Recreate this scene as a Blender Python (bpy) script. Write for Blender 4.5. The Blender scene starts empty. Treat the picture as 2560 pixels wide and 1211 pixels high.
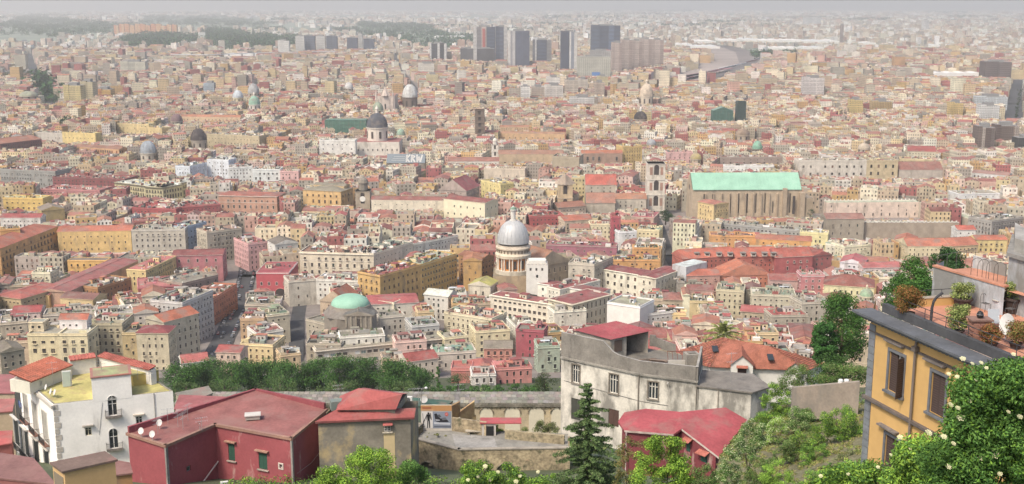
import bpy, math, random
import numpy as np
from mathutils import Vector, Matrix
random.seed(7)
R = math.radians
sc = bpy.context.scene
COL = sc.collection
# ---------------------------------------------------------------- camera
F = 2900.0; PITCH = math.atan(600.0/F); CZ = 200.0
cam_d = bpy.data.cameras.new("camera"); cam = bpy.data.objects.new("camera", cam_d); COL.objects.link(cam)
cam.location = (0, 0, CZ); cam.rotation_euler = (math.pi/2 - PITCH, 0, 0)
cam_d.sensor_width = 36.0; cam_d.lens = 36.0*F/2560.0
cam_d.clip_start = 0.5; cam_d.clip_end = 60000
sc.camera = cam
# ---------------------------------------------------------------- world, sun, exposure
SUN_EL, SUN_AZ = 52.0, 222.0      # azimuth clockwise from +Y: behind the camera, to the left
w = bpy.data.worlds.new("World"); sc.world = w; w.use_nodes = True
nt = w.node_tree; nt.nodes.clear()
sky = nt.nodes.new("ShaderNodeTexSky"); sky.sky_type = 'NISHITA'; sky.sun_disc = False
sky.sun_elevation = R(SUN_EL); sky.sun_rotation = R(SUN_AZ)
sky.air_density = 1.0; sky.dust_density = 4.0; sky.ozone_density = 1.0
bg = nt.nodes.new("ShaderNodeBackground"); bg.inputs[1].default_value = 0.15
wo = nt.nodes.new("ShaderNodeOutputWorld")
nt.links.new(sky.outputs[0], bg.inputs[0]); nt.links.new(bg.outputs[0], wo.inputs[0])
sun_d = bpy.data.lights.new("sun", 'SUN'); sun_d.energy = 2.2; sun_d.angle = R(9); sun_d.color = (1.0, 0.92, 0.79)
sun = bpy.data.objects.new("sun", sun_d); COL.objects.link(sun)
_a, _e = R(SUN_AZ), R(SUN_EL)
sdir = Vector((math.sin(_a)*math.cos(_e), math.cos(_a)*math.cos(_e), math.sin(_e)))
sun.rotation_euler = sdir.to_track_quat('Z', 'Y').to_euler()
sc.view_settings.view_transform = 'Standard'; sc.view_settings.look = 'None'
sc.view_settings.gamma = 1.0; sc.view_settings.use_curve_mapping = False
sc.view_settings.exposure = 0.64
HAZE_DENSITY = 0.000088
# ---------------------------------------------------------------- camera geometry helpers (photo pixels at 2560x1211 -> places)
cp, sp = math.cos(PITCH), math.sin(PITCH)
def ray(px, py):
 x, y = (px-1280.0)/F, -(py-605.5)/F
 return (x, cp + y*sp, -sp + y*cp)
def P(px, py, z):                # where the sight line meets height z
 d = ray(px, py); t = (z-CZ)/d[2]
 return Vector((d[0]*t, d[1]*t, z))
def PY(px, py, Y):               # where the sight line meets distance Y
 d = ray(px, py); t = Y/d[1]
 return Vector((d[0]*t, Y, CZ+d[2]*t))
def scr(x, y, z):
 dz = z-CZ; dep = y*cp - dz*sp
 if dep < 1: dep = 1
 return (1280+F*x/dep, 605.5-F*(y*sp+dz*cp)/dep)
def terr(Y, X=0.0):
 pts = [(-60,199),(0,192),(12,186),(30,178),(60,168),(110,150),(150,138),(200,118),(300,84),(400,56),(480,33),(560,14),(640,2),(700,0),(1e6,0)]
 for (a, za), (b, zb) in zip(pts, pts[1:]):
  if Y <= b:
   t = max(0, (Y-a)/(b-a)); return za+(zb-za)*t
 return 0
# ---------------------------------------------------------------- colours
def C(h, k=1.0):
 h = h.lstrip('#'); o = []
 for i in (0, 2, 4):
  v = int(h[i:i+2], 16)/255.0
  o.append((v/12.92 if v <= 0.04045 else ((v+0.055)/1.055)**2.4)*k)
 return tuple(o)
def vary(c, a=0.08):
 k = 1+random.uniform(-a, a)
 return tuple(max(0.0, min(0.9, v*k*(1+random.uniform(-a*.35, a*.35)))) for v in c)
# ---------------------------------------------------------------- materials
MAT = {}
def mat(name, base=None, rough=0.85, attr=False, noise=(0.25, 0.18), noise2=None, stain=None, bump=0.0, bscale=3.0, metal=0.0,
  facade=False, tiles=None, alpha=None, spec=0.3, sheen=None):
 m = bpy.data.materials.new(name); m.use_nodes = True; t = m.node_tree; n = t.nodes; L = t.links
 b = n['Principled BSDF']; b.inputs['Roughness'].default_value = rough; b.inputs['Metallic'].default_value = metal
 b.inputs['Specular IOR Level'].default_value = spec
 geo = n.new('ShaderNodeNewGeometry')
 if attr:
  a = n.new('ShaderNodeAttribute'); a.attribute_name = 'col'; cur = a.outputs['Color']
 else:
  rgb = n.new('ShaderNodeRGB'); rgb.outputs[0].default_value = (*base, 1); cur = rgb.outputs[0]
 def mul(cur, fac_socket, lo, hi):
  mr = n.new('ShaderNodeMapRange'); L.new(fac_socket, mr.inputs[0])
  mr.inputs[1].default_value = 0.3; mr.inputs[2].default_value = 0.7
  mr.inputs[3].default_value = lo; mr.inputs[4].default_value = hi
  v = n.new('ShaderNodeVectorMath'); v.operation = 'SCALE'; L.new(cur, v.inputs[0]); L.new(mr.outputs[0], v.inputs['Scale'])
  return v.outputs[0]
 if noise:
  z = n.new('ShaderNodeTexNoise'); z.inputs['Scale'].default_value = noise[0]; z.inputs['Detail'].default_value = 5
  L.new(geo.outputs['Position'], z.inputs['Vector']); cur = mul(cur, z.outputs[0], 1-noise[1], 1+noise[1])
 if noise2:
  z = n.new('ShaderNodeTexNoise'); z.inputs['Scale'].default_value = noise2[0]; z.inputs['Detail'].default_value = 3
  L.new(geo.outputs['Position'], z.inputs['Vector']); cur = mul(cur, z.outputs[0], 1-noise2[1], 1+noise2[1])
 if stain:   # (colour, threshold, scale, vertical stretch, strength)
  sc_, th, s_, vs, st = stain
  mp = n.new('ShaderNodeMapping'); mp.inputs['Scale'].default_value = (s_, s_, s_*vs); L.new(geo.outputs['Position'], mp.inputs[0])
  z = n.new('ShaderNodeTexNoise'); z.inputs['Scale'].default_value = 1; z.inputs['Detail'].default_value = 7; z.inputs['Roughness'].default_value = 0.65
  L.new(mp.outputs[0], z.inputs['Vector'])
  mr = n.new('ShaderNodeMapRange'); L.new(z.outputs[0], mr.inputs[0]); mr.inputs[1].default_value = th; mr.inputs[2].default_value = th+0.13
  mr.inputs[4].default_value = st
  mx = n.new('ShaderNodeMix'); mx.data_type = 'RGBA'; L.new(mr.outputs[0], mx.inputs[0]); L.new(cur, mx.inputs[6]); mx.inputs[7].default_value = (*sc_, 1)
  cur = mx.outputs[2]
 if facade:  # far walls: window rows too far away to tell apart
  cr = n.new('ShaderNodeVectorMath'); cr.operation = 'CROSS_PRODUCT'; L.new(geo.outputs['True Normal'], cr.inputs[0]); cr.inputs[1].default_value = (0, 0, 1)
  dt = n.new('ShaderNodeVectorMath'); dt.operation = 'DOT_PRODUCT'; L.new(cr.outputs[0], dt.inputs[0]); L.new(geo.outputs['Position'], dt.inputs[1])
  sx = n.new('ShaderNodeSeparateXYZ'); L.new(geo.outputs['Position'], sx.inputs[0])
  sn = n.new('ShaderNodeSeparateXYZ'); L.new(geo.outputs['True Normal'], sn.inputs[0])
  def frac(s, per, lo, hi):
   d = n.new('ShaderNodeMath'); d.operation = 'DIVIDE'; L.new(s, d.inputs[0]); d.inputs[1].default_value = per
   f = n.new('ShaderNodeMath'); f.operation = 'FRACT'; L.new(d.outputs[0], f.inputs[0])
   c = n.new('ShaderNodeMath'); c.operation = 'COMPARE'; L.new(f.outputs[0], c.inputs[0]); c.inputs[1].default_value = (lo+hi)/2; c.inputs[2].default_value = (hi-lo)/2
   return c.outputs[0]
  a1 = frac(dt.outputs['Value'], 2.9, 0.3, 0.72); a2 = frac(sx.outputs[2], 3.7, 0.2, 0.75)
  ml = n.new('ShaderNodeMath'); ml.operation = 'MULTIPLY'; L.new(a1, ml.inputs[0]); L.new(a2, ml.inputs[1])
  ab = n.new('ShaderNodeMath'); ab.operation = 'ABSOLUTE'; L.new(sn.outputs[2], ab.inputs[0])
  lt = n.new('ShaderNodeMath'); lt.operation = 'LESS_THAN'; L.new(ab.outputs[0], lt.inputs[0]); lt.inputs[1].default_value = 0.3
  m2 = n.new('ShaderNodeMath'); m2.operation = 'MULTIPLY'; L.new(ml.outputs[0], m2.inputs[0]); L.new(lt.outputs[0], m2.inputs[1])
  m3 = n.new('ShaderNodeMath'); m3.operation = 'MULTIPLY'; L.new(m2.outputs[0], m3.inputs[0]); m3.inputs[1].default_value = 0.85
  mx = n.new('ShaderNodeMix'); mx.data_type = 'RGBA'; L.new(m3.outputs[0], mx.inputs[0]); L.new(cur, mx.inputs[6]); mx.inputs[7].default_value = (0.09, 0.075, 0.065, 1)
  cur = mx.outputs[2]
 L.new(cur, b.inputs['Base Color'])
 if bump:
  z = n.new('ShaderNodeTexNoise'); z.inputs['Scale'].default_value = bscale; z.inputs['Detail'].default_value = 6
  L.new(geo.outputs['Position'], z.inputs['Vector'])
  bp = n.new('ShaderNodeBump'); bp.inputs['Strength'].default_value = bump; bp.inputs['Distance'].default_value = 0.1
  L.new(z.outputs[0], bp.inputs['Height']); L.new(bp.outputs[0], b.inputs['Normal'])
 MAT[name] = m; return m
mat('stucco', attr=True, noise=(0.22, 0.16), noise2=(1.6, 0.1), stain=((0.2, 0.165, 0.13), 0.53, 0.2, 0.3, 0.55))
mat('stucco_clean', attr=True, noise=(0.3, 0.08), noise2=(2.5, 0.05), stain=((0.3, 0.27, 0.23), 0.6, 0.3, 0.3, 0.35))
mat('roof', attr=True, noise=(0.13, 0.24), noise2=(0.9, 0.2), stain=((0.2, 0.165, 0.14), 0.5, 0.14, 1, 0.6), rough=0.9)
mat('facade', attr=True, noise=(0.05, 0.18), facade=True)
mat('glass', (0.035, 0.04, 0.045), rough=0.15, noise=None, spec=0.6)
mat('dark_pane', (0.06, 0.05, 0.045), rough=0.4, noise=None, spec=0.5)
mat('any', attr=True, noise=(0.8, 0.1))
mat('metal', attr=True, noise=(0.6, 0.08), rough=0.45, metal=0.5, spec=0.5)
mat('leaf', attr=True, noise=(0.9, 0.22), rough=0.75, spec=0.12)
# ---------------------------------------------------------------- mesh builder
class MB:
 def __init__(s): s.v = []; s.f = []; s.m = []; s.c = []; s.mats = []
 def mi(s, name):
  if name not in s.mats: s.mats.append(name)
  return s.mats.index(name)
 def face(s, pts, c=(.5,.5,.5), m='any'):
  i = len(s.v); s.v.extend([tuple(p) for p in pts]); s.f.append(tuple(range(i, i+len(pts)))); s.m.append(s.mi(m)); s.c.append(c)
 def quadidx(s, verts, faces, c, m):
  i = len(s.v); s.v.extend(verts); k = s.mi(m)
  for f in faces: s.f.append(tuple(a+i for a in f)); s.m.append(k); s.c.append(c)
 def prism(s, poly, z0, z1, c, m='any', top=None, topm=None, bottom=False):
  n = len(poly); i = len(s.v)
  s.v.extend([(p[0], p[1], z0) for p in poly]); s.v.extend([(p[0], p[1], z1) for p in poly])
  k = s.mi(m)
  for a in range(n):
   b = (a+1) % n; s.f.append((i+a, i+b, i+n+b, i+n+a)); s.m.append(k); s.c.append(c)
  s.f.append(tuple(range(i+n, i+2*n))); s.m.append(s.mi(topm or m)); s.c.append(top or c)
  if bottom: s.f.append(tuple(range(i+n-1, i-1, -1))); s.m.append(k); s.c.append(c)
 def box(s, cx, cy, cz, sx, sy, sz, c, m='any', rot=0.0, top=None, topm=None):
  ca, sa = math.cos(rot), math.sin(rot); hx, hy = sx/2, sy/2
  poly = [(cx+ca*a-sa*b, cy+sa*a+ca*b) for a, b in ((-hx,-hy),(hx,-hy),(hx,hy),(-hx,hy))]
  s.prism(poly, cz, cz+sz, c, m, top, topm, True)
 def obox(s, o, ax, ay, az, c, m='any'):      # box from an origin and three edge vectors
  o = Vector(o); ax = Vector(ax); ay = Vector(ay); az = Vector(az)
  v = [o, o+ax, o+ax+ay, o+ay]; v += [p+az for p in v]
  fs = [(0,3,2,1),(4,5,6,7),(0,1,5,4),(1,2,6,5),(2,3,7,6),(3,0,4,7)]
  if ax.cross(ay).dot(az) < 0: fs = [f[::-1] for f in fs]
  s.quadidx([tuple(p) for p in v], fs, c, m)
 def tube(s, pts, r, c, m='any', n=6, r2=None):
  pts = [Vector(p) for p in pts]; rings = []; i0 = len(s.v)
  for j, p in enumerate(pts):
   d = (pts[min(j+1, len(pts)-1)]-pts[max(j-1, 0)]).normalized()
   u = d.cross(Vector((0.13, 0.27, 1))); u = u.normalized() if u.length > 1e-3 else Vector((1, 0, 0)); v = d.cross(u)
   rr = r if r2 is None else r+(r2-r)*j/max(1, len(pts)-1)
   for a in range(n):
    t = 2*math.pi*a/n; s.v.append(tuple(p+u*(rr*math.cos(t))+v*(rr*math.sin(t))))
  k = s.mi(m)
  for j in range(len(pts)-1):
   for a in range(n):
    b = (a+1) % n; s.f.append((i0+j*n+a, i0+j*n+b, i0+(j+1)*n+b, i0+(j+1)*n+a)); s.m.append(k); s.c.append(c)
  s.f.append(tuple(i0+a for a in range(n))); s.m.append(k); s.c.append(c)
  e = i0+(len(pts)-1)*n; s.f.append(tuple(e+a for a in range(n-1, -1, -1))); s.m.append(k); s.c.append(c)
 def lathe(s, cx, cy, prof, c, m='any', n=24, cols=None, cap=True):   # prof: list of (r, z)
  i0 = len(s.v); k = s.mi(m)
  for r, z in prof:
   for a in range(n):
    t = 2*math.pi*a/n; s.v.append((cx+r*math.cos(t), cy+r*math.sin(t), z))
  for j in range(len(prof)-1):
   for a in range(n):
    b = (a+1) % n; s.f.append((i0+j*n+a, i0+j*n+b, i0+(j+1)*n+b, i0+(j+1)*n+a)); s.m.append(k); s.c.append(cols[j] if cols else c)
  if cap and prof[-1][0] > 0.01: s.f.append(tuple(i0+(len(prof)-1)*n+a for a in range(n))); s.m.append(k); s.c.append(c)
 def mesh(s, name):
  me = bpy.data.meshes.new(name); me.from_pydata(s.v, [], s.f)
  for k in s.mats: me.materials.append(MAT[k])
  if s.f:
   me.polygons.foreach_set('material_index', s.m)
   a = me.attributes.new('col', 'FLOAT_COLOR', 'FACE')
   a.data.foreach_set('color', np.array([(c[0], c[1], c[2], 1.0) for c in s.c], dtype=np.float32).ravel())
  me.update(); return me
 def build(s, name, parent=None, smooth=False, **tg):
  me = s.mesh(name)
  if smooth: me.polygons.foreach_set('use_smooth', [True]*len(me.polygons))
  o = bpy.data.objects.new(name, me); COL.objects.link(o)
  if parent is not None:
   o.parent = parent
   root = parent
   off = Vector((0, 0, 0))
   while root is not None: off += root.location; root = root.parent
   o.location = -off
  for k, v in tg.items(): o[k] = v
  return o
def thing(name, label, cat, loc=(0,0,0), group=None):
 o = bpy.data.objects.new(name, None); COL.objects.link(o); o.location = loc
 o.empty_display_size = 0.5
 o['label'] = label; o['category'] = cat
 if group: o['group'] = group
 return o
def off_of(p):
 v = Vector((0, 0, 0))
 while p is not None: v += p.location; p = p.parent
 return v
def inst(name, me, parent, loc, rz=0.0, scale=None, **tg):
 o = bpy.data.objects.new(name, me); COL.objects.link(o)
 if parent is not None: o.parent = parent
 o.location = Vector(loc)-off_of(parent); o.rotation_euler = (0, 0, rz)
 if scale: o.scale = scale
 for k, v in tg.items(): o[k] = v
 return o
def wallpanel(mb, p0, p1, z0, z1, ops, c, m='stucco', depth=0.25, reveal=None):
 """vertical wall from p0 to p1 (outside on the right-hand side seen from p0 to p1), rows of openings cut out.
 ops: list of rows (v0, v1, [(u0,u1),...]) in metres from p0 / z0"""
 p0 = Vector((p0[0], p0[1], 0)); p1 = Vector((p1[0], p1[1], 0)); L = (p1-p0).length
 if L < 0.05: return
 d = (p1-p0)/L; nrm = Vector((d.y, -d.x, 0)); inn = -nrm*depth
 def q(u0, u1, v0, v1):
  if u1-u0 < 1e-3 or v1-v0 < 1e-3: return
  a, b = p0+d*u0, p0+d*u1
  mb.face([(a.x,a.y,z0+v0),(b.x,b.y,z0+v0),(b.x,b.y,z0+v1),(a.x,a.y,z0+v1)], c, m)
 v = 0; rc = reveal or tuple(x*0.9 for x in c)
 for (v0, v1, us) in ops:
  q(0, L, v, v0); u = 0
  for (u0, u1) in us:
   q(u, u0, v0, v1); u = u1
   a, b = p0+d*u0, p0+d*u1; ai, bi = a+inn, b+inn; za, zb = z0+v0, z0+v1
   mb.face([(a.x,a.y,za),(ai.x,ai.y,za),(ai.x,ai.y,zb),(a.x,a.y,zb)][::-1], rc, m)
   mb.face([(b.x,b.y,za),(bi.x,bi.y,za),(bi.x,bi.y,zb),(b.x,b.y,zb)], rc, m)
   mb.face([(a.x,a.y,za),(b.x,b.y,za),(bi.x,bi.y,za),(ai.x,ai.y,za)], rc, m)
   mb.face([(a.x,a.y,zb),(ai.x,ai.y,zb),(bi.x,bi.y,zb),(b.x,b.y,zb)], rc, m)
  q(u, L, v0, v1); v = v1
 q(0, L, v, z1-z0)
def ccw(poly):
 a = sum(poly[i][0]*poly[(i+1) % len(poly)][1]-poly[(i+1) % len(poly)][0]*poly[i][1] for i in range(len(poly)))
 return list(poly) if a > 0 else list(poly)[::-1]
# ---------------------------------------------------------------- ground, haze
K = 0.8; SAT = 0.76                                     # photo colour to surface colour
def HC(h):
 c = C(h, K); g = .3*c[0]+.59*c[1]+.11*c[2]; return tuple(g+(v-g)*SAT for v in c)
gm = MB(); ys = [-60,0,6,12,20,30,45,60,85,110,150,200,250,300,350,400,440,480,520,560,600,640,700,900,1400,2400,4500,9000,16000,30000]
for a, b in zip(ys, ys[1:]):
 n = 12
 for i in range(n):
  def xx(Y, t): h = max(160, Y*0.75)+60; return -h+2*h*t
  t0, t1 = i/n, (i+1)/n
  col = HC('57603f') if b <= 560 else (HC('8b8078') if b <= 4500 else HC('808a74'))
  gm.face([(xx(a,t0),a,terr(a)),(xx(a,t1),a,terr(a)),(xx(b,t1),b,terr(b)),(xx(b,t0),b,terr(b))], col, 'ground')
mat('ground', attr=True, noise=(0.004, 0.35), noise2=(0.15, 0.2), rough=0.95)
gm.build('ground', kind='structure')
hz = bpy.data.materials.new('haze'); hz.use_nodes = True; hn = hz.node_tree.nodes; hn.clear()
pv = hn.new('ShaderNodeVolumePrincipled'); pv.inputs['Color'].default_value = (1.0, 0.965, 0.91, 1); pv.inputs['Density'].default_value = HAZE_DENSITY
pv.inputs['Anisotropy'].default_value = 0.2
ho = hn.new('ShaderNodeOutputMaterial'); hz.node_tree.links.new(pv.outputs[0], ho.inputs['Volume'])
b_ = MB(); MAT['haze'] = hz; b_.box(0, 14900, -1.5, 60000, 30600, 222, (1,1,1), 'haze')
b_.build('haze', kind='stuff')
# ---------------------------------------------------------------- buildings
PROT = []            # (x0,y0,x1,y1,Y): parts of the view a finished building must keep
FOOT = []            # footprints
SHUT = [HC('3a3a34'), HC('4a4038'), HC('3b4a40'), HC('5a4a3e'), HC('6e6a62'), HC('2e2c2a'), HC('2e2c2a'), HC('7d5a48')]
def RC(h):
 c = HC(h); return (c[0]*.8, c[1]*.83, c[2]*.75)
def cen(poly): return (sum(p[0] for p in poly)/len(poly), sum(p[1] for p in poly)/len(poly))
def shrink(poly, k):
 cx, cy = cen(poly); o = []
 for x, y in poly:
  d = math.hypot(x-cx, y-cy); f = (d-k)/d; o.append((cx+(x-cx)*f, cy+(y-cy)*f))
 return o
def win_rows(L, H, bay, fh, ww, wh, sill, base=0.0):
 n = int((L-0.6)//bay); rows = []
 if n < 1: return rows, 0
 m = (L-n*bay)/2; nf = int((H-0.3-base)//fh)
 for f in range(nf):
  v0 = H-(nf-f)*fh+sill*0.6
  if v0 < 0.3: continue
  hh = wh if (nf-f) > 1 or nf < 4 else wh*0.65
  rows.append((v0, v0+hh, [(m+i*bay+(bay-ww)/2, m+i*bay+(bay+ww)/2) for i in range(n)]))
 return rows, n
def sash(mb, a, d, nrm, ww, z0, z1, shut, frame, depth=0.2, style=0, trim=None):
 """pane, shutters, lintel and sill of one window; a = left jamb on the wall line"""
 ai = a-nrm*depth; b = ai+d*ww
 mb.face([(ai.x,ai.y,z0),(b.x,b.y,z0),(b.x,b.y,z1),(ai.x,ai.y,z1)], shut, 'any' if style else 'dark_pane')
 tc = trim or frame
 L0 = a-d*0.14; mb.obox((L0.x,L0.y,z1), d*(ww+0.28), nrm*0.12, (0,0,0.2), tc, 'stucco_clean')
 mb.obox((L0.x,L0.y,z0-0.14), d*(ww+0.28), nrm*0.14, (0,0,0.14), tc, 'stucco_clean')
 J = a-d*0.14
 mb.obox((J.x,J.y,z0), d*0.14, nrm*0.05, (0,0,z1-z0), tc, 'stucco_clean')
 J = a+d*ww; mb.obox((J.x,J.y,z0), d*0.14, nrm*0.05, (0,0,z1-z0), tc, 'stucco_clean')
 if style == 2:
  M = a+d*(ww/2-0.04)-nrm*(depth-0.01); mb.obox((M.x,M.y,z0), d*0.08, nrm*0.05, (0,0,z1-z0), frame, 'any')
def bldg(poly, zr, wall, roof, rt='f', label=None, z0=None, name='city_building', cat='building', bay=3.3, fh=3.9, ww=1.25, wh=2.2,
         trim=None, group=None, clutter=1.0, balc=0.25, parapet=0.9, wins=True, ridge=None, eave=0.5, smat='stucco', cornice=None,
         shut=None, roofpitch=0.3, arches=False, prot=None, band=False, ind=False, keep=True, lowbase=0.0):
 poly = ccw([(p[0], p[1]) for p in poly]); cx, cy = cen(poly)
 if z0 is None: z0 = terr(cy)
 z0b = min(terr(p[1]) for p in poly)-2; z0 = min(z0, zr-3)
 base = min(z0b, z0) if z0 < terr(cy)+3 else z0
 if label is None: label = 'plain city building'
 t = thing(name, label, cat, (cx, cy, base), group)
 wall = HC(wall) if isinstance(wall, str) else wall; roof = RC(roof) if isinstance(roof, str) else roof
 trim = HC(trim) if isinstance(trim, str) else (trim or tuple(min(0.75, x*1.2+0.04) for x in wall))
 wm = MB(); win = MB(); bal = MB(); n = len(poly); H = zr-base
 sh = [HC(s) for s in shut] if shut else None
 winlist = []; skipw = random.uniform(.05,.3); roofc = MB()
 if not cornice: ww *= random.uniform(.8,1.15); wh *= random.uniform(.8,1.1)
 for i in range(n):
  a = Vector((*poly[i], 0)); b = Vector((*poly[(i+1) % n], 0)); L = (b-a).length
  if L < 0.3: continue
  d = (b-a)/L; nrm = Vector((d.y, -d.x, 0)); mid = (a+b)/2
  vis = nrm.dot(Vector((-mid.x, -mid.y, 0)).normalized()) > -0.05
  rows = []
  if vis and wins and L > 2.5:
   rows, nb = win_rows(L, H-parapet*0.3, bay, fh, ww, wh, 1.0, lowbase)
   rows2 = []
   for (v0, v1, us) in rows:
    us = [u for u in us if random.random() > (0.03 if cornice else skipw)]
    if us: rows2.append((v0, v1, us))
   rows = rows2
  wallpanel(wm, a, b, base, zr, rows, wall, smat)
  for ri, (v0, v1, us) in enumerate(rows):
   hasb = random.random() < balc*1.5
   for (u0, u1) in us:
    s = random.choice(sh) if sh else random.choice(SHUT)
    if ind: winlist.append((a+d*u0, d, nrm, u1-u0, base+v0, base+v1, s))
    else: sash(win, a+d*u0, d, nrm, u1-u0, base+v0, base+v1, s, trim, style=0 if random.random() < .5 else random.choice((1, 2)), trim=trim)
    if hasb and random.random() < 0.7:
     p = a+d*(u0-0.35)
     bal.obox((p.x,p.y,base+v0-0.16), d*(u1-u0+0.7), nrm*0.75, (0,0,0.14), trim, 'any')
     q = p+nrm*0.7; dk = (0.06,0.06,0.06)
     bal.obox((q.x,q.y,base+v0+0.85), d*(u1-u0+0.7), nrm*0.05, (0,0,0.05), dk, 'any')
     k = max(3, int((u1-u0+0.7)/0.35))
     for j in range(k+1):
      qq = q+d*((u1-u0+0.66)*j/k); bal.obox((qq.x,qq.y,base+v0), d*0.04, nrm*0.04, (0,0,0.85), dk, 'any')
  if band and vis:
   for z in (zr-fh*1.05, zr-fh*3.1):
    if z > base+2: wm.obox((a.x,a.y,z), d*L, nrm*0.12, (0,0,0.3), trim, 'stucco_clean')
  if parapet > 0 and rt == 'f' or cornice:
   wm.obox((a.x-d.x*.3,a.y-d.y*.3,zr-0.45), d*(L+.6), nrm*(cornice or 0.3), (0,0,0.35), trim, 'stucco_clean')
 wm.build('wall', t)
 if ind:
  for (a, d, nrm, w_, za, zb, s) in winlist:
   m1 = MB(); sash(m1, a, d, nrm, w_, za, zb, s, trim, style=random.choice((1, 2)), trim=trim); m1.build('window', t)
 elif win.f: win.build('windows', t, kind='stuff')
 if bal.f: bal.build('balconies', t, kind='stuff')
 rm = MB()
 e01 = math.dist(poly[0], poly[1]); e12 = math.dist(poly[1], poly[2])
 if rt in 'gh' and n == 4:
  q = [Vector((*p, 0)) for p in poly]
  if (e01 < e12) != (ridge == 'x'): q = q[1:]+q[:1]
  c0 = Vector((cx, cy, 0))
  q = [p+((p-c0).normalized()*eave*1.4) for p in q]
  W = (q[1]-q[2]).length; rh = roofpitch*W*0.5+0.2; zt = zr+rh
  ra = (q[0]+q[3])/2; rb = (q[1]+q[2])/2
  if rt == 'h':
   dd = (rb-ra); LL = dd.length; k = min(0.45, W*0.5/LL); ra, rb = ra+dd*k, rb-dd*k
  def v(p, z): return (p.x, p.y, z)
  rm.face([v(q[0],zr), v(q[1],zr), v(rb,zt), v(ra,zt)], roof, 'roof')
  rm.face([v(q[2],zr), v(q[3],zr), v(ra,zt), v(rb,zt)], roof, 'roof')
  gc = roof if rt == 'h' else wall; gmn = 'roof' if rt == 'h' else smat
  rm.face([v(q[1],zr), v(q[2],zr), v(rb,zt)], gc, gmn); rm.face([v(q[3],zr), v(q[0],zr), v(ra,zt)], gc, gmn)
  rm.prism([(p.x, p.y) for p in q], zr-0.22, zr-0.005, trim, 'stucco_clean', bottom=True)
  ar = ra+(rb-ra)*0.02; br = rb-(rb-ra)*0.02; rm.tube([v(ar, zt+.03), v(br, zt+.03)], 0.18, tuple(x*.85 for x in roof), 'roof', 5)
  rm.build('roof', t); ztop = zr
 else:
  rm.face([(p[0], p[1], zr-0.02) for p in poly], roof, 'roof')
  if parapet > 0:
   inn = shrink(poly, 0.45)
   for i in range(n):
    j = (i+1) % n; a, b, ai, bi = poly[i], poly[j], inn[i], inn[j]
    rm.face([(*a,zr),(*b,zr),(*b,zr+parapet),(*a,zr+parapet)], wall, smat)
    rm.face([(*bi,zr-.02),(*ai,zr-.02),(*ai,zr+parapet),(*bi,zr+parapet)], tuple(x*.95 for x in wall), smat)
    rm.face([(*a,zr+parapet),(*b,zr+parapet),(*bi,zr+parapet),(*ai,zr+parapet)], trim, 'stucco_clean')
  rm.build('roof', t)
 # things on the roof that belong to the building
 if clutter > 0 and rt == 'f' and n == 4:
  P0 = [Vector((*p, 0)) for p in poly]
  def at(u, v): return (P0[0]*(1-u)+P0[1]*u)*(1-v)+(P0[3]*(1-u)+P0[2]*u)*v
  rot = math.atan2(P0[1].y-P0[0].y, P0[1].x-P0[0].x); area = e01*e12
  nh = int(area*clutter/160+random.random()*1.3); used = []
  for k in range(min(nh, 5)):
   u, v = random.uniform(.2,.8), random.uniform(.25,.85)
   if any(abs(u-a)+abs(v-b) < 0.35 for a, b in used): continue
   used.append((u, v)); p = at(u, v); sx = min(random.uniform(2.5, 6.5), e01*.35); sy = min(random.uniform(2.5, 5), e12*.35); hh = random.uniform(2.3, 3.2)
   hb = MB(); wc = random.choice([wall, trim, HC('e6ddcc'), HC('d9c9a8'), HC('cfc4b4')])
   hb.box(p.x, p.y, zr, sx, sy, hh, wc, 'stucco', rot)
   hb.box(p.x, p.y, zr+hh, sx+.5, sy+.5, .18, random.choice([roof, HC('9c4a45'), HC('a89e90'), HC('c56f4e')]), 'roof', rot)
   # door and window facing the camera side
   f = Vector((math.sin(rot), -math.cos(rot), 0)); dd = Vector((math.cos(rot), math.sin(rot), 0))
   if f.y > 0: f = -f; dd = -dd
   q = p+f*(sy/2)-dd*(sx*.3); hb.obox((q.x,q.y,zr), dd*0.9, f*0.06, (0,0,2.0), random.choice(SHUT), 'any')
   q = p+f*(sy/2)+dd*(sx*.08); hb.obox((q.x,q.y,zr+1), dd*0.9, f*0.06, (0,0,1.0), SHUT[5], 'any')
   hb.build('roof_hut', t)
  for k in range(int(clutter*random.uniform(0, 4))):
   p = at(random.uniform(.1,.9), random.uniform(.1,.9)); cb = MB()
   cb.box(p.x, p.y, zr, .7, .5, 1.3, random.choice([trim, wall, HC('b56a50')]), 'stucco', rot); cb.box(p.x, p.y, zr+1.3, .9, .7, .15, HC('8a7a6c'), 'any', rot)
   cb.build('chimney', t)
  for k in range(int(min(60, area*clutter/22))):   # vents, tanks, low walls, tarpaulins
   p = at(random.uniform(.05,.95), random.uniform(.05,.95)); q_ = random.random()
   sx, sy, hh = (random.uniform(.5,1.4), random.uniform(.5,1.2), random.uniform(.4,1.5)) if q_ < .55 else ((random.uniform(2,6), .2, random.uniform(.8,2)) if q_ < .8 else (random.uniform(1.5,4), random.uniform(1.2,3), random.uniform(.15,2.2)))
   roofc.box(p.x, p.y, zr, sx, sy, hh, vary(random.choice([HC('f0ece2'),HC('d3c8b4'),HC('c3a588'),HC('b9b0a2'),HC('6d6660'),HC('a8584c'),wall,trim,HC('4a4642'),HC('8fa08c')]), .15), 'any', rot+random.choice((0,0,1.57)))
  if roofc.f: roofc.build('rooftop_clutter', t, kind='stuff')
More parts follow.
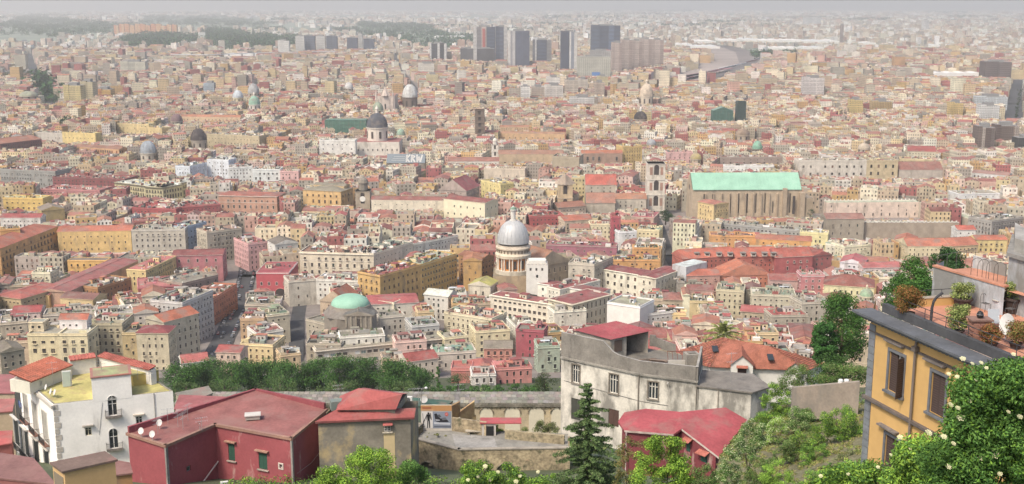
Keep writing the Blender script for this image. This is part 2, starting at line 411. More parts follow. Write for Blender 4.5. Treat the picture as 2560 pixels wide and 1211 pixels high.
  if random.random() < .45*clutter:
   p = at(random.uniform(.2,.8), random.uniform(.2,.8)); ab = MB(); sx, sy = random.uniform(3,6), random.uniform(2,3.5)
   col = random.choice([HC('e8e4da'), HC('9fae8e'), HC('b8524c'), HC('c9cfd2'), HC('7e9a86')])
   ab.box(p.x, p.y, zr+2.2, sx, sy, .08, col, 'any', rot)
   dd = Vector((math.cos(rot), math.sin(rot), 0)); ff = Vector((-dd.y, dd.x, 0))
   for a_, b_ in ((-1,-1),(1,-1),(1,1),(-1,1)):
    q = p+dd*(a_*sx*.47)+ff*(b_*sy*.46); ab.box(q.x, q.y, zr, .1, .1, 2.2, HC('8a8a86'), 'any', rot)
   ab.build('terrace_canopy', t)
  if random.random() < .6*clutter:
   ab = MB()
   for _ in range(1):
    p = at(random.uniform(.1,.9), random.uniform(.1,.9)); ab.tube([(p.x,p.y,zr),(p.x,p.y,zr+3)], .035, (.25,.25,.25), 'any', 4)
    for k in range(3): ab.box(p.x, p.y, zr+2.3+.3*k, 1.0-.2*k, .03, .03, (.3,.3,.3), 'any', rot+.5)
   ab.build('antenna', t)
  if random.random() < .35*clutter:
   ab = MB()
   for _ in range(random.randint(3, 8)):
    p = at(random.uniform(.05,.95), random.choice([.06,.94,random.random()*.9+.05])); s_ = random.uniform(.4,.9)
    ab.lathe(p.x, p.y, [(.3,zr),(.35,zr+.4),(s_*.6,zr+.5),(s_,zr+.9),(s_*.7,zr+1.3),(.05,zr+1.5)], vary(HC('5c6e42'),.2), 'leaf', 6)
   ab.build('terrace_plants', t, kind='stuff')
 if keep:
  FOOT.append(poly)
  if prot:
   PROT.append(prot)
  else:
   xs, ys_ = [], []
   for p in poly:
    a = scr(p[0], p[1], zr); b = scr(p[0], p[1], max(base, zr-14)); xs += [a[0]]; ys_ += [a[1], b[1]]
   PROT.append((min(xs), min(ys_), max(xs), max(ys_), min(p[1] for p in poly)))
 return t
def E(x0, y0, x1, y1, z, D, sk=0.0):
 """footprint from the photo's eave line (two points) at height z, D metres deep; sk shears the back edge sideways"""
 a, b = P(x0, y0, z), P(x1, y1, z); d = (b-a); d.z = 0; d.normalize(); n = Vector((-d.y, d.x, 0))
 if n.y < 0 and abs(d.x) > .3: n = -n
 elif abs(d.x) <= .3 and n.dot(Vector((a.x,a.y,0))) < 0: n = -n
 o = n*D+d*sk
 return [(a.x,a.y),(b.x,b.y),(b.x+o.x,b.y+o.y),(a.x+o.x,a.y+o.y)]
def H(x0, y0, x1, y1, D, wall, roof, rt, label, z=24, hv=None, sk=0, **kw):
 poly = E(x0, y0, x1, y1, z, D, sk); t = bldg(poly, z, wall, roof, rt, label, keep=False, **kw)
 FOOT.append(poly); xs = [scr(p[0], p[1], z) for p in poly]; dist = (poly[0][1]+poly[1][1])/2
 if hv is None: hv = 0.62*z*F/dist
 # tight: front facade strip and the roof, as two rectangles
 n = 4 if abs(y1-y0) > 12 else 1
 for i in range(n):
  f0, f1 = i/n, (i+1)/n
  PROT.append((x0+(x1-x0)*f0, min(y0+(y1-y0)*f0, y0+(y1-y0)*f1)-4, x0+(x1-x0)*f1, min(y0+(y1-y0)*f0, y0+(y1-y0)*f1)+hv, min(poly[0][1], poly[1][1])))
 PROT.append((min(a[0] for a in xs)+6, min(a[1] for a in xs), max(a[0] for a in xs)-6, max(a[1] for a in xs), min(poly[0][1], poly[1][1])))
 return t
# ---------------------------------------------------------------- landmarks: domes, towers, churches
def gy(px, py, z=0.0): return P(px, py, z).y
def domev(x, w, ytop, ybase, ydrum, g, colr, drumc, label, lantern=True, ribs=0, body=None, name='church', z=None, bodyc=None, low=False, lanc=None, mm='roof', cat='church', wr=1.0):
 """dome on its drum; pixels give width, top, base; g = pixel row of the ground it stands on"""
 Y = gy(x, g); r = w/2.0/F*Y*1.02; zb = PY(x, ybase, Y-r*.8).z; zt = PY(x, ytop, Y).z; zd = PY(x, ydrum, Y).z; X = PY(x, ybase, Y).x
 c = HC(colr); dc = HC(drumc); t = thing(name, label, cat, (X, Y, 0))
 m = MB(); n = 24; h = zt-zb; prof = []
 for k in range(9):
  a = math.pi/2*k/8; prof.append((r*math.cos(a)**(1.0 if not low else 1.0), zb+h*math.sin(a)))
 prof[-1] = (0.05, zt); m.lathe(X, Y, prof, c, mm, 24); m.build('dome', t, smooth=True)
 if ribs:
  for k in range(ribs):
   a = 2*math.pi*k/ribs
   if math.sin(a) > 0.35: continue
   rb = MB(); rb.tube([(X+(p[0]*1.01)*math.cos(a), Y+(p[0]*1.01)*math.sin(a), p[1]) for p in prof[:-1]], r*0.025, tuple(v*1.12 for v in c), mm, 4); rb.build('rib', t)
 d = MB(); rd = r*wr*0.97
 d.lathe(X, Y, [(rd, zd-1), (rd, zb-0.3)], dc, 'stucco_clean', 24); d.lathe(X, Y, [(rd*1.08, zb-0.9), (rd*1.08, zb-.05), (r*.9, zb)], tuple(v*1.1 for v in dc), 'stucco_clean', 24)
 d.build('drum', t)
 hh = zb-zd
 if hh > 1.5:
  nw = 8
  for k in range(nw):
   a = 2*math.pi*(k+.5)/nw
   if math.sin(a) > 0.2: continue
   wd = MB(); ux, uy = math.cos(a), math.sin(a); q = (X+ux*(rd*.985), Y+uy*(rd*.985)); tx, ty = -uy, ux; ww = rd*.22
   wd.obox((q[0]-tx*ww/2, q[1]-ty*ww/2, zd+hh*.2), (tx*ww, ty*ww, 0), (ux*.25*r/8, uy*.25*r/8, 0), (0,0,hh*.5), (.07,.06,.055), 'dark_pane'); wd.build('window', t)
 if lantern:
  l = MB(); lr = r*0.15; lc = HC(lanc) if lanc else tuple(v*1.05 for v in dc)
  l.lathe(X, Y, [(lr, zt-.4), (lr, zt+r*.32), (lr*1.3, zt+r*.34), (lr*1.1, zt+r*.42), (lr*.5, zt+r*.55), (.03, zt+r*.7)], lc, 'stucco_clean', 10); l.build('lantern', t)
 if body:
  x0, x1, y1, zz = body; a, b = PY(x0, ydrum, Y-r*1.5), PY(x1, ydrum, Y-r*1.5); bc = HC(bodyc or drumc); top = zd+.2
  bb = MB(); bb.prism(ccw([(a.x,a.y),(b.x,b.y),(b.x,Y+r*1.6),(a.x,Y+r*1.6)]), 0, top, bc, 'stucco', HC(zz), 'roof'); bb.build('wall', t)
  L = b.x-a.x; k = max(2, int(L/6))
  for i in range(k):
   wd = MB(); wd.box(a.x+L*(i+.5)/k, a.y-.04, top*.5, 1.4, .2, 2.6, (.07,.06,.055), 'dark_pane'); wd.build('window', t)
  FOOT.append([(a.x,a.y),(b.x,b.y),(b.x,Y+r*1.6),(a.x,Y+r*1.6)])
  PROT.append((x0, ydrum, x1, y1, a.y))
 FOOT.append([(X-r,Y-r),(X+r,Y-r),(X+r,Y+r),(X-r,Y+r)])
 PROT.append((x-w*.6, ytop-w*.2, x+w*.6, ydrum, Y-r)); return t
domev(943, 52, 282, 320, 351, 395, '55575e', 'ddd0bc', 'cream church with large slate grey dome on a windowed drum', wr=1.0, body=(889,998,392,'a0524a'), bodyc='e2d6c4')
domev(371, 40, 352, 384, 403, 420, '9aa3ab', 'c9bda8', 'pale blue grey ribbed dome on a low cream drum at the left', ribs=16, lantern=False)
domev(497, 39, 321, 352, 374, 392, '4e4545', 'b3a48e', 'dark charcoal ribbed dome right of the pale blue grey dome', ribs=16)
domev(442, 29, 285, 304, 312, 334, '7d6062', 'b3a48e', 'small maroon dome among tan buildings on the left', lantern=False)
domev(595, 26, 226, 245, 255, 285, 'b9c2c8', 'd8c79a', 'small silvery white dome with lantern over yellow walls', ribs=8)
domev(634, 28, 209, 233, 240, 275, 'a6a6a4', 'b8aa96', 'plain light grey dome behind the silvery white one', lantern=False)
domev(636, 28, 240, 262, 274, 297, '86b398', 'd9cdbb', 'small pale green copper dome on a white drum', lantern=True)
domev(1025, 37, 211, 244, 270, 292, 'c7c7c2', '857468', 'white cathedral dome with dark drum and spiked lantern', ribs=8)
domev(945, 27, 255, 276, 284, 305, '8d9a7f', 'c4b59c', 'small olive green dome behind the slate grey dome', lantern=True)
domev(1616, 33, 209, 241, 262, 280, 'cdb89c', 'd3c1a6', 'cream coloured basilica dome with tall lantern', ribs=16)
domev(1601, 33, 278, 299, 304, 324, '3b3736', 'b9a992', 'small black dome with a white lantern', lanc='e8e0d4')
domev(1893, 25, 352, 373, 380, 402, '7fb899', '8b7a6c', 'small green copper dome on a brown drum near the centre right')
domev(1856, 36, 322, 338, 352, 372, '927a62', 'bfa98c', 'wide brown tiled dome on an octagonal tan drum', lantern=True)
domev(2160, 30, 358, 373, 382, 402, 'b8a68c', 'bfae98', 'flat tan dome behind the long pale palace')
domev(1740, 28, 383, 398, 410, 430, 'b5a05a', 'bba98c', 'small yellow tiled dome left of the long white palace')
domev(1628, 24, 348, 362, 368, 390, 'a3a6a8', 'b3a38f', 'small grey dome above the white bell tower')
domev(1002, 22, 322, 338, 342, 365, '8fae93', 'b09f8a', 'tiny green dome beside the slate grey church dome', lantern=False)
domev(72, 44, 228, 241, 246, 268, '9a9c80', 'b8a58c', 'low olive dome far left near the avenue of trees', lantern=False)
domev(872, 22, 206, 222, 227, 250, 'c0bdb8', 'c3b49e', 'tiny pale dome in the distant old town')
# silver dome with columned orange drum
def silver():
 x, g = 1283, 742; Y = gy(x, g); X = PY(x, 609, Y).x; S = Y*1.02/F
 t = thing('domed_church', 'church with ribbed silver dome on an orange drum ringed by white columns', 'church', (X, Y, 0))
 z = lambda y: PY(x, y, Y).z
 r = 40*S; zb, zt = PY(x, 611, Y-r*.7).z, z(551); c = HC('bdbdbb')
 prof = [(r*math.cos(math.pi/2*k/12)**.9, zb+(zt-zb)*math.sin(math.pi/2*k/12)) for k in range(12)]+[(.8, zt)]
 m = MB(); m.lathe(X, Y, prof, c, 'silver', 48); m.build('dome', t, smooth=True)
 for k in range(24):
  a = 2*math.pi*(k+.5)/24
  if math.sin(a) > .4: continue
  rb = MB(); rb.tube([(X+p[0]*1.008*math.cos(a), Y+p[0]*1.008*math.sin(a), p[1]) for p in prof[:-1]], .14, HC('c0c0be'), 'silver', 4); rb.build('rib', t)
 m = MB(); m.lathe(X, Y, [(r*1.0, z(622)), (r*1.09, z(619)), (r*1.09, z(616)), (r*1.0, z(613)), (r*.98, z(610))], HC('cbb89c'), 'stucco', 40); m.build('dome_cornice', t)
 rd = 38*S; m = MB(); m.lathe(X, Y, [(rd, z(672)), (rd, z(632))], (.62,.25,.07), 'stucco', 40); m.build('drum', t)
 m = MB(); m.lathe(X, Y, [(r*1.12, z(640)), (r*1.14, z(633)), (r*1.0, z(628)), (r*1.0, z(619))], HC('d9c6a6'), 'stucco', 40)
 m.lathe(X, Y, [(r*1.15, z(680)), (r*1.15, z(671)), (rd*.98, z(670))], HC('cdbfa4'), 'stucco', 40); m.build('entablature', t)
 for k in range(28):
  a = 2*math.pi*(k+.5)/28
  if math.sin(a) > .3: continue
  o = MB(); ro = r*1.02; ux, uy = math.cos(a), math.sin(a); tx, ty = -uy, ux
  o.obox((X+ux*ro-tx*.35, Y+uy*ro-ty*.35, z(628)), (tx*.7, ty*.7, 0), (ux*.2,uy*.2,0), (0,0,z(621)-z(628)), HC('75604a'), 'any'); o.build('oculus', t)
 for k in range(12):
  a = 2*math.pi*k/12-.13
  if math.sin(a) > .25: continue
  for s in (-.09, .09):
   o = MB(); o.lathe(X+1.04*r*math.cos(a+s), Y+1.04*r*math.sin(a+s), [(.55, z(671)), (.45, z(669)), (.4, z(642)), (.6, z(639))], HC('e6dac2'), 'stucco_clean', 8); o.build('column', t)
  a2 = a+math.pi/12; ux, uy = math.cos(a2), math.sin(a2); tx, ty = -uy, ux
  o = MB(); o.obox((X+ux*rd*.99-tx*.9, Y+uy*rd*.99-ty*.9, z(666)), (tx*1.8,ty*1.8,0), (ux*.25,uy*.25,0), (0,0,z(646)-z(666)), HC('55463a'), 'dark_pane'); o.build('window', t)
 m = MB(); m.lathe(X, Y, [(9*S, z(552)), (9*S, z(550)), (6*S, z(549)), (6*S, z(528)), (8*S, z(526)), (8*S, z(524)), (5*S, z(520)), (.1, z(514))], HC('d7d2c6'), 'stucco_clean', 12); m.build('lantern', t)
 m = MB(); m.lathe(X, Y, [(8*S, z(524.5)), (6.5*S, z(519)), (.1, z(516))], HC('86a58c'), 'roof', 12); m.build('lantern_cap', t)
 # drum base, nave and side walls
 m = MB(); a, b = X-r*1.25, X+r*1.25; m.prism([(a,Y-r*1.2),(b,Y-r*1.2),(b,Y+r*1.3),(a,Y+r*1.3)], 0, z(680), HC('b59a72'), 'stucco', HC('8b7b5c'), 'roof'); m.build('wall', t)
 zn = 19; q = [P(1335,648,zn), P(1440,640,zn)]
 FOOT.append([(a,Y-r*1.2),(b,Y-r*1.2),(b,Y+r*1.3),(a,Y+r*1.3)]); PROT.append((1232, 514, 1336, 700, Y-r))
 return t
mat('silver', attr=True, noise=(0.35, 0.1), rough=0.5, metal=0.15, spec=0.5)
silver()
H(1335, 668, 1424, 652, 38, 'b39d7e', 'b3765a', 'g', 'large terracotta gabled nave roof right of the silver dome', z=20, ridge='y', wh=3.5, bay=5, fh=7, hv=36, roofpitch=.55, name='church_nave', cat='church')
# low pale green dome with its square block and pediment
def greendome():
 x = 876; Y = gy(x, 858, 6); S = Y*1.02/F; z = lambda y: PY(x, y, Y).z; X = PY(x, 771, Y).x
 t = thing('theatre', 'stone block with broad low pale green copper dome and small pediment', 'building', (X, Y, 0))
 r = 48*S; m = MB(); zb, zt = PY(x, 771, Y-r*.9).z, z(736)
 m.lathe(X, Y, [(r*math.cos(math.pi/2*k/10), zb+(zt-zb)*math.sin(math.pi/2*k/10)) for k in range(10)]+[(.05, zt)], HC('8cc4a4'), 'copper', 40); m.build('dome', t, smooth=True)
 m = MB(); stone = HC('8f8474')
 oc = [(X+r*1.42*math.cos(a), Y+r*1.42*math.sin(a)) for a in [R(22.5+45*k) for k in range(8)]]
 zs = PY(x, 800, Y-r*1.42).z; m.prism(oc, 0, zs, stone, 'stucco', HC('7c7266'), 'roof'); m.lathe(X, Y, [(r*1.12, zb-2), (r*1.06, zb-.1), (r*.98, zb)], stone, 'stucco', 32)
 m.lathe(X, Y, [(r*1.47, zs-.2), (r*1.12, zb-1.0)], HC('7f776c'), 'roof', 8); m.build('wall', t)
 # pediment porch
 f = MB(); w = 34*S; yf = Y-r*1.7; zc = PY(896, 789, yf).z; xo = PY(896, 790, yf).x
 f.prism([(xo-w,yf),(xo+w,yf),(xo+w,Y-r*.9),(xo-w,Y-r*.9)], 0, zc, stone, 'stucco'); hh = 11*S*1.0
 f.face([(xo-w*1.12,yf-.3,zc),(xo+w*1.12,yf-.3,zc),(xo,yf-.3,zc+hh)], HC('9d927f'), 'stucco')
 f.face([(xo-w*1.12,yf-.3,zc),(xo,yf-.3,zc+hh),(xo,Y-r*.8,zc+hh),(xo-w*1.12,Y-r*.8,zc)], HC('6f6c64'), 'roof')
 f.face([(xo+w*1.12,yf-.3,zc),(xo+w*1.12,Y-r*.8,zc),(xo,Y-r*.8,zc+hh),(xo,yf-.3,zc+hh)], HC('6f6c64'), 'roof')
 f.obox((xo-w*1.15,yf-.5,zc-.5), (w*2.3,0,0), (0,1,0), (0,0,.5), HC('7d7263'), 'stucco'); f.build('pediment', t)
 for k in range(6):
  o = MB(); xx = xo-w*.9+w*1.8*k/5; o.box(xx, yf-.2, zc-7, .8, .5, 6.5, HC('a0947e'), 'stucco'); o.build('pilaster', t)
 o = MB(); o.box(xo, yf-.05, zc-7, 3.2, .3, 5, (.05,.045,.04), 'dark_pane'); o.build('door', t)
 o = MB(); o.tube([(xo, yf, zc+hh), (xo, yf, zc+hh+2.5)], .25, stone, 'any', 5); o.build('finial', t)
 FOOT.append(oc); FOOT.append([(xo-w,yf),(xo+w,yf),(xo+w,Y),(xo-w,Y)]); PROT.append((805, 733, 948, 815, yf))
mat('copper', attr=True, noise=(0.12, 0.12), noise2=(1.0, 0.06), stain=((0.3, 0.42, 0.34), .56, .12, 1, .5), rough=0.7)
greendome()
# church with the long green roof
def santachiara():
 ze, zr, D = 30.0, 43.5, 30.0
 a, b = P(1731, 474, ze), P(2005, 473, ze); a.z = b.z = 0; d = (b-a).normalized(); n = Vector((-d.y, d.x, 0)); L = (b-a).length
 t = thing('gothic_church', 'tall tan gothic church with long bright pale green pitched roof', 'church', (a.x, a.y, 0))
 st = HC('c2aa88'); m = MB(); at = lambda u, v: a+d*u+n*v
 px = lambda x: (P(x, 474, ze)-a).dot(d)
 tall = [px(v) for v in (1827, 1848, 1870, 1892, 1915, 1935, 1978)]; small = [px(v) for v in (1762, 1784, 1806)]
 w = .7
 u = sorted([(v-w, v+w) for v in tall+small]); wallpanel(m, at(0,0), at(L,0), 0, ze, [(7.5, 26, [(v-w, v+w) for v in tall if abs(v-tall[5]) > 1]), (26.2, 27, [])], st, 'stucco', 1.0)
 for p, q in ((at(L,0), at(L,D)), (at(L,D), at(0,D)), (at(0,D), at(0,0))): m.face([(p.x,p.y,0),(q.x,q.y,0),(q.x,q.y,ze),(p.x,p.y,ze)], st, 'stucco')
 for uu in (0, L):
  p, q, r_ = at(uu,0), at(uu,D), at(uu,D/2); fc = [(p.x,p.y,ze),(q.x,q.y,ze),(r_.x,r_.y,zr+.6)]; m.face(fc if uu else fc[::-1], st, 'stucco')
 m.build('wall', t)
 g = MB(); gc = HC('8cc4a4'); e = -.8;
 A, B, C_, D_ = at(.4,e), at(L-.4,e), at(L-.4,D/2), at(.4,D/2); A2, B2 = at(.4,D-e), at(L-.4,D-e)
 g.face([(A.x,A.y,ze-.3),(B.x,B.y,ze-.3),(C_.x,C_.y,zr),(D_.x,D_.y,zr)], gc, 'copper'); g.face([(B2.x,B2.y,ze-.3),(A2.x,A2.y,ze-.3),(D_.x,D_.y,zr),(C_.x,C_.y,zr)], gc, 'copper')
 g.face([(A.x,A.y,ze-.7),(B.x,B.y,ze-.7),(B.x,B.y,ze-.3),(A.x,A.y,ze-.3)], HC('6fa387'), 'copper'); rf = g.build('roof', t)
 for k in range(1, 30):
  s = MB(); uu = L*k/30; p, q = at(uu, e), at(uu, D/2); s.tube([(p.x,p.y,ze-.25),(q.x,q.y,zr+.05)], .07, HC('86c2a1'), 'copper', 3); s.build('roof_seam', rf)
 for v in tall:
  o = MB(); p = at(v-w, .9 if abs(v-tall[5]) > 1 else -.03); h = 18.5 if abs(v-tall[5]) > 1 else 11
  o.obox((p.x,p.y,7.5), d*(2*w), n*.1, (0,0,h), HC('5b4a40'), 'dark_pane'); q = at(v-.08, .8 if h > 12 else -.08); o.obox((q.x,q.y,7.5), d*.16, n*.1, (0,0,h), st, 'any'); o.build('window', t)
 for v in small:
  o = MB(); p = at(v-1, -.05); o.obox((p.x,p.y,21), d*2, n*.1, (0,0,4.5), HC('6b594c'), 'dark_pane'); o.build('window', t)
 for k in range(1, 13):
  v = px(1745+k*20);
  if k > 11: continue
  o = MB(); p = at(v-.7+ (0), -1.6); o.obox((p.x,p.y,0), d*1.1, n*1.65, (0,0,26), HC('b8a080'), 'stucco'); o.build('buttress', t)
 for (x, zz, dw, out) in ((1958, 31, 3.6, 3.5), (2000, 27, 4.5, 5), (1708, 20, 0, 0)):
  if dw: o = MB(); p = at(px(x), -out); o.obox((p.x,p.y,0), d*dw, n*(out+.2), (0,0,zz), HC('b49c7c'), 'stucco'); o.build('buttress', t)
 # choir block at the right end
 o = MB(); o.prism(ccw([(v.x, v.y) for v in (at(L-2,-3), at(L+10,-3), at(L+10,D-5), at(L-2,D-5))]), 0, 22, HC('a89272'), 'stucco', HC('9a8a72'), 'roof'); o.build('choir', t)
 o = MB(); p = at(L-9, -3.1); o.obox((p.x,p.y,7), d*2.4, n*.2, (0,0,17), HC('5b4a40'), 'dark_pane'); o.build('window', t)
 # rose window and west front
 o = MB(); p = at(-.12, D/2); k = [(p.x+(-n.x)*2.6*math.cos(a_)*1, p.y+(-n.y)*2.6*math.cos(a_), 30+2.6*math.sin(a_)) for a_ in [2*math.pi*i/12 for i in range(12)]]; o.face(k, HC('4d4038'), 'dark_pane'); o.face(k[::-1], HC('4d4038'), 'dark_pane'); o.build('rose_window', t)
 FOOT.append([(v.x, v.y) for v in (at(-1,-3), at(L+10,-3), at(L+10,D+1), at(-1,D+1))]); PROT.append((1700, 428, 2010, 545, a.y-3)); PROT.append((2005, 480, 2030, 545, a.y-3))
santachiara()
# walled cloister with battlements
def cloister():
 z = 15.0; A = P(2067,507,z); B = P(2298,505,z); C_ = P(2447,556,z); D_ = P(2161,557,z-0); E_ = P(2398,557,z)
 t = thing('cloister', 'walled cloister with pale pink inner walls and white battlements', 'monastery', (B.x, B.y, 0))
 pk, tn, gr, wh = HC('e3c8b0'), HC('ad9a82'), HC('b9bd9a'), HC('ece4d4')
 def wing(p, q, D, face, top, name, side=1, wins=True, zt=z, z0=0, batt=1):
  p = Vector((p.x,p.y,0)); q = Vector((q.x,q.y,0)); L = (q-p).length; d = (q-p)/L; n = Vector((-d.y,d.x,0))*side
  m = MB(); poly = [(v.x,v.y) for v in (p, q, q+n*D, p+n*D)]; m.prism(ccw(poly), z0-3, zt, face, 'stucco', top, 'roof'); m.build(name, t); FOOT.append(poly)
  if wins:
   k = int(L/8)
   for i in range(k):
    for zz, hh, ww_ in ((2, 2.6, 1.2), (6.5, 1.2, 1.0), (10.5, 1.8, 1.1)):
     if zz == 6.5 and i % 3: continue
     if zz == 10.5 and i % 2: continue
     v = p+d*(L*(i+.5)/k)-n*.06; o = MB(); o.obox((v.x,v.y,zz), d*ww_, n*.1, (0,0,hh), HC('8a6f5e'), 'dark_pane'); o.build('window', t)
  k = int(L/3.6); vside = (D-.4 if batt == 1 else .0)
  for i in range(k):
   v = p+d*(L*(i+.2)/k)+n*vside; o = MB(); o.obox((v.x,v.y,zt), d*1.1, n*.5, (0,0,1.7), wh, 'stucco_clean'); o.build('merlon', t)
  v = p+n*vside; o = MB(); o.obox((v.x,v.y,zt), d*L, n*.35, (0,0,.5), wh, 'stucco_clean'); o.build('parapet', t)
 wing(A, B, 9, pk, gr, 'north_wing')
 wing(B, C_, 8, HC('bcae98'), gr, 'east_wing', side=1, wins=False)
 wing(D_, E_, 5, tn, gr, 'south_wing', side=-1 if False else 1, wins=False, batt=2)
 PROT.append((2067,495,2298,552,B.y)); PROT.append((2298,500,2400,550,E_.y)); PROT.append((2161,550,2400,600,D_.y)); PROT.append((2400,530,2460,575,C_.y))
cloister()
def tower(x0, x1, ytop, yb, g, colr, label, topc='9c8f80', levels=3, arch=True, D=None, trim='e3d8c6', panel=None, name='bell_tower', cap=None, cat='tower', clock=False):
 """square bell tower: pixel columns x0..x1, top row, last visible row, ground row g"""
 Y = gy((x0+x1)/2, g); a, b = PY(x0, ytop, Y), PY(x1, ytop, Y); zt = a.z; W = b.x-a.x; D = D or W; c = HC(colr)
 t = thing(name, label, cat, ((a.x+b.x)/2, Y+D/2, 0)); m = MB(); rows = []; zb = PY(x0, yb, Y).z; lh = (zt-zb)/levels
 for k in range(levels): rows.append((zb+lh*(k+.28), zb+lh*(k+.78), [(W*.36, W*.64)]))
 wallpanel(m, (a.x,Y), (b.x,Y), 0, zt, rows if rows[0][0] > 0 else rows[1:], c, 'stucco', .6)
 for p, q in (((b.x,Y),(b.x,Y+D)), ((b.x,Y+D),(a.x,Y+D)), ((a.x,Y+D),(a.x,Y))): m.face([(*p,0),(*q,0),(*q,zt),(*p,zt)], c, 'stucco')
 m.face([(a.x,Y,zt),(b.x,Y,zt),(b.x,Y+D,zt),(a.x,Y+D,zt)], HC(topc), 'roof'); m.build('wall', t)
 for k in range(levels+1):
  z = zb+lh*k; o = MB(); o.box((a.x+b.x)/2, Y+D/2, z-.5, W+.9, D+.9, .5, HC(trim), 'stucco_clean'); o.build('cornice', t)
 for (v0, v1, us) in rows:
  for (u0, u1) in us:
   o = MB(); o.obox((a.x+u0, Y+.55, v0), (u1-u0,0,0), (0,.1,0), (0,0,v1-v0), (.05,.045,.04), 'dark_pane'); o.build('opening', t)
   if panel:
    for s in (.12, .72): o = MB(); o.obox((a.x+W*s, Y-.08, v0), (W*.16,0,0), (0,.1,0), (0,0,v1-v0), HC(panel), 'stucco'); o.build('panel', t)
   if arch:
    o = MB(); xm = a.x+(u0+u1)/2; r_ = (u1-u0)/2*1.25; pts = [(xm+r_*math.cos(q), Y-.12, v1+r_*math.sin(q)*.9) for q in [math.pi*i/6 for i in range(7)]]; o.tube(pts, .16, HC(trim), 'stucco_clean', 4)
    o.face([(xm+(u1-u0)/2*math.cos(q), Y-.03, v1+(u1-u0)/2*math.sin(q)) for q in [math.pi*i/6 for i in range(7)]][::1], (.05,.045,.04), 'dark_pane'); o.build('arch', t)
 if clock:
  o = MB(); xm = (a.x+b.x)/2; zc = zt-lh*.45; rr = W*.2
  o.face([(xm+rr*math.cos(q), Y-.15, zc+rr*math.sin(q)) for q in [2*math.pi*i/16 for i in range(16)]], HC('ece6d8'), 'stucco_clean'); o.build('clock_face', t)
 if cap == 'pyr':
  o = MB(); o.lathe((a.x+b.x)/2, Y+D/2, [(W*.75, zt), (.05, zt+W*.7)], HC(topc), 'roof', 4); o.build('roof', t)
 if cap == 'cup':
  o = MB(); o.lathe((a.x+b.x)/2, Y+D/2, [(W*.32, zt), (W*.32, zt+W*.45), (W*.38, zt+W*.5), (W*.3, zt+W*.75), (.05, zt+W*.95)], HC(trim), 'stucco_clean', 10); o.build('cupola', t)
 FOOT.append([(a.x,Y),(b.x,Y),(b.x,Y+D),(a.x,Y+D)]); PROT.append((x0, ytop, x1, yb, Y)); return t
tower(1620, 1664, 410, 526, 540, 'd9cdb8', 'white three stage bell tower with brick panels left of the green roof', panel='b0826a', levels=3, name='bell_tower')
tower(1187, 1211, 276, 337, 372, '7b695a', 'dark brown brick bell tower in the middle distance', levels=4, trim='8b7868')
tower(1229, 1246, 362, 411, 425, 'e6dccb', 'slim white bell tower in front of the long tan church', levels=3, cap='cup')
tower(1395, 1432, 462, 529, 556, 'cdb183', 'square ochre bell tower among grey houses', levels=2, trim='c9b593', cap='pyr', topc='a8927a')
tower(1238, 1262, 660, 712, 745, 'b09878', 'small stone bell turret in front of the silver dome', levels=2, cap='cup', trim='bda888')
tower(1180, 1196, 480, 500, 520, 'd8c9b0', 'little pale turret near the yellow block', levels=1)
tower(888, 924, 478, 522, 556, 'b3a084', 'stone clock turret above the curved terrace', levels=1, clock=True, cap='cup', trim='8d8272')
tower(2166-16, 2166+16, 742, 752, 790, 'cdbf9a', 'pale turret with green dome in front of the yellow palace', levels=1)
domev(2166, 34, 722, 742, 752, 800, '93b58a', 'cdbf9a', 'little green dome beside the yellow palace at the right', lantern=True)
# crenellated white tower in front of the nave
def crenel():
 x0, x1 = 1316, 1370; Y = gy(1340, 770); a, b = PY(x0, 662, Y), PY(x1, 662, Y); z = a.z; W = b.x-a.x
 t = thing('white_tower', 'white square tower with battlements in front of the terracotta nave', 'tower', (a.x+W/2, Y, 0))
 bldg_poly = [(a.x,Y),(b.x,Y),(b.x,Y+W*.8),(a.x,Y+W*.8)]; m = MB()
 wallpanel(m, (a.x,Y), (b.x,Y), 0, z, [(z-9, z-7, [(W*.45,W*.55)]), (z-4.2, z-2.4, [(W*(.15+.27*k),W*(.15+.27*k)+1.3) for k in range(3)])], HC('e8e2d4'), 'stucco_clean', .3)
 for p, q in (((b.x,Y),(b.x,Y+W*.8)), ((b.x,Y+W*.8),(a.x,Y+W*.8)), ((a.x,Y+W*.8),(a.x,Y))): m.face([(*p,0),(*q,0),(*q,z),(*p,z)], HC('e8e2d4'), 'stucco_clean')
 m.face([(*p, z) for p in bldg_poly], HC('cdbfae'), 'roof'); m.build('wall', t)
 for k in range(3): o = MB(); o.box(a.x+W*(.15+.27*k)+.65, Y+.3, z-4.2, 1.3, .1, 1.8, (.08,.07,.06), 'dark_pane'); o.build('window', t)
 o = MB(); o.box(a.x+W/2, Y+W*.4, z, W*.8, W*.6, 2.4, HC('e8e2d4'), 'stucco_clean'); o.build('upper_storey', t)
 for k in range(6):
  for yy in (Y, Y+W*.78): o = MB(); o.box(a.x+W*(k+.5)/6, yy, z, W/12, .4, 1.2, HC('e8e2d4'), 'stucco_clean'); o.build('merlon', t)
 FOOT.append(bldg_poly); PROT.append((x0-3, 650, x1, 712, Y))
crenel()
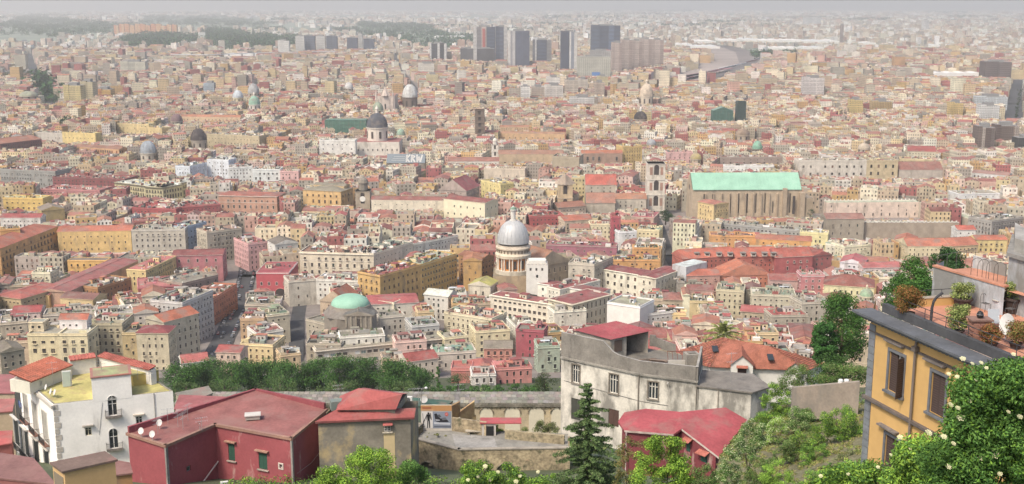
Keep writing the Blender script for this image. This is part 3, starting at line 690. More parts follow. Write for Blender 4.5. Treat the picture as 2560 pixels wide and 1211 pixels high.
# cathedral front beside the white dome
def cath():
 Y = gy(968, 300); a, b = PY(938, 240, Y), PY(986, 240, Y); W = b.x-a.x; c = HC('d3bfae'); z = a.z
 t = thing('cathedral_front', 'pale gothic church front with pointed spire left of the white cathedral dome', 'church', (a.x+W/2, Y, 0)); m = MB()
 m.prism([(a.x,Y),(b.x,Y),(b.x,Y+60),(a.x,Y+60)], 0, z, c, 'stucco', HC('b3765a'), 'roof'); m.build('wall', t)
 zt = PY(963, 218, Y).z; o = MB(); o.prism([(a.x+W*.3,Y-1),(a.x+W*.75,Y-1),(a.x+W*.75,Y),(a.x+W*.3,Y)], 0, z+2, c, 'stucco')
 o.face([(a.x+W*.25,Y-1,z+2),(a.x+W*.8,Y-1,z+2),(a.x+W*.52,Y-1,zt)], c, 'stucco'); o.lathe(a.x+W*.52, Y, [(W*.2, z), (.1, zt+2)], c, 'stucco', 6); o.build('gable', t)
 for s in (.05, .92): q = MB(); q.lathe(a.x+W*s, Y, [(1.4, 0), (1.4, z+3), (.05, z+11)], c, 'stucco', 6); q.build('pinnacle', t)
 q = MB(); q.box(a.x+W*.52, Y-1.2, z*.45, 2.5, .4, 9, HC('6b584c'), 'dark_pane'); q.build('window', t)
 FOOT.append([(a.x,Y),(b.x,Y),(b.x,Y+60),(a.x,Y+60)]); PROT.append((938, 215, 986, 275, Y))
cath()
# scaffolded buildings wrapped in green net
def scaff(x0, x1, yt, yb, g, c, label, D=14, gable=False):
 Y = gy((x0+x1)/2, g); a, b = PY(x0, yt, Y), PY(x1, yt, Y); z = a.z; W = b.x-a.x; t = thing('scaffolded_building', label, 'building', (a.x+W/2, Y, 0)); m = MB()
 m.prism([(a.x,Y),(b.x,Y),(b.x,Y+D),(a.x,Y+D)], 0, z, HC(c), 'stucco', HC(c), 'roof')
 if gable:
  zt = z+W*.18; m.face([(a.x,Y,z),(b.x,Y,z),(a.x+W/2,Y,zt)], HC(c), 'stucco'); m.face([(a.x,Y,z),(a.x+W/2,Y,zt),(a.x+W/2,Y+D,zt),(a.x,Y+D,z)], HC('7a9a88'), 'roof'); m.face([(b.x,Y,z),(b.x,Y+D,z),(a.x+W/2,Y+D,zt),(a.x+W/2,Y,zt)], HC('7a9a88'), 'roof')
 m.build('netting', t); n = max(3, int(W/5)); pc = tuple(v*1.5 for v in HC(c))
 for i in range(n+1): o = MB(); o.box(a.x+W*i/n, Y-.3, 0, .35, .35, z, pc, 'any'); o.build('pole', t)
 for k in range(1, 7): o = MB(); o.box(a.x+W/2, Y-.35, z*k/6-.2, W, .5, .3, pc, 'any'); o.build('deck', t)
 FOOT.append([(a.x,Y),(b.x,Y),(b.x,Y+D),(a.x,Y+D)]); PROT.append((x0, yt, x1, yb, Y))
scaff(812, 914, 301, 320, 360, '55806c', 'long low building wrapped in green scaffold netting', 25)
scaff(1783, 1833, 277, 305, 326, '4c7465', 'gabled building wrapped in dark green netting', 20, True)
scaff(1843, 1866, 254, 304, 326, '3c4f4a', 'narrow dark tower wrapped in black green netting', 14)
# wrapped roof with painted banner lettering
def banner():
 Y = gy(1015, 455); a, b = PY(966, 408, Y), PY(1062, 408, Y); W = b.x-a.x; zt = PY(966, 384, Y+16).z; z = a.z
 t = thing('banner_roof', 'long roof covered by a slate blue banner with big white letters', 'building', (a.x+W/2, Y, 0)); m = MB()
 m.prism([(a.x,Y),(b.x,Y),(b.x,Y+16),(a.x,Y+16)], 0, z, HC('8f8172'), 'stucco', HC('6d7479'), 'roof'); m.build('wall', t)
 r = MB(); r.face([(a.x,Y-.4,z),(b.x,Y-.4,z),(b.x,Y+12,zt),(a.x,Y+12,zt)], HC('7d878c'), 'any'); r.face([(a.x,Y+16,z),(a.x,Y+12,zt),(b.x,Y+12,zt),(b.x,Y+16,z)], HC('7d878c'), 'any')
 r.face([(a.x,Y-.4,z),(a.x,Y+12,zt),(a.x,Y+16,z)], HC('6d7479'), 'any'); r.face([(b.x,Y-.4,z),(b.x,Y+16,z),(b.x,Y+12,zt)], HC('6d7479'), 'any'); bo = r.build('banner', t)
 dy, dz = 12.4, zt-z
 def q(u0, v0, u1, v1, w):
  o = Vector((a.x+W*u0, Y-.4+dy*v0, z+dz*v0+.12)); p = Vector((a.x+W*u1, Y-.4+dy*v1, z+dz*v1+.12)); d = (p-o); s = Vector((0, dy, dz)).normalized().cross(Vector((1,0,0))); n_ = d.cross(s).normalized()*w/2
  return [tuple(o-n_), tuple(p-n_), tuple(p+n_), tuple(o+n_)]
 lw = W*.045
 for L_ in ([(.52,.1,.52,.9)], [(.52,.5,.6,.9),(.52,.5,.6,.1)], [(.65,.1,.65,.9),(.65,.85,.73,.7),(.73,.7,.66,.5),(.67,.5,.74,.1)], [(.78,.9,.8,.1),(.8,.1,.84,.7),(.84,.7,.88,.1),(.88,.1,.92,.9)]):
  o = MB()
  for s in L_: f_ = q(*s, lw); o.face(f_, HC('eeeae2'), 'any'); o.face(f_[::-1], HC('eeeae2'), 'any')
  o.build('letter', bo)
 for k in range(3):
  o = MB(); f_ = q(.12+.03*k, .3+.2*k, .47, .3+.2*k, .9); o.face(f_, HC('c9c9c5'), 'any'); o.face(f_[::-1], HC('c9c9c5'), 'any'); o.build('letter_line', bo)
 FOOT.append([(a.x,Y),(b.x,Y),(b.x,Y+16),(a.x,Y+16)]); PROT.append((964, 383, 1066, 413, Y))
banner()
# ---------------------------------------------------------------- business district towers and other far landmarks
def slab(x0, x1, yt, yb, cols, label, D=28, g=None, name='office_tower', prot=True, extras=None, cat='skyscraper', m_='facade', rows=0, group=None, hat=None, fins=0):
 """tower whose front is split into vertical bands: cols = [(fraction, colour), ...]"""
 g = g or yb; Y = gy((x0+x1)/2, g); a, b = PY(x0, yt, Y), PY(x1, yt, Y); W = b.x-a.x; z = a.z
 t = thing(name, label, cat, (a.x+W/2, Y, 0), group); u = 0; wm = None
 for i, (f, c) in enumerate(cols):
  m = MB(); off = .8*(i % 2); m.prism([(a.x+W*u,Y+off),(a.x+W*f,Y+off),(a.x+W*f,Y+D),(a.x+W*u,Y+D)], 0, z-(i % 2)*2-(2 if i == 2 else 0), HC(c), m_, HC('8d8a86'), 'roof'); o = m.build('wall_bay', t); u = f
  nr = rows or 0
  for k in range(nr):
   q = MB(); u0 = cols[i-1][0] if i else 0; q.obox((a.x+W*u0+W*(f-u0)*.1, Y+off-.35, z*(k+1)/(nr+1.5)), (W*(f-u0)*.8,0,0), (0,.5,0), (0,0,z/(nr+1.5)*.42), tuple(v*1.25 for v in HC(c)) if sum(HC(c)) < .4 else tuple(v*.72 for v in HC(c)), 'any'); q.build('floor_band', o)
  for k in range(fins):
   u0 = cols[i-1][0] if i else 0; q = MB(); q.obox((a.x+W*(u0+(f-u0)*(k+.5)/fins)-.3, Y+off-.5, 4), (.6,0,0), (0,.6,0), (0,0,z-8), tuple(v*1.35 for v in HC(c)), 'any'); q.build('fin', o)
 q = MB(); q.box(a.x+W/2, Y+D/2, z-2.5, W*.5, D*.5, 6, HC(hat or '8f8d8a'), 'any'); q.build('plant_room', t)
 FOOT.append([(a.x,Y),(b.x,Y),(b.x,Y+D),(a.x,Y+D)])
 if prot: PROT.append((x0, yt, x1, yb, Y))
 return t, a, W, Y, z
DK = '4d5669'
slab(1183, 1238, 66, 150, [(.16,'d2cdc6'),(.38,'8f8a8c'),(.6,'c9b3a6'),(1,DK)], 'tallest looking glass tower at left with a red stripe', rows=9, g=160)
t_, a_, W_, Y_, z_ = slab(1192, 1236, 122, 154, [(1,'55555a')], 'low dark podium block at the foot of the red striped tower', g=164, name='podium_block', cat='building')
q = MB(); Yq = gy(1210, 160); p0, p1 = PY(1206, 72, Yq-1), PY(1213, 120, Yq-1); q.box((p0.x+p1.x)/2, Yq-1.2, p1.z, p1.x-p0.x, .8, p0.z-p1.z, HC('b8584c'), 'any')
o_ = q.build('facade_stripe', None); o_['label'] = 'long red vertical banner on the left glass tower'; o_['category'] = 'banner'
slab(1239, 1268, 66, 150, [(.3,DK),(.7,'5b6376'),(1,'c8c4be')], 'dark narrow tower between the two broad glass towers', g=155, rows=7)
slab(1269, 1324, 76, 166, [(.14,'d6d2ca'),(.22,'9a9aa0'),(.35,'c6c4c0'),(1,'5a6378')], 'broad glass tower with pale ribs on its left edge', g=172, fins=3)
slab(1332, 1379, 99, 154, [(.12,'6a6c74'),(.2,'d9d6d0'),(.75,DK),(1,'8f8c8a')], 'shorter dark tower with one white stripe', g=163, rows=6)
slab(1402, 1444, 78, 174, [(.52,DK),(.62,'dcd9d2'),(.8,'8c93a0'),(1,'d2cec6')], 'slim twin tower half dark glass and half pale ribs', g=180, fins=2)
slab(1478, 1551, 63, 125, [(.3,'485469'),(.6,'3c465b'),(.8,'556580'),(1,'434d62')], 'wide dark blue tower standing behind the others', g=138, rows=6)
slab(1443, 1527, 142, 192, [(1,'b9b7a6')], 'pale green grey slab hotel with a blue sign near its foot', g=200, fins=16, m_='facade')
q = MB(); Yq = gy(1485, 200); p0, p1 = PY(1480, 181, Yq-1.2), PY(1500, 190, Yq-1.2); q.box((p0.x+p1.x)/2, Yq-1.4, p1.z, p1.x-p0.x, .8, p0.z-p1.z, HC('4f86c9'), 'any')
o_ = q.build('billboard', None); o_['label'] = 'small bright blue billboard low on the pale slab hotel'; o_['category'] = 'billboard'
slab(1476, 1530, 126, 150, [(.5,'9d9b96'),(1,'a9a6a0')], 'grey framed block behind the pale slab hotel', g=170, fins=5)
slab(1074, 1116, 108, 148, [(.1,'e0ddd6'),(.25,'4a4d52'),(.45,'4a4d52'),(.6,'e0ddd6'),(.85,'3f4248'),(1,'dedbd4')], 'black and white striped block left of the towers', g=158, rows=5)
slab(1151, 1184, 121, 150, [(.5,'5f6166'),(1,'6b6b70')], 'dark stepped low building left of the tallest towers', g=158, D=60)
for i, (x0, x1, y0, y1, c) in enumerate([(694,722,101,130,'dcd9d0'),(738,760,90,127,'cfccc4'),(758,786,89,126,'5c6375'),(790,812,90,124,'d3d0c8'),(815,842,90,124,'555c6e'),(867,893,94,123,'4f566a'),(895,905,84,121,'c8c4bc'),(908,934,97,123,'52596c')]):
 slab(x0, x1, y0, y1, [(.5,c),(1,c)], ['white balconied tower at the left end of the far row','pale grey tower beside a dark glass slab','dark glass slab next to the pale grey tower','white tower between two dark glass slabs','second dark glass slab above the viaduct','left slab of the close dark pair above the viaduct','thin pale core between the close dark pair','right slab of the close dark pair above the viaduct'][i], g=y1+8, rows=6, D=22, name='far_tower')
rx = [(1530,1556,106),(1553,1582,99),(1580,1606,101),(1603,1630,97),(1628,1660,99)]
for i, (x0, x1, y0) in enumerate(rx):
 slab(x0, x1, y0, 178-i*4, [(.3,'bca79a'),(.7,'cbb6a8'),(1,'b39c90')], ['first','second','middle','fourth','rightmost'][i]+' pinkish banded apartment tower right of the pale hotel', g=190-i*4, rows=14, name='apartment_tower', cat='apartment tower', group='pinkish banded apartment towers')
slab(2465, 2531, 154, 195, [(.5,'6a5b56'),(1,'75655f')], 'bulky dark brown tower block at the far right', g=205, rows=8, D=40, cat='office block')
slab(2446, 2490, 316, 372, [(.25,'7e6c62'),(.45,'c9b8a8'),(.75,'6e5c54'),(1,'8b7a70')], 'left brown slab with pale balcony strips at the right edge', g=392, rows=12, D=18, name='apartment_tower', cat='apartment tower')
slab(2492, 2550, 312, 352, [(.2,'6e5c54'),(.8,'877468'),(1,'b5a598')], 'right brown apartment slab behind its twin', g=380, rows=10, D=18, name='apartment_tower', cat='apartment tower')
slab(2545, 2600, 345, 372, [(1,'4a4a48')], 'dark low office block cut by the right edge', g=398, D=18, rows=3, name='office_block', cat='building')
slab(157, 200, 212, 255, [(.3,'d9c276'),(.7,'cdb878'),(1,'dcc67c')], 'yellow apartment block with balconies beside the tree avenue', g=268, rows=8, name='apartment_block', cat='apartment block')
slab(200, 230, 203, 250, [(.5,'c2b284'),(1,'cbbb8c')], 'tall sand coloured block joined right of the yellow one', g=262, rows=0, name='apartment_block', cat='apartment block')
slab(238, 275, 222, 240, [(.4,'d98d45'),(1,'e0b04e')], 'bright orange yellow block right of the sand coloured block', g=256, rows=4, name='apartment_block', cat='apartment block')
slab(300, 362, 153, 178, [(.3,'d2ccb4'),(.6,'bcb8a4'),(1,'d2ccb4')], 'pale green white flats in the red roofed quarter', g=190, rows=7, name='apartment_block', cat='apartment block')
slab(508, 535, 208, 229, [(1,'a9b9c6')], 'small light blue block in the old town', g=243, rows=4, name='apartment_block', cat='apartment block')
slab(2010, 2053, 42, 60, [(.25,'c9c9c6'),(.5,'b9bab8'),(.75,'c9c9c6'),(1,'b9bab8')], 'row of grey slabs far off near the horizon', g=66, name='far_tower')
slab(2103, 2110, 62, 108, [(1,'9a8a84')], 'slender brown tower rising from the industrial plain', g=114, name='far_tower', D=12)
slab(2308, 2324, 50, 74, [(.5,'d0ccc6'),(1,'bdbab6')], 'single pale tower far away at the right', g=80, name='far_tower')
slab(2236, 2264, 142, 166, [(1,'cf9a5a')], 'orange fronted block with a blue side far right', g=174, name='apartment_block', cat='apartment block', D=20)
slab(1302, 1325, 217, 246, [(1,'dedad2')], 'plain white block left of the balconied flats', g=262, rows=3, name='apartment_block', cat='apartment block')
for i, (x0, x1, y0, y1, c) in enumerate([(1328,1362,216,240,'c9b8a6'),(1362,1408,212,245,'d8d0c4'),(1366,1400,192,210,'e3ddd2'),(1412,1446,199,232,'cbbca8'),(1446,1470,197,220,'d5c8b6'),(1424,1486,242,262,'d9d5ce'),(1486,1512,205,240,'c7b19c'),(1493,1520,190,215,'d9c790'),(2008,2062,193,238,'d9cfc8'),(2440,2520,240,262,'d3d9da'),(2450,2500,262,300,'dcdad4'),(1045,1085,158,180,'e0d8c8'),(1065,1095,185,205,'dcc990'),(2180,2230,252,275,'c9a86a'),(2376,2410,255,290,'d9b868'),(2126,2158,248,285,'dcc06e')]):
 slab(x0, x1, y0, y1, [(.33,c),(.66,c),(1,c)], ['tan flats beside the plain white block','white balconied flats right of centre','short white flats behind them','tan balconied flats below the pale hotel','pale narrow flats below the pale hotel','low white balconied block before the black dome','brown party wall block near the cream dome','yellow green flats at the foot of the hotel','white and red balconied block in front of the rail yard','white and blue banded flats at the far right','white balconied flats by the right hand avenue','white arcaded palace on the distant boulevard','yellow flats on the distant boulevard','low ochre block in the right hand quarter','tall ochre palace near the right hand avenue','yellow palace in the right hand quarter'][i], g=y1+14, rows=6, D=15, name='apartment_block', cat='apartment block')
# orange estate on the hill
oc = ['ea9a52','eba657','e8924c','efb06a','e9b878']
for i in range(12):
 x0 = 284+i*13.2; yt = 60+ (3 if i % 3 == 0 else 0)+ (i > 8)*1.5
 slab(x0, x0+11.5, yt, 82-(i%2)*1, [(.5,random.choice(oc)),(1,random.choice(oc))], ['leftmost','second','third','fourth','fifth','sixth','seventh','eighth','ninth','tenth','eleventh','rightmost'][i]+' block from the left in the orange housing row on the hill', g=88, rows=5, D=30, name='housing_block', cat='apartment block', group='orange housing blocks on the hill', prot=True)
# sheds of the industrial plain
def shed(x0, x1, y, c, rc, D, label=None, z=9):
 Y = gy((x0+x1)/2, y); a, b = P(x0, y, 0), P(x1, y, 0); t = thing('warehouse', label, 'warehouse', ((a.x+b.x)/2, Y, 0), 'pale warehouses on the plain'); m = MB()
 m.prism([(a.x,Y),(b.x,Y),(b.x,Y+D),(a.x,Y+D)], 0, z, HC(c), 'any', HC(rc), 'any'); m.build('wall', t)
 k = max(1, int((b.x-a.x)/30))
 for i in range(k):
  r = MB(); u0, u1 = a.x+(b.x-a.x)*i/k, a.x+(b.x-a.x)*(i+1)/k; um = (u0+u1)/2
  r.face([(u0,Y,z),(um,Y,z+3),(um,Y+D,z+3),(u0,Y+D,z)], HC(rc), 'any'); r.face([(u1,Y,z),(u1,Y+D,z),(um,Y+D,z+3),(um,Y,z+3)], HC(rc), 'any'); r.face([(u0,Y,z),(u1,Y,z),(um,Y,z+3)], HC(c), 'any'); r.build('roof', t)
 FOOT.append([(a.x,Y),(b.x,Y),(b.x,Y+D),(a.x,Y+D)]); PROT.append((x0, y-16, x1, y, Y))
for i, (x0, x1, y, D) in enumerate([(1725,1800,122,170),(1738,1790,108,200),(1805,1850,105,200),(1860,1900,104,220),(1905,1960,106,240),(1965,2010,106,200),(2015,2070,108,220),(2075,2100,107,200),(1920,2000,125,120),(2010,2060,124,110),(1690,1730,115,90),(2160,2190,112,100),(2325,2350,118,80),(2335,2460,192,60),(1085,1160,96,160),(560,640,142,60)]):
 shed(x0, x1, y, 'e6e2da', 'e3ddd4' if i % 3 else 'cfd0cc', D, ['long white shed nearest the rail yard','white shed just behind the nearest one','pale shed left in the back row','second pale shed of the back row','broad pale shed in the middle of the back row','pale shed right of the broad one','long pale shed right in the back row','small end shed beside the slender tower','front row shed with flat white front','shorter front row shed at right','small grey white shed left of the long white one','lone white shed right of the slender tower','small bright shed far right','long grey blue hall beside the brown tower block','curved pale hall above the striped block','long pale hall under the viaduct'][i])
# viaduct
def viaduct():
 pts = [(425,136),(520,137),(620,133),(700,131),(800,129),(900,127),(990,126)]
 z = 18; t = None; w_ = [PY(x, y, gy(x, y, z)) for x, y in pts]
 t = thing('viaduct', 'long pale motorway viaduct crossing behind the red roofs at left', 'bridge', tuple(w_[0][:2])+(0,))
 for a, b in zip(w_, w_[1:]):
  m = MB(); d = (b-a); d.z = 0; m.obox((a.x,a.y,z-2), d, (0,16,0), (0,0,2), HC('c9c9c6'), 'any'); m.build('deck', t)
  for k in range(3): p = a+d*(k+.5)/3; m = MB(); m.box(p.x, p.y+8, 0, 4, 6, z-2, HC('b3b0aa'), 'any'); m.build('pier', t)
 for a, b in zip(pts, pts[1:]): PROT.append((a[0], min(a[1],b[1])-3, b[0], max(a[1],b[1])+2, gy(a[0], a[1], z)))
viaduct()
# ---------------------------------------------------------------- station: rails and platform canopies
def strip(pts, w0, w1, z, c, name, m_='any', **tg):
 m = MB(); q = [P(x, y, z) for x, y in pts]
 for i in range(len(q)-1):
  f0, f1 = i/(len(q)-1), (i+1)/(len(q)-1); d0 = (q[i+1]-q[i]).normalized() ; n = Vector((-d0.y, d0.x, 0)); a, b = w0+(w1-w0)*f0, w0+(w1-w0)*f1
  m.face([tuple(q[i]-n*a/2), tuple(q[i+1]-n*b/2), tuple(q[i+1]+n*b/2), tuple(q[i]+n*a/2)][::1], c, m_)
 return m.build(name, **tg)
yard = [P(*p, .05) for p in ((1540,226),(1780,224),(1925,182),(1900,140),(1845,118),(1790,112),(1760,128),(1780,150),(1720,178))]
m = MB(); m.face([tuple(v) for v in ccw(yard)] if False else [tuple(v) for v in yard], HC('9c8c80'), 'ground'); m.build('railway_ballast', kind='structure')
for k_ in range(6): PROT.append((1545+k_*40, 200-k_*9, 1590+k_*42, 226-k_*4, gy(1600, 229)))
RAIL = [(v.x, v.y) for v in yard]; FOOTBIG = [RAIL]
for i in range(9):
 y0 = 222-i*3.4; a, b = P(1555+i*16, y0, 7), P(1700+i*16, y0-24, 7); d = b-a; t = thing('platform_canopy', ['nearest','second','third','fourth','fifth','sixth','seventh','eighth','farthest'][i]+(' dusky red' if i%2==0 else ' greyish')+' canopy of the station platforms', 'canopy', tuple((a+b)/2)[:2]+(0,), 'station platform canopies')
 n = Vector((-d.y, d.x, 0)).normalized()*7; m = MB(); m.obox(tuple(a-n), d, n*2, (0,0,.6), HC('ab6a74' if i % 2 == 0 else 'b0a4a0'), 'any'); m.build('roof', t)
 for k in range(5): p = a+d*(k+.5)/5; m = MB(); m.box(p.x, p.y, 0, .8, .8, 7, HC('777777'), 'any'); m.build('post', t)
for i in range(9):
 x_ = 1640+i*26; y_ = 216-i*7; a, b = P(x_, y_, .4), P(x_+70, y_-16, .4); d = b-a; n = Vector((-d.y, d.x, 0)).normalized()*3.2
 t = thing('train', ['nearest','second','third','fourth','fifth','sixth','seventh','eighth','farthest'][i]+[' whitish',' rust red',' grey'][i % 3]+' train standing in the rail yard', 'train', tuple((a+b)/2), 'trains in the rail yard')
 for k in range(4): q = MB(); q.obox(tuple(a+d*(k*.25)-n/2), d*.235, n, (0,0,3.6), HC(['e6e2da','96605a','8d9094'][i % 3]), 'any'); q.build('carriage', t)
for i in range(18):
 m = MB(); y0 = 224-i*2.3; pts = [(1700+i*8, y0-2), (1780+i*5.6, 190-i*.8), (1850+i*2.8, 160-i*.6), (1840+i*2.2, 130-i*.2), (1790+i*1.8, 114)]
 strip(pts, 2.6, 2.6, .3, HC('6f6561'), 'railway_track', kind='structure')
# ---------------------------------------------------------------- palazzi told apart in the photo
# left side, near
H(0, 622, 146, 566, 26, 'd9a24f', 'c4684f', 'h', 'very long ochre palace running away at the left edge with orange tiled roof', z=26, hv=85, bay=5, fh=5.2, ww=1.6, wh=2.8, trim='b98d4c', band=True, balc=.5)
H(143, 580, 327, 577, 16, 'e8bd62', 'c96a50', 'g', 'clean yellow palace with orange roof strip joined to the long ochre palace', z=24, hv=54, bay=5.2, fh=5.2, roofpitch=.35, shut=['8a5a45','6a5648','5b4a40'])
H(328, 577, 462, 575, 20, 'c3b8a3', 'b5aca0', 'f', 'grey and white palace with planted roof terrace right of the yellow palace', z=24, hv=55, bay=4.2, fh=4.6, trim='e3dbcd', shut=['5b5048','4a4540'])
H(463, 570, 516, 556, 16, 'a9b7c6', 'a39c94', 'f', 'blue grey palace with dark shutters at the end of the yellow row', z=24, hv=55, fh=5, bay=4, shut=['2f3136'], balc=.8)
H(517, 583, 604, 572, 20, 'bfb298', 'b8836a', 'f', 'beige palace with balconies facing the left hand avenue', z=24, hv=60, balc=.7)
H(430, 640, 556, 637, 22, 'c9777a', '9c4f4e', 'g', 'rose pink palace with white framed windows above the red side roofs', z=20, hv=34, bay=6.5, fh=5.5, ww=1.6, wh=2.8, trim='e3d3c4', roofpitch=.15)
H(316, 674, 364, 676, 46, 'e6c878', 'cf6f6c', 'f', 'yellow fronted building with bright pink flat roof', z=20, hv=36, parapet=.2, clutter=.3)
H(170, 730, 345, 652, 22, 'c79a7a', 'b06260', 'g', 'long dusty red roof running diagonally beside the bright pink roof', z=18, hv=6, roofpitch=.12, wins=False)
H(168, 652, 266, 652, 10, 'e3b045', '97806f', 'f', 'small golden yellow house with dark shutters and brown roof', z=17, hv=30, fh=5, bay=4.5, shut=['2d2d2b'], balc=.8, parapet=.3, clutter=0)
H(52, 748, 168, 714, 22, 'cbb07c', 'c05f55', 'h', 'tan building with sunken orange red roof and white skylights', z=18, hv=30, roofpitch=.2)
H(0, 736, 122, 738, 12, 'e2b65e', '8f4a4c', 'g', 'low yellow building with dark red roof strip at the left edge', z=16, hv=34, roofpitch=.2, bay=5, arches=True)
H(150, 745, 231, 750, 16, 'dfc07e', '94605a', 'g', 'cream yellow house with plum brown pitched roof', z=16, hv=18, roofpitch=.25)
H(244, 722, 328, 697, 18, 'b8803f', 'a8a094', 'f', 'burnt orange building below the plum brown roof', z=17, hv=30)
H(345, 722, 455, 714, 30, 'b85f60', 'c86d6c', 'f', 'flat rose coloured roof left of the avenue with low red walls', z=15, hv=6, parapet=.5, clutter=.3)
H(455, 712, 545, 690, 24, '9c8878', 'a09486', 'f', 'grey brown flat roof between rose roof and the avenue', z=16, hv=8, clutter=.3)
H(528, 752, 592, 712, 16, 'd07a4c', 'b9705a', 'f', 'long burnt orange building along the left hand avenue', z=17, hv=62, bay=3.6)
H(456, 760, 532, 728, 22, 'c8c2ba', 'a39a8c', 'f', 'tall grey white tenement with green roof terrace and laundry', z=28, hv=120, balc=.8, fh=4.0, clutter=1.6)
H(410, 806, 496, 783, 16, 'c7bb9d', 'cc6a48', 'g', 'long beige tenement with bright orange tiled roof', z=29, hv=90, fh=4.4, bay=3.8, trim='dcd2ba', roofpitch=.35)
H(340, 833, 420, 833, 14, 'cfbf98', '9c444a', 'h', 'square cream house with dark crimson hipped roof', z=30, hv=75, fh=4.2, roofpitch=.3)
H(68, 838, 146, 838, 16, 'e0cb96', 'b5aa9a', 'f', 'cream house with arched windows and red quoins', z=33, hv=60, fh=5, bay=4.6, balc=.8, ww=1.8, wh=2.8, clutter=.2)
H(146, 838, 218, 838, 16, 'e0cd9c', 'c0b5a4', 'f', 'cream arched house joined right of its twin', z=33, hv=60, fh=5, bay=4.6, balc=.3, ww=1.8, wh=2.8, clutter=.2)
H(70, 806, 108, 806, 7, 'dcc79c', 'a8a49a', 'f', 'small cream top floor with two dark windows on the arched house', z=38, hv=28, clutter=0, parapet=.2)
H(148, 800, 216, 800, 7, 'e8dcd6', 'c8664c', 'g', 'white rose penthouse with orange red roof on the arched houses', z=38, hv=28, roofpitch=.6)
H(218, 812, 305, 812, 20, 'bfb08a', '8f887c', 'f', 'grey tan tenement with laundry and pale green balcony', z=32, hv=70, balc=.9)
H(305, 836, 340, 836, 16, 'c8ad70', 'a3988a', 'f', 'narrow ochre house squeezed left of the crimson hipped roof', z=28, hv=60, balc=.6)
H(0, 882, 60, 872, 14, 'b3a286', '8b7c6e', 'g', 'grey brown house cut by the left edge above the orange roofs', z=42, hv=30)
H(0, 812, 68, 806, 16, 'c8b79a', 'b2a79c', 'f', 'grey beige house at the left edge with red awnings', z=30, hv=26, balc=.4)
H(30, 783, 100, 780, 14, 'd9bdb0', 'b84a4c', 'g', 'pinkish house with crimson roof terrace near the left edge', z=24, hv=14)
H(108, 790, 240, 782, 14, 'c5b7a2', 'a69d90', 'f', 'long grey terraced house behind the arched houses', z=23, hv=10, clutter=1.5)
H(240, 790, 335, 780, 16, 'ddd6c8', 'a89f92', 'f', 'whitewashed terraces crowded with plants left of the orange tiled roof', z=23, hv=14, clutter=2)
H(335, 785, 395, 780, 14, 'd5c8b4', 'c4704f', 'g', 'small white grey house with orange brown gabled roof', z=24, hv=24)
# red palace and the wedge blocks between the two streets
RP = H(640, 683, 722, 683, 34, 'cb4f56', 'b84a55', 'f', 'crimson palace with four white framed windows over two dark arches', z=19, hv=46, bay=5.2, fh=9, ww=1.5, wh=2.2, trim='e8d8cc', clutter=.2, parapet=.3, smat='stucco_clean', name='red_palace', balc=0)
for x_ in (663, 699):
 p_ = P(x_, 683, 19); m = MB(); r_ = 3.4; m.face([(p_.x+r_*math.cos(q), p_.y-.06, 5.5+r_*.8*math.sin(q)) for q in [math.pi*i/12 for i in range(13)]]+[(p_.x-r_,p_.y-.06,0),(p_.x+r_,p_.y-.06,0)], (.05,.035,.035), 'dark_pane'); m.tube([(p_.x+r_*1.05*math.cos(q), p_.y-.1, 5.5+r_*.85*math.sin(q)) for q in [math.pi*i/12 for i in range(13)]], .25, HC('d98078'), 'stucco_clean', 5); m.build('arch', RP)
H(620, 612, 668, 606, 28, 'd8a09a', 'ad5654', 'f', 'pink walled building with dark red roof behind the crimson palace', z=21, hv=16)
H(688, 612, 745, 606, 18, 'ddd8cc', '7d7068', 'g', 'white and blue grey house behind the crimson palace', z=23, hv=16)
H(600, 800, 660, 800, 22, 'c7a070', 'ab5e56', 'f', 'low building with plum and pink terraces below the crimson palace', z=18, hv=10, clutter=2)
H(612, 764, 700, 762, 18, 'c8b69c', '9a9182', 'f', 'grey roofed tenement block below the crimson palace', z=18, hv=10, clutter=2)
H(668, 792, 724, 785, 20, 'cdbf9f', '9dab88', 'f', 'tenement with pale green terrace facing the dark street', z=19, hv=18, clutter=1.4)
H(600, 862, 682, 866, 18, 'e6ca8a', '8e7a70', 'f', 'pale yellow tenement above the dark trees with brown flat roof', z=21, hv=34, clutter=1)
H(640, 836, 708, 826, 16, 'dcd4c4', 'a85450', 'f', 'white terrace house with plum roof above the pale yellow tenement', z=20, hv=12, clutter=1.5)
H(540, 880, 600, 882, 12, 'd9b9a0', 'b5504e', 'g', 'small house with crimson pitched roof beside the dark trees', z=24, hv=16)
# centre palaces
H(749, 632, 934, 637, 24, 'e0cfae', 'a8745f', 'f', 'long cream palace with rows of tall windows in the centre', z=24, hv=62, bay=5.2, fh=5.2, ww=1.6, wh=2.8, trim='ece0c8', cornice=.7, band=True, clutter=1.6, balc=.5)
H(934, 637, 1032, 607, 20, 'dccfb6', '8b9585', 'f', 'pale palace wing turning back from the long cream palace', z=24, hv=46, bay=4.6, fh=5, trim='ece0c8', clutter=1)
H(1034, 612, 1145, 590, 14, 'd9d4c4', 'a85d58', 'f', 'white and green grey row house with rooftop terraces behind the yellow palace', z=22, hv=20)
H(950, 692, 1052, 664, 20, 'd8aa50', 'b0545a', 'f', 'left half of the long mustard palace with plum roof terraces', z=25, hv=62, bay=4.6, fh=5.2, trim='c29a56', cornice=.5, clutter=1.2, balc=.4)
H(1052, 664, 1142, 636, 20, 'dcae46', 'b7b9a0', 'f', 'right half of the mustard palace crowded with balconies', z=25, hv=80, bay=3.2, fh=4.4, trim='d6c48a', balc=1.0, clutter=1.2)
H(945, 700, 985, 690, 9, 'e0c590', 'b95f5c', 'f', 'small peach house with pink roof at the mustard palace corner', z=21, hv=14)
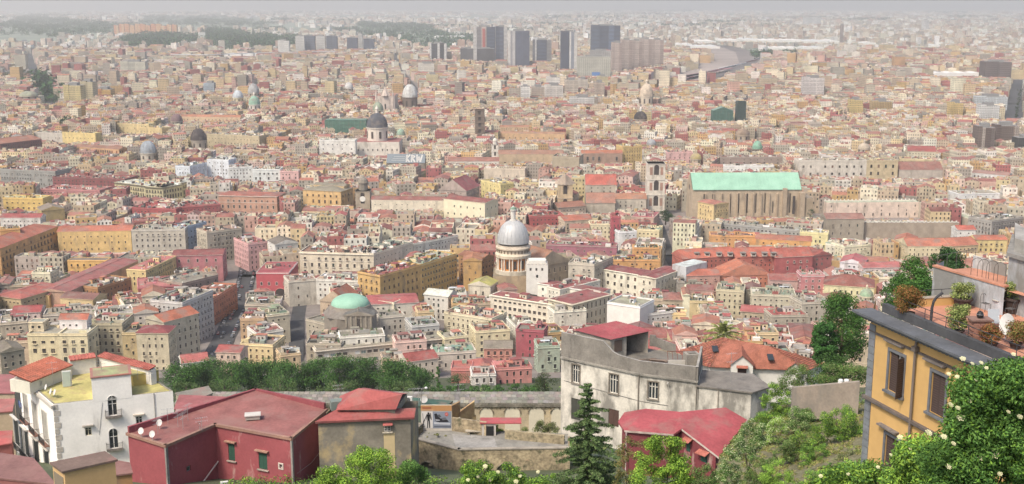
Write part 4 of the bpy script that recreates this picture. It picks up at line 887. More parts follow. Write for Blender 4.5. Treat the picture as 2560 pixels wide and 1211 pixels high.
H(1158, 652, 1204, 652, 14, 'c99a48', 'c67a52', 'g', 'mustard house with orange gable left of the silver dome', z=22, hv=60, ridge='y', bay=4.2, fh=5)
H(1204, 648, 1236, 640, 22, 'b07f45', 'a8674a', 'g', 'brown ochre house tucked against the domed church', z=21, hv=30)
H(1171, 712, 1226, 716, 16, 'd9ccb0', 'c6b84e', 'g', 'pale house with bright yellow green roof beside the domed church', z=16, hv=30, bay=5, fh=7, wh=3.4, roofpitch=.35)
H(800, 752, 868, 757, 20, 'c7ab88', 'b8664a', 'g', 'large brick orange gabled roof behind the pale green copper dome', z=20, hv=8, roofpitch=.7, ridge='y')
H(923, 762, 1046, 756, 24, 'd9cfba', 'c35a5c', 'g', 'wide bright crimson low pitched roof right of the copper dome', z=17, hv=8, roofpitch=.12)
H(945, 755, 985, 760, 8, 'ddd2ae', '8f8a80', 'f', 'cream house with tall blue glazed windows beside the crimson roof', z=17, hv=18, bay=3, fh=5, wh=3, clutter=0, shut=['54657a'])
H(722, 706, 790, 700, 18, 'cfc4ae', 'b08478', 'f', 'pale low palace with arched windows right of the crimson palace', z=17, hv=22, bay=6, fh=6)
H(790, 700, 905, 705, 18, 'ddd7c8', 'c3b9aa', 'f', 'white grey low building with rooftop huts behind the copper dome', z=17, hv=14, clutter=1.6)
H(830, 690, 900, 690, 10, 'b8a498', '9c5a58', 'g', 'plum roofed wing under the long cream palace', z=16, hv=8)
# the flat stone block with strip windows in front of the copper dome
H(765, 862, 852, 862, 26, 'b8aa90', '8d8578', 'f', 'stone block with red roofed annex at the corner of the dark street', z=16.5, hv=26, clutter=1)
H(790, 878, 1112, 846, 14, 'c3b69e', 'a59b8c', 'f', 'very long low stone building with strip windows above the dark trees', z=15, hv=26, bay=3.4, fh=4.4, ww=2.6, wh=1.8, trim='d9cdb6', cornice=.8, clutter=.5, shut=['8b9a98','d8d8d0','6e8480'])
H(850, 845, 962, 838, 12, 'e3dccb', '9a9184', 'f', 'white set back storey above the long stone building', z=19, hv=20, bay=4, fh=4.5, clutter=.2)
H(765, 800, 850, 822, 22, 'b5a88f', '958c7f', 'f', 'stone hall with glazed roof strips left of the pediment', z=17, hv=14, clutter=.3)
H(1030, 818, 1098, 812, 18, 'c9c6bd', 'a8adab', 'f', 'steel roofed terrace building right of the pediment', z=17, hv=16, clutter=1.2)
H(948, 796, 1012, 790, 14, 'd4c8b2', 'a29788', 'f', 'cream annex directly right of the pediment', z=17, hv=22, clutter=.3)
H(1112, 848, 1168, 842, 14, 'dfcf9e', 'b9b09c', 'f', 'small cream block at the right end of the long stone building', z=16, hv=26)
# silver dome surroundings
H(1421, 660, 1486, 664, 20, 'c9bda6', 'b5a494', 'f', 'tall grey beige tenement right of the nave roof', z=25, hv=60, fh=4.6, bay=3.6)
H(1486, 664, 1533, 645, 14, 'bdb096', 'a89c8c', 'f', 'side wing of the grey beige tenement', z=25, hv=40, fh=4.6)
H(1504, 672, 1640, 694, 16, 'e6dcc0', 'a04e50', 'g', 'cream college wing with plum roof below the orange palace', z=20, hv=38, bay=5.4, fh=5.4, ww=1.8, wh=2.6, roofpitch=.06, cornice=.7, name='college_wing')
H(1640, 696, 1706, 672, 14, 'e2d6b8', 'a04e50', 'g', 'cream corner wing with rusticated quoins and plum roof', z=20, hv=40, bay=4.6, fh=5.4, roofpitch=.06, cornice=.7, name='college_wing')
H(1344, 708, 1504, 732, 12, 'ede5cf', 'a35456', 'g', 'white cream cloister wing with small dark windows and plum roof', z=17, hv=28, bay=5, fh=5, ww=1.6, wh=2, roofpitch=.06, cornice=.6, name='college_wing')
H(1226, 738, 1400, 764, 13, 'e2d4b8', 'ad5c5c', 'f', 'long plum roofed wing with shaded loggia facing the front', z=16, hv=36, bay=3.6, fh=4.4, ww=2.2, wh=2.2, parapet=.15, cornice=.8, clutter=.5, name='college_wing')
H(1430, 762, 1528, 736, 20, 'cdbf9e', 'a65254', 'f', 'plum roofed wing with tall pilastered side wall', z=19, hv=56, bay=4, fh=6, wh=3.6, parapet=.15, cornice=.9, clutter=.1, name='college_wing', band=True)
H(1386, 782, 1466, 776, 14, 'e9dfc6', 'b8ad9a', 'f', 'cream block at the front corner of the college', z=15, hv=34, bay=5)
H(1400, 724, 1500, 700, 12, 'e6dcc4', 'ab5254', 'f', 'plum roofed link wing with rooftop machines', z=17.5, hv=12, parapet=.15, clutter=.8, name='college_wing')
H(1518, 758, 1600, 770, 20, 'ebe6da', 'b1ab92', 'f', 'blank white block with faint horizontal joints', z=24, hv=56, wins=False, clutter=.2, smat='stucco_clean', name='white_block')
H(1534, 652, 1650, 652, 14, 'e0a14a', '8d8a6c', 'f', 'orange palace with stacked planted terraces', z=19, hv=22, balc=.9, clutter=1.5)
H(1585, 622, 1648, 622, 12, 'dd9f48', '9c8f72', 'f', 'upper storey of the orange palace full of plants', z=23, hv=20, clutter=1.8)
H(1365, 612, 1542, 618, 12, 'b06a78', 'b3766a', 'f', 'dusky pink palace with terraces behind the nave roof', z=20, hv=16, bay=5, fh=5, clutter=1.8, trim='c9b0a0')
H(1530, 545, 1552, 545, 16, 'b84e58', 'c76a68', 'f', 'slender crimson tenement rising above its neighbours', z=30, hv=70, bay=3, balc=.4)
H(1578, 542, 1634, 545, 30, 'c8a48c', 'c25e6a', 'f', 'building with large bright pink flat roof left of the white bell tower', z=18, hv=6, parapet=.2, clutter=.3)
H(1325, 543, 1410, 540, 18, 'b95550', 'b9675c', 'f', 'crimson terrace house with arched penthouse', z=20, hv=26)
H(1412, 553, 1480, 548, 18, 'd3bd9c', 'c96a50', 'g', 'orange roofed low building between crimson houses', z=18, hv=14)
H(1475, 562, 1532, 562, 16, 'e6d6a8', 'c4795c', 'f', 'pale yellow house with small orange roof right of the orange roofed low building', z=17, hv=16)
H(1548, 582, 1592, 580, 22, 'e3e1dc', 'c5bfb4', 'f', 'white house cascading with terraces next to the slender crimson tenement', z=20, hv=20, clutter=2)
H(1592, 575, 1648, 578, 20, 'e6d29c', 'bdb39c', 'f', 'cream terrace house left of the long straight street', z=18, hv=20, clutter=1.4)
# church group behind
H(1465, 463, 1540, 463, 16, 'c3b49c', 'cf5f50', 'g', 'tall hall with bright orange red roof and white arches below', z=26, hv=26, roofpitch=1.1, bay=6, name='church_hall', cat='church')
H(1467, 508, 1538, 508, 26, 'b9ab94', 'b97a66', 'g', 'gabled grey church front with dark arched door', z=18, hv=26, ridge='y', roofpitch=.55, bay=18, ww=5, wh=5, fh=18, name='gabled_church', cat='church')
H(1540, 498, 1616, 498, 16, 'c9bba4', 'bd7a5c', 'g', 'low building with orange brown roof strip and small arches left of the bell tower', z=18, hv=26, roofpitch=.5, bay=5)
H(1396, 520, 1465, 515, 20, 'bca58c', 'b0705c', 'g', 'pinkish brown side house next to the ochre tower', z=17, hv=10)
H(1109, 497, 1212, 508, 22, 'ece0b6', 'a85a55', 'g', 'pale butter yellow block with tall blank right wall', z=26, hv=50, bay=7, fh=7, smat='stucco_clean', roofpitch=.12, ridge='y')
H(928, 500, 1109, 502, 12, 'e6d7b8', 'a4605a', 'g', 'long low cream wing with a row of small windows', z=22, hv=26, bay=5, fh=5, ww=1.4, wh=1.5, roofpitch=.4)
H(1098, 474, 1166, 478, 34, 'b5a092', 'a8545c', 'g', 'steep crimson pitched roof behind the pale butter yellow block', z=24, hv=3, roofpitch=.7, ridge='y')
H(1202, 452, 1252, 462, 16, 'e8d27a', 'bfa66a', 'f', 'bright lemon yellow building with curved top', z=26, hv=34, bay=6)
H(757, 475, 852, 480, 26, 'dfb264', '9c8f7c', 'h', 'large amber palace with tall windows on the left of centre', z=28, hv=40, bay=6, fh=6, ww=1.8, wh=3, trim='c99c58', roofpitch=.2, band=True)
H(785, 462, 860, 466, 12, 'd9b67a', '958877', 'g', 'upper floor of the amber palace', z=31, hv=8, roofpitch=.2)
H(546, 489, 692, 492, 26, 'c99474', 'b86454', 'h', 'salmon palace with white window frames and red hipped roof', z=24, hv=44, bay=5.4, fh=6, ww=1.6, wh=3, trim='e0cfba', roofpitch=.12, cornice=.6, band=True)
H(286, 456, 406, 470, 26, 'dccd92', 'd3d3cc', 'f', 'front of the striped palace with yellow walls and dark pilasters', z=24, hv=30, bay=3.4, fh=6, ww=1.5, wh=3.6, trim='6f665e', cornice=1.4, clutter=.5, shut=['4f4a45'], parapet=.3)
H(406, 470, 505, 446, 20, 'd2c48e', 'c9c9c2', 'f', 'right side of the striped palace with close dark shutters', z=24, hv=34, bay=3.2, fh=6, ww=1.5, wh=3.6, trim='5f5750', cornice=1.4, clutter=.5, shut=['4f4a45'], parapet=.3)
H(131, 444, 312, 450, 26, '98504f', 'a85f58', 'f', 'dark maroon palace with shaded loggias left of the striped palace', z=23, hv=20, bay=4, trim='8d6f68', clutter=1.5)
H(0, 424, 138, 430, 24, '9a9890', 'a8645c', 'f', 'grey galleried building with reddish terraces at the left edge', z=26, hv=32, bay=3.2, fh=5, balc=1, clutter=1.6, trim='b8b5ac')
H(101, 474, 249, 478, 26, 'c9807c', 'b86a66', 'f', 'rose coloured flat block in front of the maroon palace', z=17, hv=12, clutter=.8)
H(7, 496, 107, 498, 16, 'e6bd4e', 'd2c078', 'f', 'vivid yellow block with two rows of square windows', z=24, hv=30, bay=5.2, fh=5, ww=2.2, wh=2, clutter=.6, shut=['8a6a52'])
H(104, 527, 161, 522, 20, 'bfa25e', '9a8578', 'g', 'brown roofed tan building with blank ochre side wall', z=24, hv=30, ridge='y', wins=False)
H(0, 545, 100, 545, 12, 'e0d8cc', 'ad4f50', 'g', 'long deep red roof with white wall beneath at the left edge', z=24, hv=10, roofpitch=.4)
H(0, 576, 50, 572, 8, 'e0ad52', 'b9a070', 'f', 'ochre top storey with tall windows above the long ochre palace', z=32, hv=26, fh=6, wh=3)
H(329, 520, 440, 524, 30, 'b5504e', 'bd5b5a', 'f', 'red complex of flat terraces left part', z=20, hv=14, clutter=1.2, parapet=.6)
H(440, 520, 551, 512, 26, 'bb5b58', 'b35f5c', 'f', 'red complex of flat terraces right part', z=20, hv=16, clutter=1.2, parapet=.6)
H(332, 556, 470, 548, 14, 'b06a60', 'b36e66', 'f', 'brick red row with buttresses above the grey and white palace', z=19, hv=8)
H(474, 418, 517, 408, 18, 'd6dde3', 'bfbab0', 'f', 'blue white house of the bright white cluster', z=27, hv=30, clutter=1)
H(517, 400, 571, 402, 18, 'dde1e4', 'b9b2a8', 'f', 'tallest white house of the bright cluster', z=30, hv=44, clutter=.5)
H(571, 420, 631, 418, 18, 'e0ded6', 'a5988c', 'f', 'white house in the middle of the bright cluster', z=26, hv=34)
H(631, 425, 700, 425, 18, 'dcdfd8', 'a8a494', 'f', 'white house with dark shutters at the right of the bright cluster', z=26, hv=30, bay=4.5, fh=5.5, ww=1.8, wh=3, shut=['4c4a45'])
H(700, 430, 746, 430, 14, 'dfaea6', 'c49a90', 'f', 'pastel pink house with a crenellated top', z=25, hv=22)
H(185, 367, 297, 374, 16, 'd6a26a', 'a8735f', 'g', 'long arcaded building with orange arches and brown roof', z=20, hv=20, bay=3.6, fh=5.5, ww=2, wh=3.4, shut=['8d4f30'])
H(0, 360, 104, 348, 40, '94615a', 'b5705a', 'g', 'huge brown red museum block at the left edge', z=28, hv=24, roofpitch=.2)
H(155, 332, 238, 335, 14, 'e3c56c', 'd6c27c', 'f', 'yellow block with square windows beside trees', z=24, hv=24, bay=6, fh=8)
H(84, 332, 155, 334, 14, 'c9bfb0', 'b8aea2', 'f', 'grey block joined left of the yellow block', z=22, hv=22, bay=6, fh=8)
H(292, 310, 372, 312, 20, 'dfc47e', 'cfc09a', 'f', 'yellow institute with stepped flat roofs', z=26, hv=26, bay=6, fh=7)
H(340, 318, 404, 322, 20, 'd9bd78', 'bfb08c', 'f', 'right wing of the yellow institute with arched windows', z=22, hv=20, bay=6, fh=7)
H(453, 292, 600, 294, 12, 'dcb98a', 'c57a5a', 'g', 'very long low peach building with orange roof', z=18, hv=12, bay=6, fh=6, roofpitch=.5)
H(517, 336, 648, 342, 26, 'c8b488', 'b5a894', 'f', 'big sand coloured palace right of the dark ribbed dome', z=26, hv=26, bay=5, fh=6)
H(540, 372, 652, 378, 20, 'c9b089', 'b06e66', 'f', 'cream walled court with red floor behind the bright white cluster', z=18, hv=12)
H(798, 352, 888, 352, 16, 'e9e4d8', 'dcd5c8', 'f', 'large plain white palace left of the slate dome church', z=28, hv=34, bay=6, fh=6, clutter=.4)
H(1247, 386, 1408, 386, 16, 'c9ab82', 'b07a66', 'g', 'long tan gothic church with brown roof and pointed windows', z=20, hv=22, bay=9, fh=18, ww=2.2, wh=8, roofpitch=.5, name='church_nave', cat='church')
H(1120, 404, 1247, 404, 18, 'ddd2c0', 'b06f62', 'g', 'reddish brown roof left of the slim white bell tower', z=16, hv=8, roofpitch=.4)
H(1210, 422, 1312, 424, 16, 'ddc9ac', 'bb9a86', 'f', 'pale pink wall with one big arched niche', z=22, hv=26, bay=9, fh=9)
H(1250, 334, 1412, 336, 14, 'd8ac74', 'bd8664', 'g', 'long tan orange convent row', z=18, hv=18, bay=8, fh=7)
H(1250, 318, 1322, 318, 12, 'd7b080', 'be7c5e', 'g', 'orange gable hall behind the tan orange convent row', z=20, hv=10)
H(1455, 384, 1556, 384, 18, 'ad8a72', 'c97250', 'g', 'brown walled hall with orange roof and round headed windows', z=22, hv=28, bay=7, fh=9, ww=3, wh=5, trim='c9b5a0')
H(1556, 368, 1606, 366, 20, 'd6b25e', 'd3bb74', 'f', 'ochre yellow tower block joined to the orange roofed hall', z=28, hv=40)
H(1381, 394, 1448, 396, 30, 'b5a384', 'a39484', 'f', 'grey tan church with toothed parapet', z=24, hv=26, wins=False, parapet=1.5)
H(1997, 403, 2167, 403, 22, 'd6cbb8', 'b3a498', 'f', 'very long pale stone palace on the right', z=28, hv=40, bay=8, fh=8, ww=2.2, wh=3.2, clutter=.6)
H(2167, 403, 2246, 403, 22, 'c9b384', 'a89680', 'f', 'ochre stone palace joined right of the long pale palace', z=28, hv=44, bay=8, fh=8, ww=2.2, wh=3.4, clutter=.4)
H(2248, 425, 2357, 425, 24, 'c4b4a2', 'a86a60', 'g', 'long dusty red shed roof right of the ochre palace', z=18, hv=22, wins=False, roofpitch=.6)
H(1812, 416, 1936, 416, 10, 'e9e5da', 'd0c4b6', 'f', 'long bright white terrace above the green church roof', z=20, hv=8, bay=4, fh=5)
H(1800, 394, 1955, 394, 18, 'a89384', 'a4786c', 'f', 'brown palace with dark domed centre behind the green church roof', z=20, hv=18, bay=8)
H(1668, 382, 1732, 382, 14, 'dcaaa2', 'b57f74', 'f', 'candy pink house above the yellow tiled dome', z=20, hv=20, bay=6)
H(2398, 486, 2500, 484, 22, 'e6e3dc', 'b9aa9a', 'f', 'long low bright white building with brown roof behind the cloister', z=17, hv=14, bay=7, parapet=.3, clutter=.2)
H(2250, 398, 2330, 400, 18, 'd9c48c', 'b5766a', 'f', 'yellow palace with dark loggias in the right background', z=24, hv=14)
H(2270, 378, 2340, 380, 30, 'cfc3a2', 'b04f4c', 'g', 'greenish cream block with dark red roof in the right background', z=26, hv=20)
H(2430, 432, 2520, 440, 16, 'd8d3cc', 'b08078', 'g', 'blue white colonnaded crescent at the right', z=16, hv=14, bay=4, fh=6, ww=2, wh=3)
RB = H(1708, 648, 1840, 640, 20, 'c46650', 'd0674f', 'g', 'left section of the long orange red roofed block', z=20, hv=10, roofpitch=.45)
H(1840, 644, 1945, 640, 20, 'c76852', 'd0664e', 'g', 'middle section of the orange red block with dormers', z=20, hv=10, roofpitch=.45)
for k_, x_ in enumerate((1742,1768,1798,1826,1858,1884,1912,1934)):
 p_ = P(x_, 634, 22.6); m = MB(); m.box(p_.x, p_.y+1, 20.6, 3.4, 3.4, 2.3, HC('d9c8b4'), 'stucco'); m.box(p_.x, p_.y+.9, 22.9, 4.2, 4.4, .3, HC('8d8074'), 'roof'); m.box(p_.x, p_.y-.75, 21.3, 2.2, .1, 1.2, (.07,.06,.055), 'dark_pane'); m.build('dormer', RB)
H(1940, 644, 2032, 640, 18, 'b95a56', 'c05a4c', 'g', 'brick red section with white framed windows at the right', z=20, hv=44, bay=5, fh=5, ww=1.5, wh=2.6, trim='e0d0be', roofpitch=.5)
H(2032, 640, 2080, 636, 18, 'b5625a', 'b5584e', 'g', 'end section of the brick red block with grey base', z=19, hv=26, bay=4.4, trim='8a8278')
H(1800, 690, 1925, 686, 20, 'd2805a', 'd4714c', 'g', 'bright orange low roof within the red block courtyard', z=15, hv=10, roofpitch=.4, ridge='x')
H(1718, 690, 1800, 688, 16, 'cf9a86', 'c9664e', 'g', 'salmon house with grey terrace canopy at the sharp street corner', z=18, hv=20, balc=.6)
H(1776, 590, 1890, 592, 14, 'e0a04e', 'b57a66', 'f', 'orange house with arches below the gothic church', z=19, hv=14, bay=5)
H(1890, 598, 2028, 604, 14, 'e4a246', 'c07058', 'g', 'long saffron orange house with grey pink roof', z=19, hv=16, bay=6, roofpitch=.35)
H(1800, 560, 2005, 578, 12, 'a8a49c', 'b3a698', 'f', 'long grey house with cluttered terrace in front of the gothic church', z=16, hv=12, clutter=1.5)
H(2000, 582, 2070, 586, 14, 'e6d68e', 'd9cfae', 'f', 'pale yellow villa right of the long grey house', z=17, hv=18)
0 and H(1762, 508, 1785, 520, 26, 'a79d90', 'c46c58', 'f', 'grey side of the corner house with black balconies before the gothic church', z=26, hv=30, clutter=0, balc=1)
H(1785, 512, 1822, 507, 20, 'e2c27a', 'c67462', 'g', 'yellow corner house standing in front of the gothic church', z=26, hv=44, roofpitch=.1)
H(2067, 548, 2161, 548, 20, 'a89a84', 'b0776c', 'g', 'grey stone house with arched windows left of the cloister wall', z=19, hv=50, bay=7, fh=7)
H(2064, 612, 2112, 616, 24, 'e6dcc2', 'd9c8b8', 'f', 'cream house with pink terrace left part', z=16, hv=28)
H(2112, 618, 2178, 612, 20, 'ebdfba', 'd8c0b0', 'f', 'cream house with pink terrace right part', z=17, hv=28)
H(2236, 600, 2290, 604, 20, 'd3b98e', 'c86e50', 'g', 'tan house with orange gable below the cloister', z=17, hv=50, ridge='y')
H(2270, 616, 2380, 616, 20, 'e2d0a0', 'cd7154', 'g', 'pale yellow house with broad orange roof in the lower right', z=17, hv=30, roofpitch=.4)
H(2378, 616, 2446, 612, 20, 'd9bc8a', 'c96e52', 'g', 'second broad orange roof behind the dark trees', z=17, hv=20, roofpitch=.4)
H(2441, 600, 2518, 600, 14, 'e6c872', 'd0694a', 'g', 'yellow house with brown shutters and orange roof near the right edge', z=19, hv=34, bay=4, fh=4.6, shut=['6e4a3a'], trim='c9b080')
H(2395, 575, 2440, 575, 14, 'e3ddd2', 'd6614c', 'g', 'white penthouse with orange red roof beside the cloister wall', z=20, hv=14)
H(2480, 555, 2560, 545, 24, 'a39c92', 'a89d90', 'f', 'grey ruinous blocks at the right edge behind the cloister', z=22, hv=26)
H(2060, 712, 2186, 720, 24, 'e6da9e', 'a0584e', 'h', 'pale yellow palace with rust brown hipped roof', z=18, hv=24, bay=3.6, fh=6, ww=1.3, wh=2.8, roofpitch=.4)
H(2004, 690, 2062, 690, 14, 'd48080', 'c9a49c', 'f', 'pink tenement with white window frames', z=20, hv=40, bay=4.4, fh=4.6, trim='ecdcd2')
H(2100, 655, 2160, 660, 22, 'e3dcdc', 'd0646c', 'g', 'white house with raspberry pink roof', z=15, hv=20, roofpitch=.3)
H(2160, 670, 2260, 668, 18, 'dcc6bc', 'cc6868', 'g', 'row with coral pink roofs before the dark trees', z=14, hv=12, roofpitch=.2)
H(1925, 700, 1995, 702, 16, 'c7a093', 'b05e58', 'g', 'small brown red roofed house left of the pink tenement', z=15, hv=14)
H(1600, 790, 1690, 780, 14, 'd8d4c8', 'a58c80', 'f', 'white grey house with dark awnings below the blank white block', z=17, hv=18)
H(1655, 784, 1715, 786, 10, 'e6c880', 'b5665a', 'f', 'small yellow house with red awning', z=16, hv=18)
H(1716, 668, 1768, 655, 12, 'c8c8c8', 'd9dde2', 'f', 'bright white glazed canopy roof at the sharp street corner', z=24, hv=4, wins=False, clutter=0, parapet=0)
# lower middle, right of the trees
H(1290, 826, 1360, 830, 12, 'b04e58', '8f8276', 'f', 'crimson house with grey roof behind the concrete parapet building', z=19, hv=26, bay=4)
H(1190, 832, 1275, 826, 18, 'e0cf9c', 'b0705e', 'f', 'cream yellow row house with small chimneys', z=18, hv=30, bay=4.4)
H(1128, 925, 1180, 925, 12, 'd0786c', 'cc6a60', 'f', 'salmon house with dark slit window right of the dark trees', z=27, hv=36, bay=12, clutter=.4)
H(1180, 940, 1240, 938, 12, 'd8cfc4', 'b9837a', 'f', 'white balconied house right of the salmon house', z=28, hv=28, balc=.8)
H(1240, 925, 1330, 920, 12, 'd28478', 'ae4c4c', 'f', 'salmon terrace house with crimson awning', z=28, hv=34)
H(1210, 872, 1280, 872, 14, 'd28a72', '9c8c7e', 'g', 'orange pink house with brown roof', z=22, hv=24)
H(1345, 870, 1400, 868, 14, 'a8b59c', '9fb392', 'f', 'narrow house wrapped in pale green terraces', z=25, hv=70, balc=1)
H(1085, 886, 1190, 880, 14, 'cfc0ac', '8fb09a', 'f', 'house with faded green roof terrace', z=20, hv=14)
H(1020, 905, 1095, 895, 14, 'dccbb4', 'b5504c', 'g', 'jumbled house with crimson roof at the right end of the dark trees', z=24, hv=16)
H(1110, 782, 1230, 800, 18, 'd9cba4', 'c08070', 'f', 'cream terrace row leading down from the silver dome', z=16, hv=20, clutter=1.8)
H(1060, 736, 1120, 742, 14, 'ddd6c6', 'e2dfd6', 'g', 'house with white tent like roof right of the mustard palace', z=16, hv=16)
H(2005, 760, 2080, 756, 18, 'c0b49c', 'ab9e8e', 'f', 'grey tenement above the red tiled house', z=18, hv=22)
H(1880, 738, 1990, 742, 18, 'c7bd9e', '9da38c', 'f', 'grey green terraced tenement in the lower right', z=18, hv=22, clutter=1.6)
H(1790, 726, 1860, 730, 18, 'cdbf96', '94957e', 'f', 'yellowish tenement with olive terrace', z=19, hv=30)
H(1930, 792, 2020, 790, 16, 'b9ab92', 'c2564f', 'f', 'grey house with one red roof panel near the pine', z=18, hv=18)
# ---------------------------------------------------------------- streets
STREETS = [([(538,905),(560,850),(600,760),(618,690),(622,640),(612,590)], 13.5, 0), ([(738,930),(742,860),(744,800),(752,750)], 9, 0),
           ([(1830,800),(1760,745),(1700,690),(1672,640),(1650,570),(1600,470),(1575,420)], 9, 0), ([(60,100),(75,150),(92,200),(130,270),(118,285)], 26, 0),
           ([(985,205),(1030,240),(1045,262)], 12, 0), ([(985,130),(1000,175),(1040,225),(1058,250)], 14, 0), ([(2545,200),(2538,260),(2530,330)], 30, 0),
           ([(885,560),(960,545),(1000,560)], 14, 0), ([(1145,700),(1150,740)], 8, 0)]
SW = []
for k, (pts, wd, z) in enumerate(STREETS):
 q = [P(x, y, z) for x, y in pts]; SW.append(([(v.x, v.y) for v in q], wd))
 m = MB()
 for i in range(len(q)-1):
  d0 = (q[i+1]-q[i]).normalized(); n = Vector((-d0.y, d0.x, 0)); e = d0*wd*.3; zz = .05+.01*(k % 3)
  A, B = q[i]-e, q[i+1]+e
  m.face([(A.x-n.x*wd/2,A.y-n.y*wd/2,zz+terr(A.y)+.15*(A.y<700)),(B.x-n.x*wd/2,B.y-n.y*wd/2,zz+terr(B.y)+.15*(B.y<700)),(B.x+n.x*wd/2,B.y+n.y*wd/2,zz+terr(B.y)+.15*(B.y<700)),(A.x+n.x*wd/2,A.y+n.y*wd/2,zz+terr(A.y)+.15*(A.y<700))], (0.06,0.06,0.062), 'ground')
 m.build('road', kind='structure')
def dseg(p, a, b):
 ax, ay = b[0]-a[0], b[1]-a[1]; t = max(0, min(1, ((p[0]-a[0])*ax+(p[1]-a[1])*ay)/(ax*ax+ay*ay+1e-9))); return math.hypot(p[0]-a[0]-ax*t, p[1]-a[1]-ay*t)
def inside(p, poly):
 r = False; j = len(poly)-1
 for i in range(len(poly)):
  if (poly[i][1] > p[1]) != (poly[j][1] > p[1]) and p[0] < (poly[j][0]-poly[i][0])*(p[1]-poly[i][1])/(poly[j][1]-poly[i][1]+1e-12)+poly[i][0]: r = not r
  j = i
 return r
# cars along the avenue
CARC = ['d8d8d6','2d2f33','8e9499','b23a34','3a4f6e','e6e4de','5a5d60']
def carm(c):
 m = MB(); m.obox((-.85,-2.05,.3), (1.7,0,0), (0,4.1,0), (0,0,.55), HC(c), 'metal'); me = m
 b, t_ = .85, 1.42
 v = [(-.8,-1.5,b),(.8,-1.5,b),(.8,1.2,b),(-.8,1.2,b),(-.65,-1.0,t_),(.65,-1.0,t_),(.65,.75,t_),(-.65,.75,t_)]
 m.quadidx(v, [(0,1,5,4),(1,2,6,5),(2,3,7,6),(3,0,4,7)], (.03,.035,.04), 'glass'); m.quadidx(v, [(4,5,6,7)], HC(c), 'metal'); return m.mesh('body')
CARM = [carm(c) for c in CARC]; wm_ = MB(); wm_.tube([(-.1,0,0),(.1,0,0)], .32, (.03,.03,.03), 'any', 10); WHEEL = wm_.mesh('wheel')
cw = ['silver white','black','grey','red','navy blue','white','dark grey']
av, _ = SW[0]; CL = set(); ordc = ['','second','third','fourth','fifth','sixth','seventh']
for i in range(len(av)-1):
 a, b = Vector((*av[i],0)), Vector((*av[i+1],0)); L = (b-a).length; d = (b-a)/L; n = Vector((-d.y,d.x,0)); k = int(L/9); rz = math.atan2(d.y, d.x)-math.pi/2
 for j in range(k):
  for s in (-4.6, 4.6, 1.5):
   if random.random() < .35: continue
   p = a+d*(9*j+random.uniform(0,3))+n*s; z = terr(p.y)+.35; c = random.randrange(7)
   t = thing('car', '', 'car', (p.x,p.y,z), 'cars along the left hand avenue'); t.rotation_euler = (0,0,rz)
   seg = ['by the dark trees','beside the beige tenement','below the orange building','beside the crimson palace','at the far avenue end'][i] if i < 5 else 'far'
   L_ = cw[c]+' car '+('parked at the left kerb' if s > 3 else 'parked at the right kerb' if s < 0 else 'driving')+' '+seg
   kk = 0
   while ((ordc[kk]+' ' if kk else '')+L_) in CL: kk += 1
   L_ = (ordc[kk]+' ' if kk else '')+L_; CL.add(L_); t['label'] = L_
   for nm, me, loc in (('body', CARM[c], (0,0,0)),('wheel', WHEEL, (-.75,-1.3,.3)),('wheel', WHEEL, (.75,-1.3,.3)),('wheel', WHEEL, (-.75,1.3,.3)),('wheel', WHEEL, (.75,1.3,.3))):
    o = bpy.data.objects.new(nm, me); COL.objects.link(o); o.parent = t; o.location = loc
# ---------------------------------------------------------------- woods (regions kept free)
WOODS = []   # filled below, pixel polygons -> world
def wpoly(pts, z=0): return [(P(x,y,z).x, P(x,y,z).y) for x, y in pts]
WOODPX = [[(0,95),(0,62),(60,42),(180,50),(285,60),(280,88),(180,92),(90,96)],[(290,118),(330,92),(420,88),(500,96),(500,112),(420,124),(330,126)],
          [(500,95),(520,75),(600,80),(640,92),(745,96),(748,120),(690,128),(600,131),(540,128)],[(880,80),(900,56),(1060,62),(1100,84),(1190,90),(1190,118),(1120,132),(1040,126),(1000,104),(900,96)],
          [(90,245),(96,192),(125,196),(150,250),(158,258),(120,262)],[(0,208),(0,178),(48,170),(80,185),(78,205)],[(350,62),(360,40),(560,42),(700,60),(640,72),(500,66)],
          [(130,325),(130,298),(225,298),(228,322)],[(288,345),(290,325),(320,325),(320,347)],[(132,395),(135,368),(185,370),(188,395)],[(155,568),(152,540),(235,540),(238,568)],
          [(2298,552),(2300,532),(2358,532),(2358,552)],[(1640,558),(1640,520),(1692,525),(1690,560)],[(1250,538),(1252,512),(1300,512),(1305,540)],[(735,492),(732,475),(755,478),(757,500)],
          [(1900,150),(1880,132),(2000,134),(2000,142)],[(2520,330),(2530,215),(2560,215),(2560,340)],[(600,468),(602,452),(640,452),(645,470)]]
WOODS = [wpoly(w) for w in WOODPX]
# ---------------------------------------------------------------- the rest of the city
WALLC = [('e6d8b4','cream',16),('d9bd84','pale yellow',14),('cfa45c','ochre',9),('c4ae8c','beige',20),('bdb09a','grey beige',13),('e6ddcc','white',12),('d2a38e','salmon',6),('b0605a','brick red',5),('d9b7a6','pale pink',5),('a39888','grey',9)]
ROOFC = [('b46a60','dusty red',17),('c0735a','orange',15),('9a5a54','plum',9),('a99c8c','grey brown',22),('8c8074','brown',14),('c2b9ab','pale grey',13),('9fb09a','pale green',3),('c2605c','coral',5),('d6ccbc','whitish',5)]
def pick(tab):
 r = random.random()*sum(t[2] for t in tab)
 for t in tab:
  r -= t[2]
  if r < 0: return t
 return tab[0]
PR = np.array([p for p in PROT], dtype=float)
FC = [(cen(f), max(math.dist(cen(f), p) for p in f), f) for f in FOOT]
FCx = np.array([c[0][0] for c in FC]); FCy = np.array([c[0][1] for c in FC]); FCr = np.array([c[1] for c in FC])
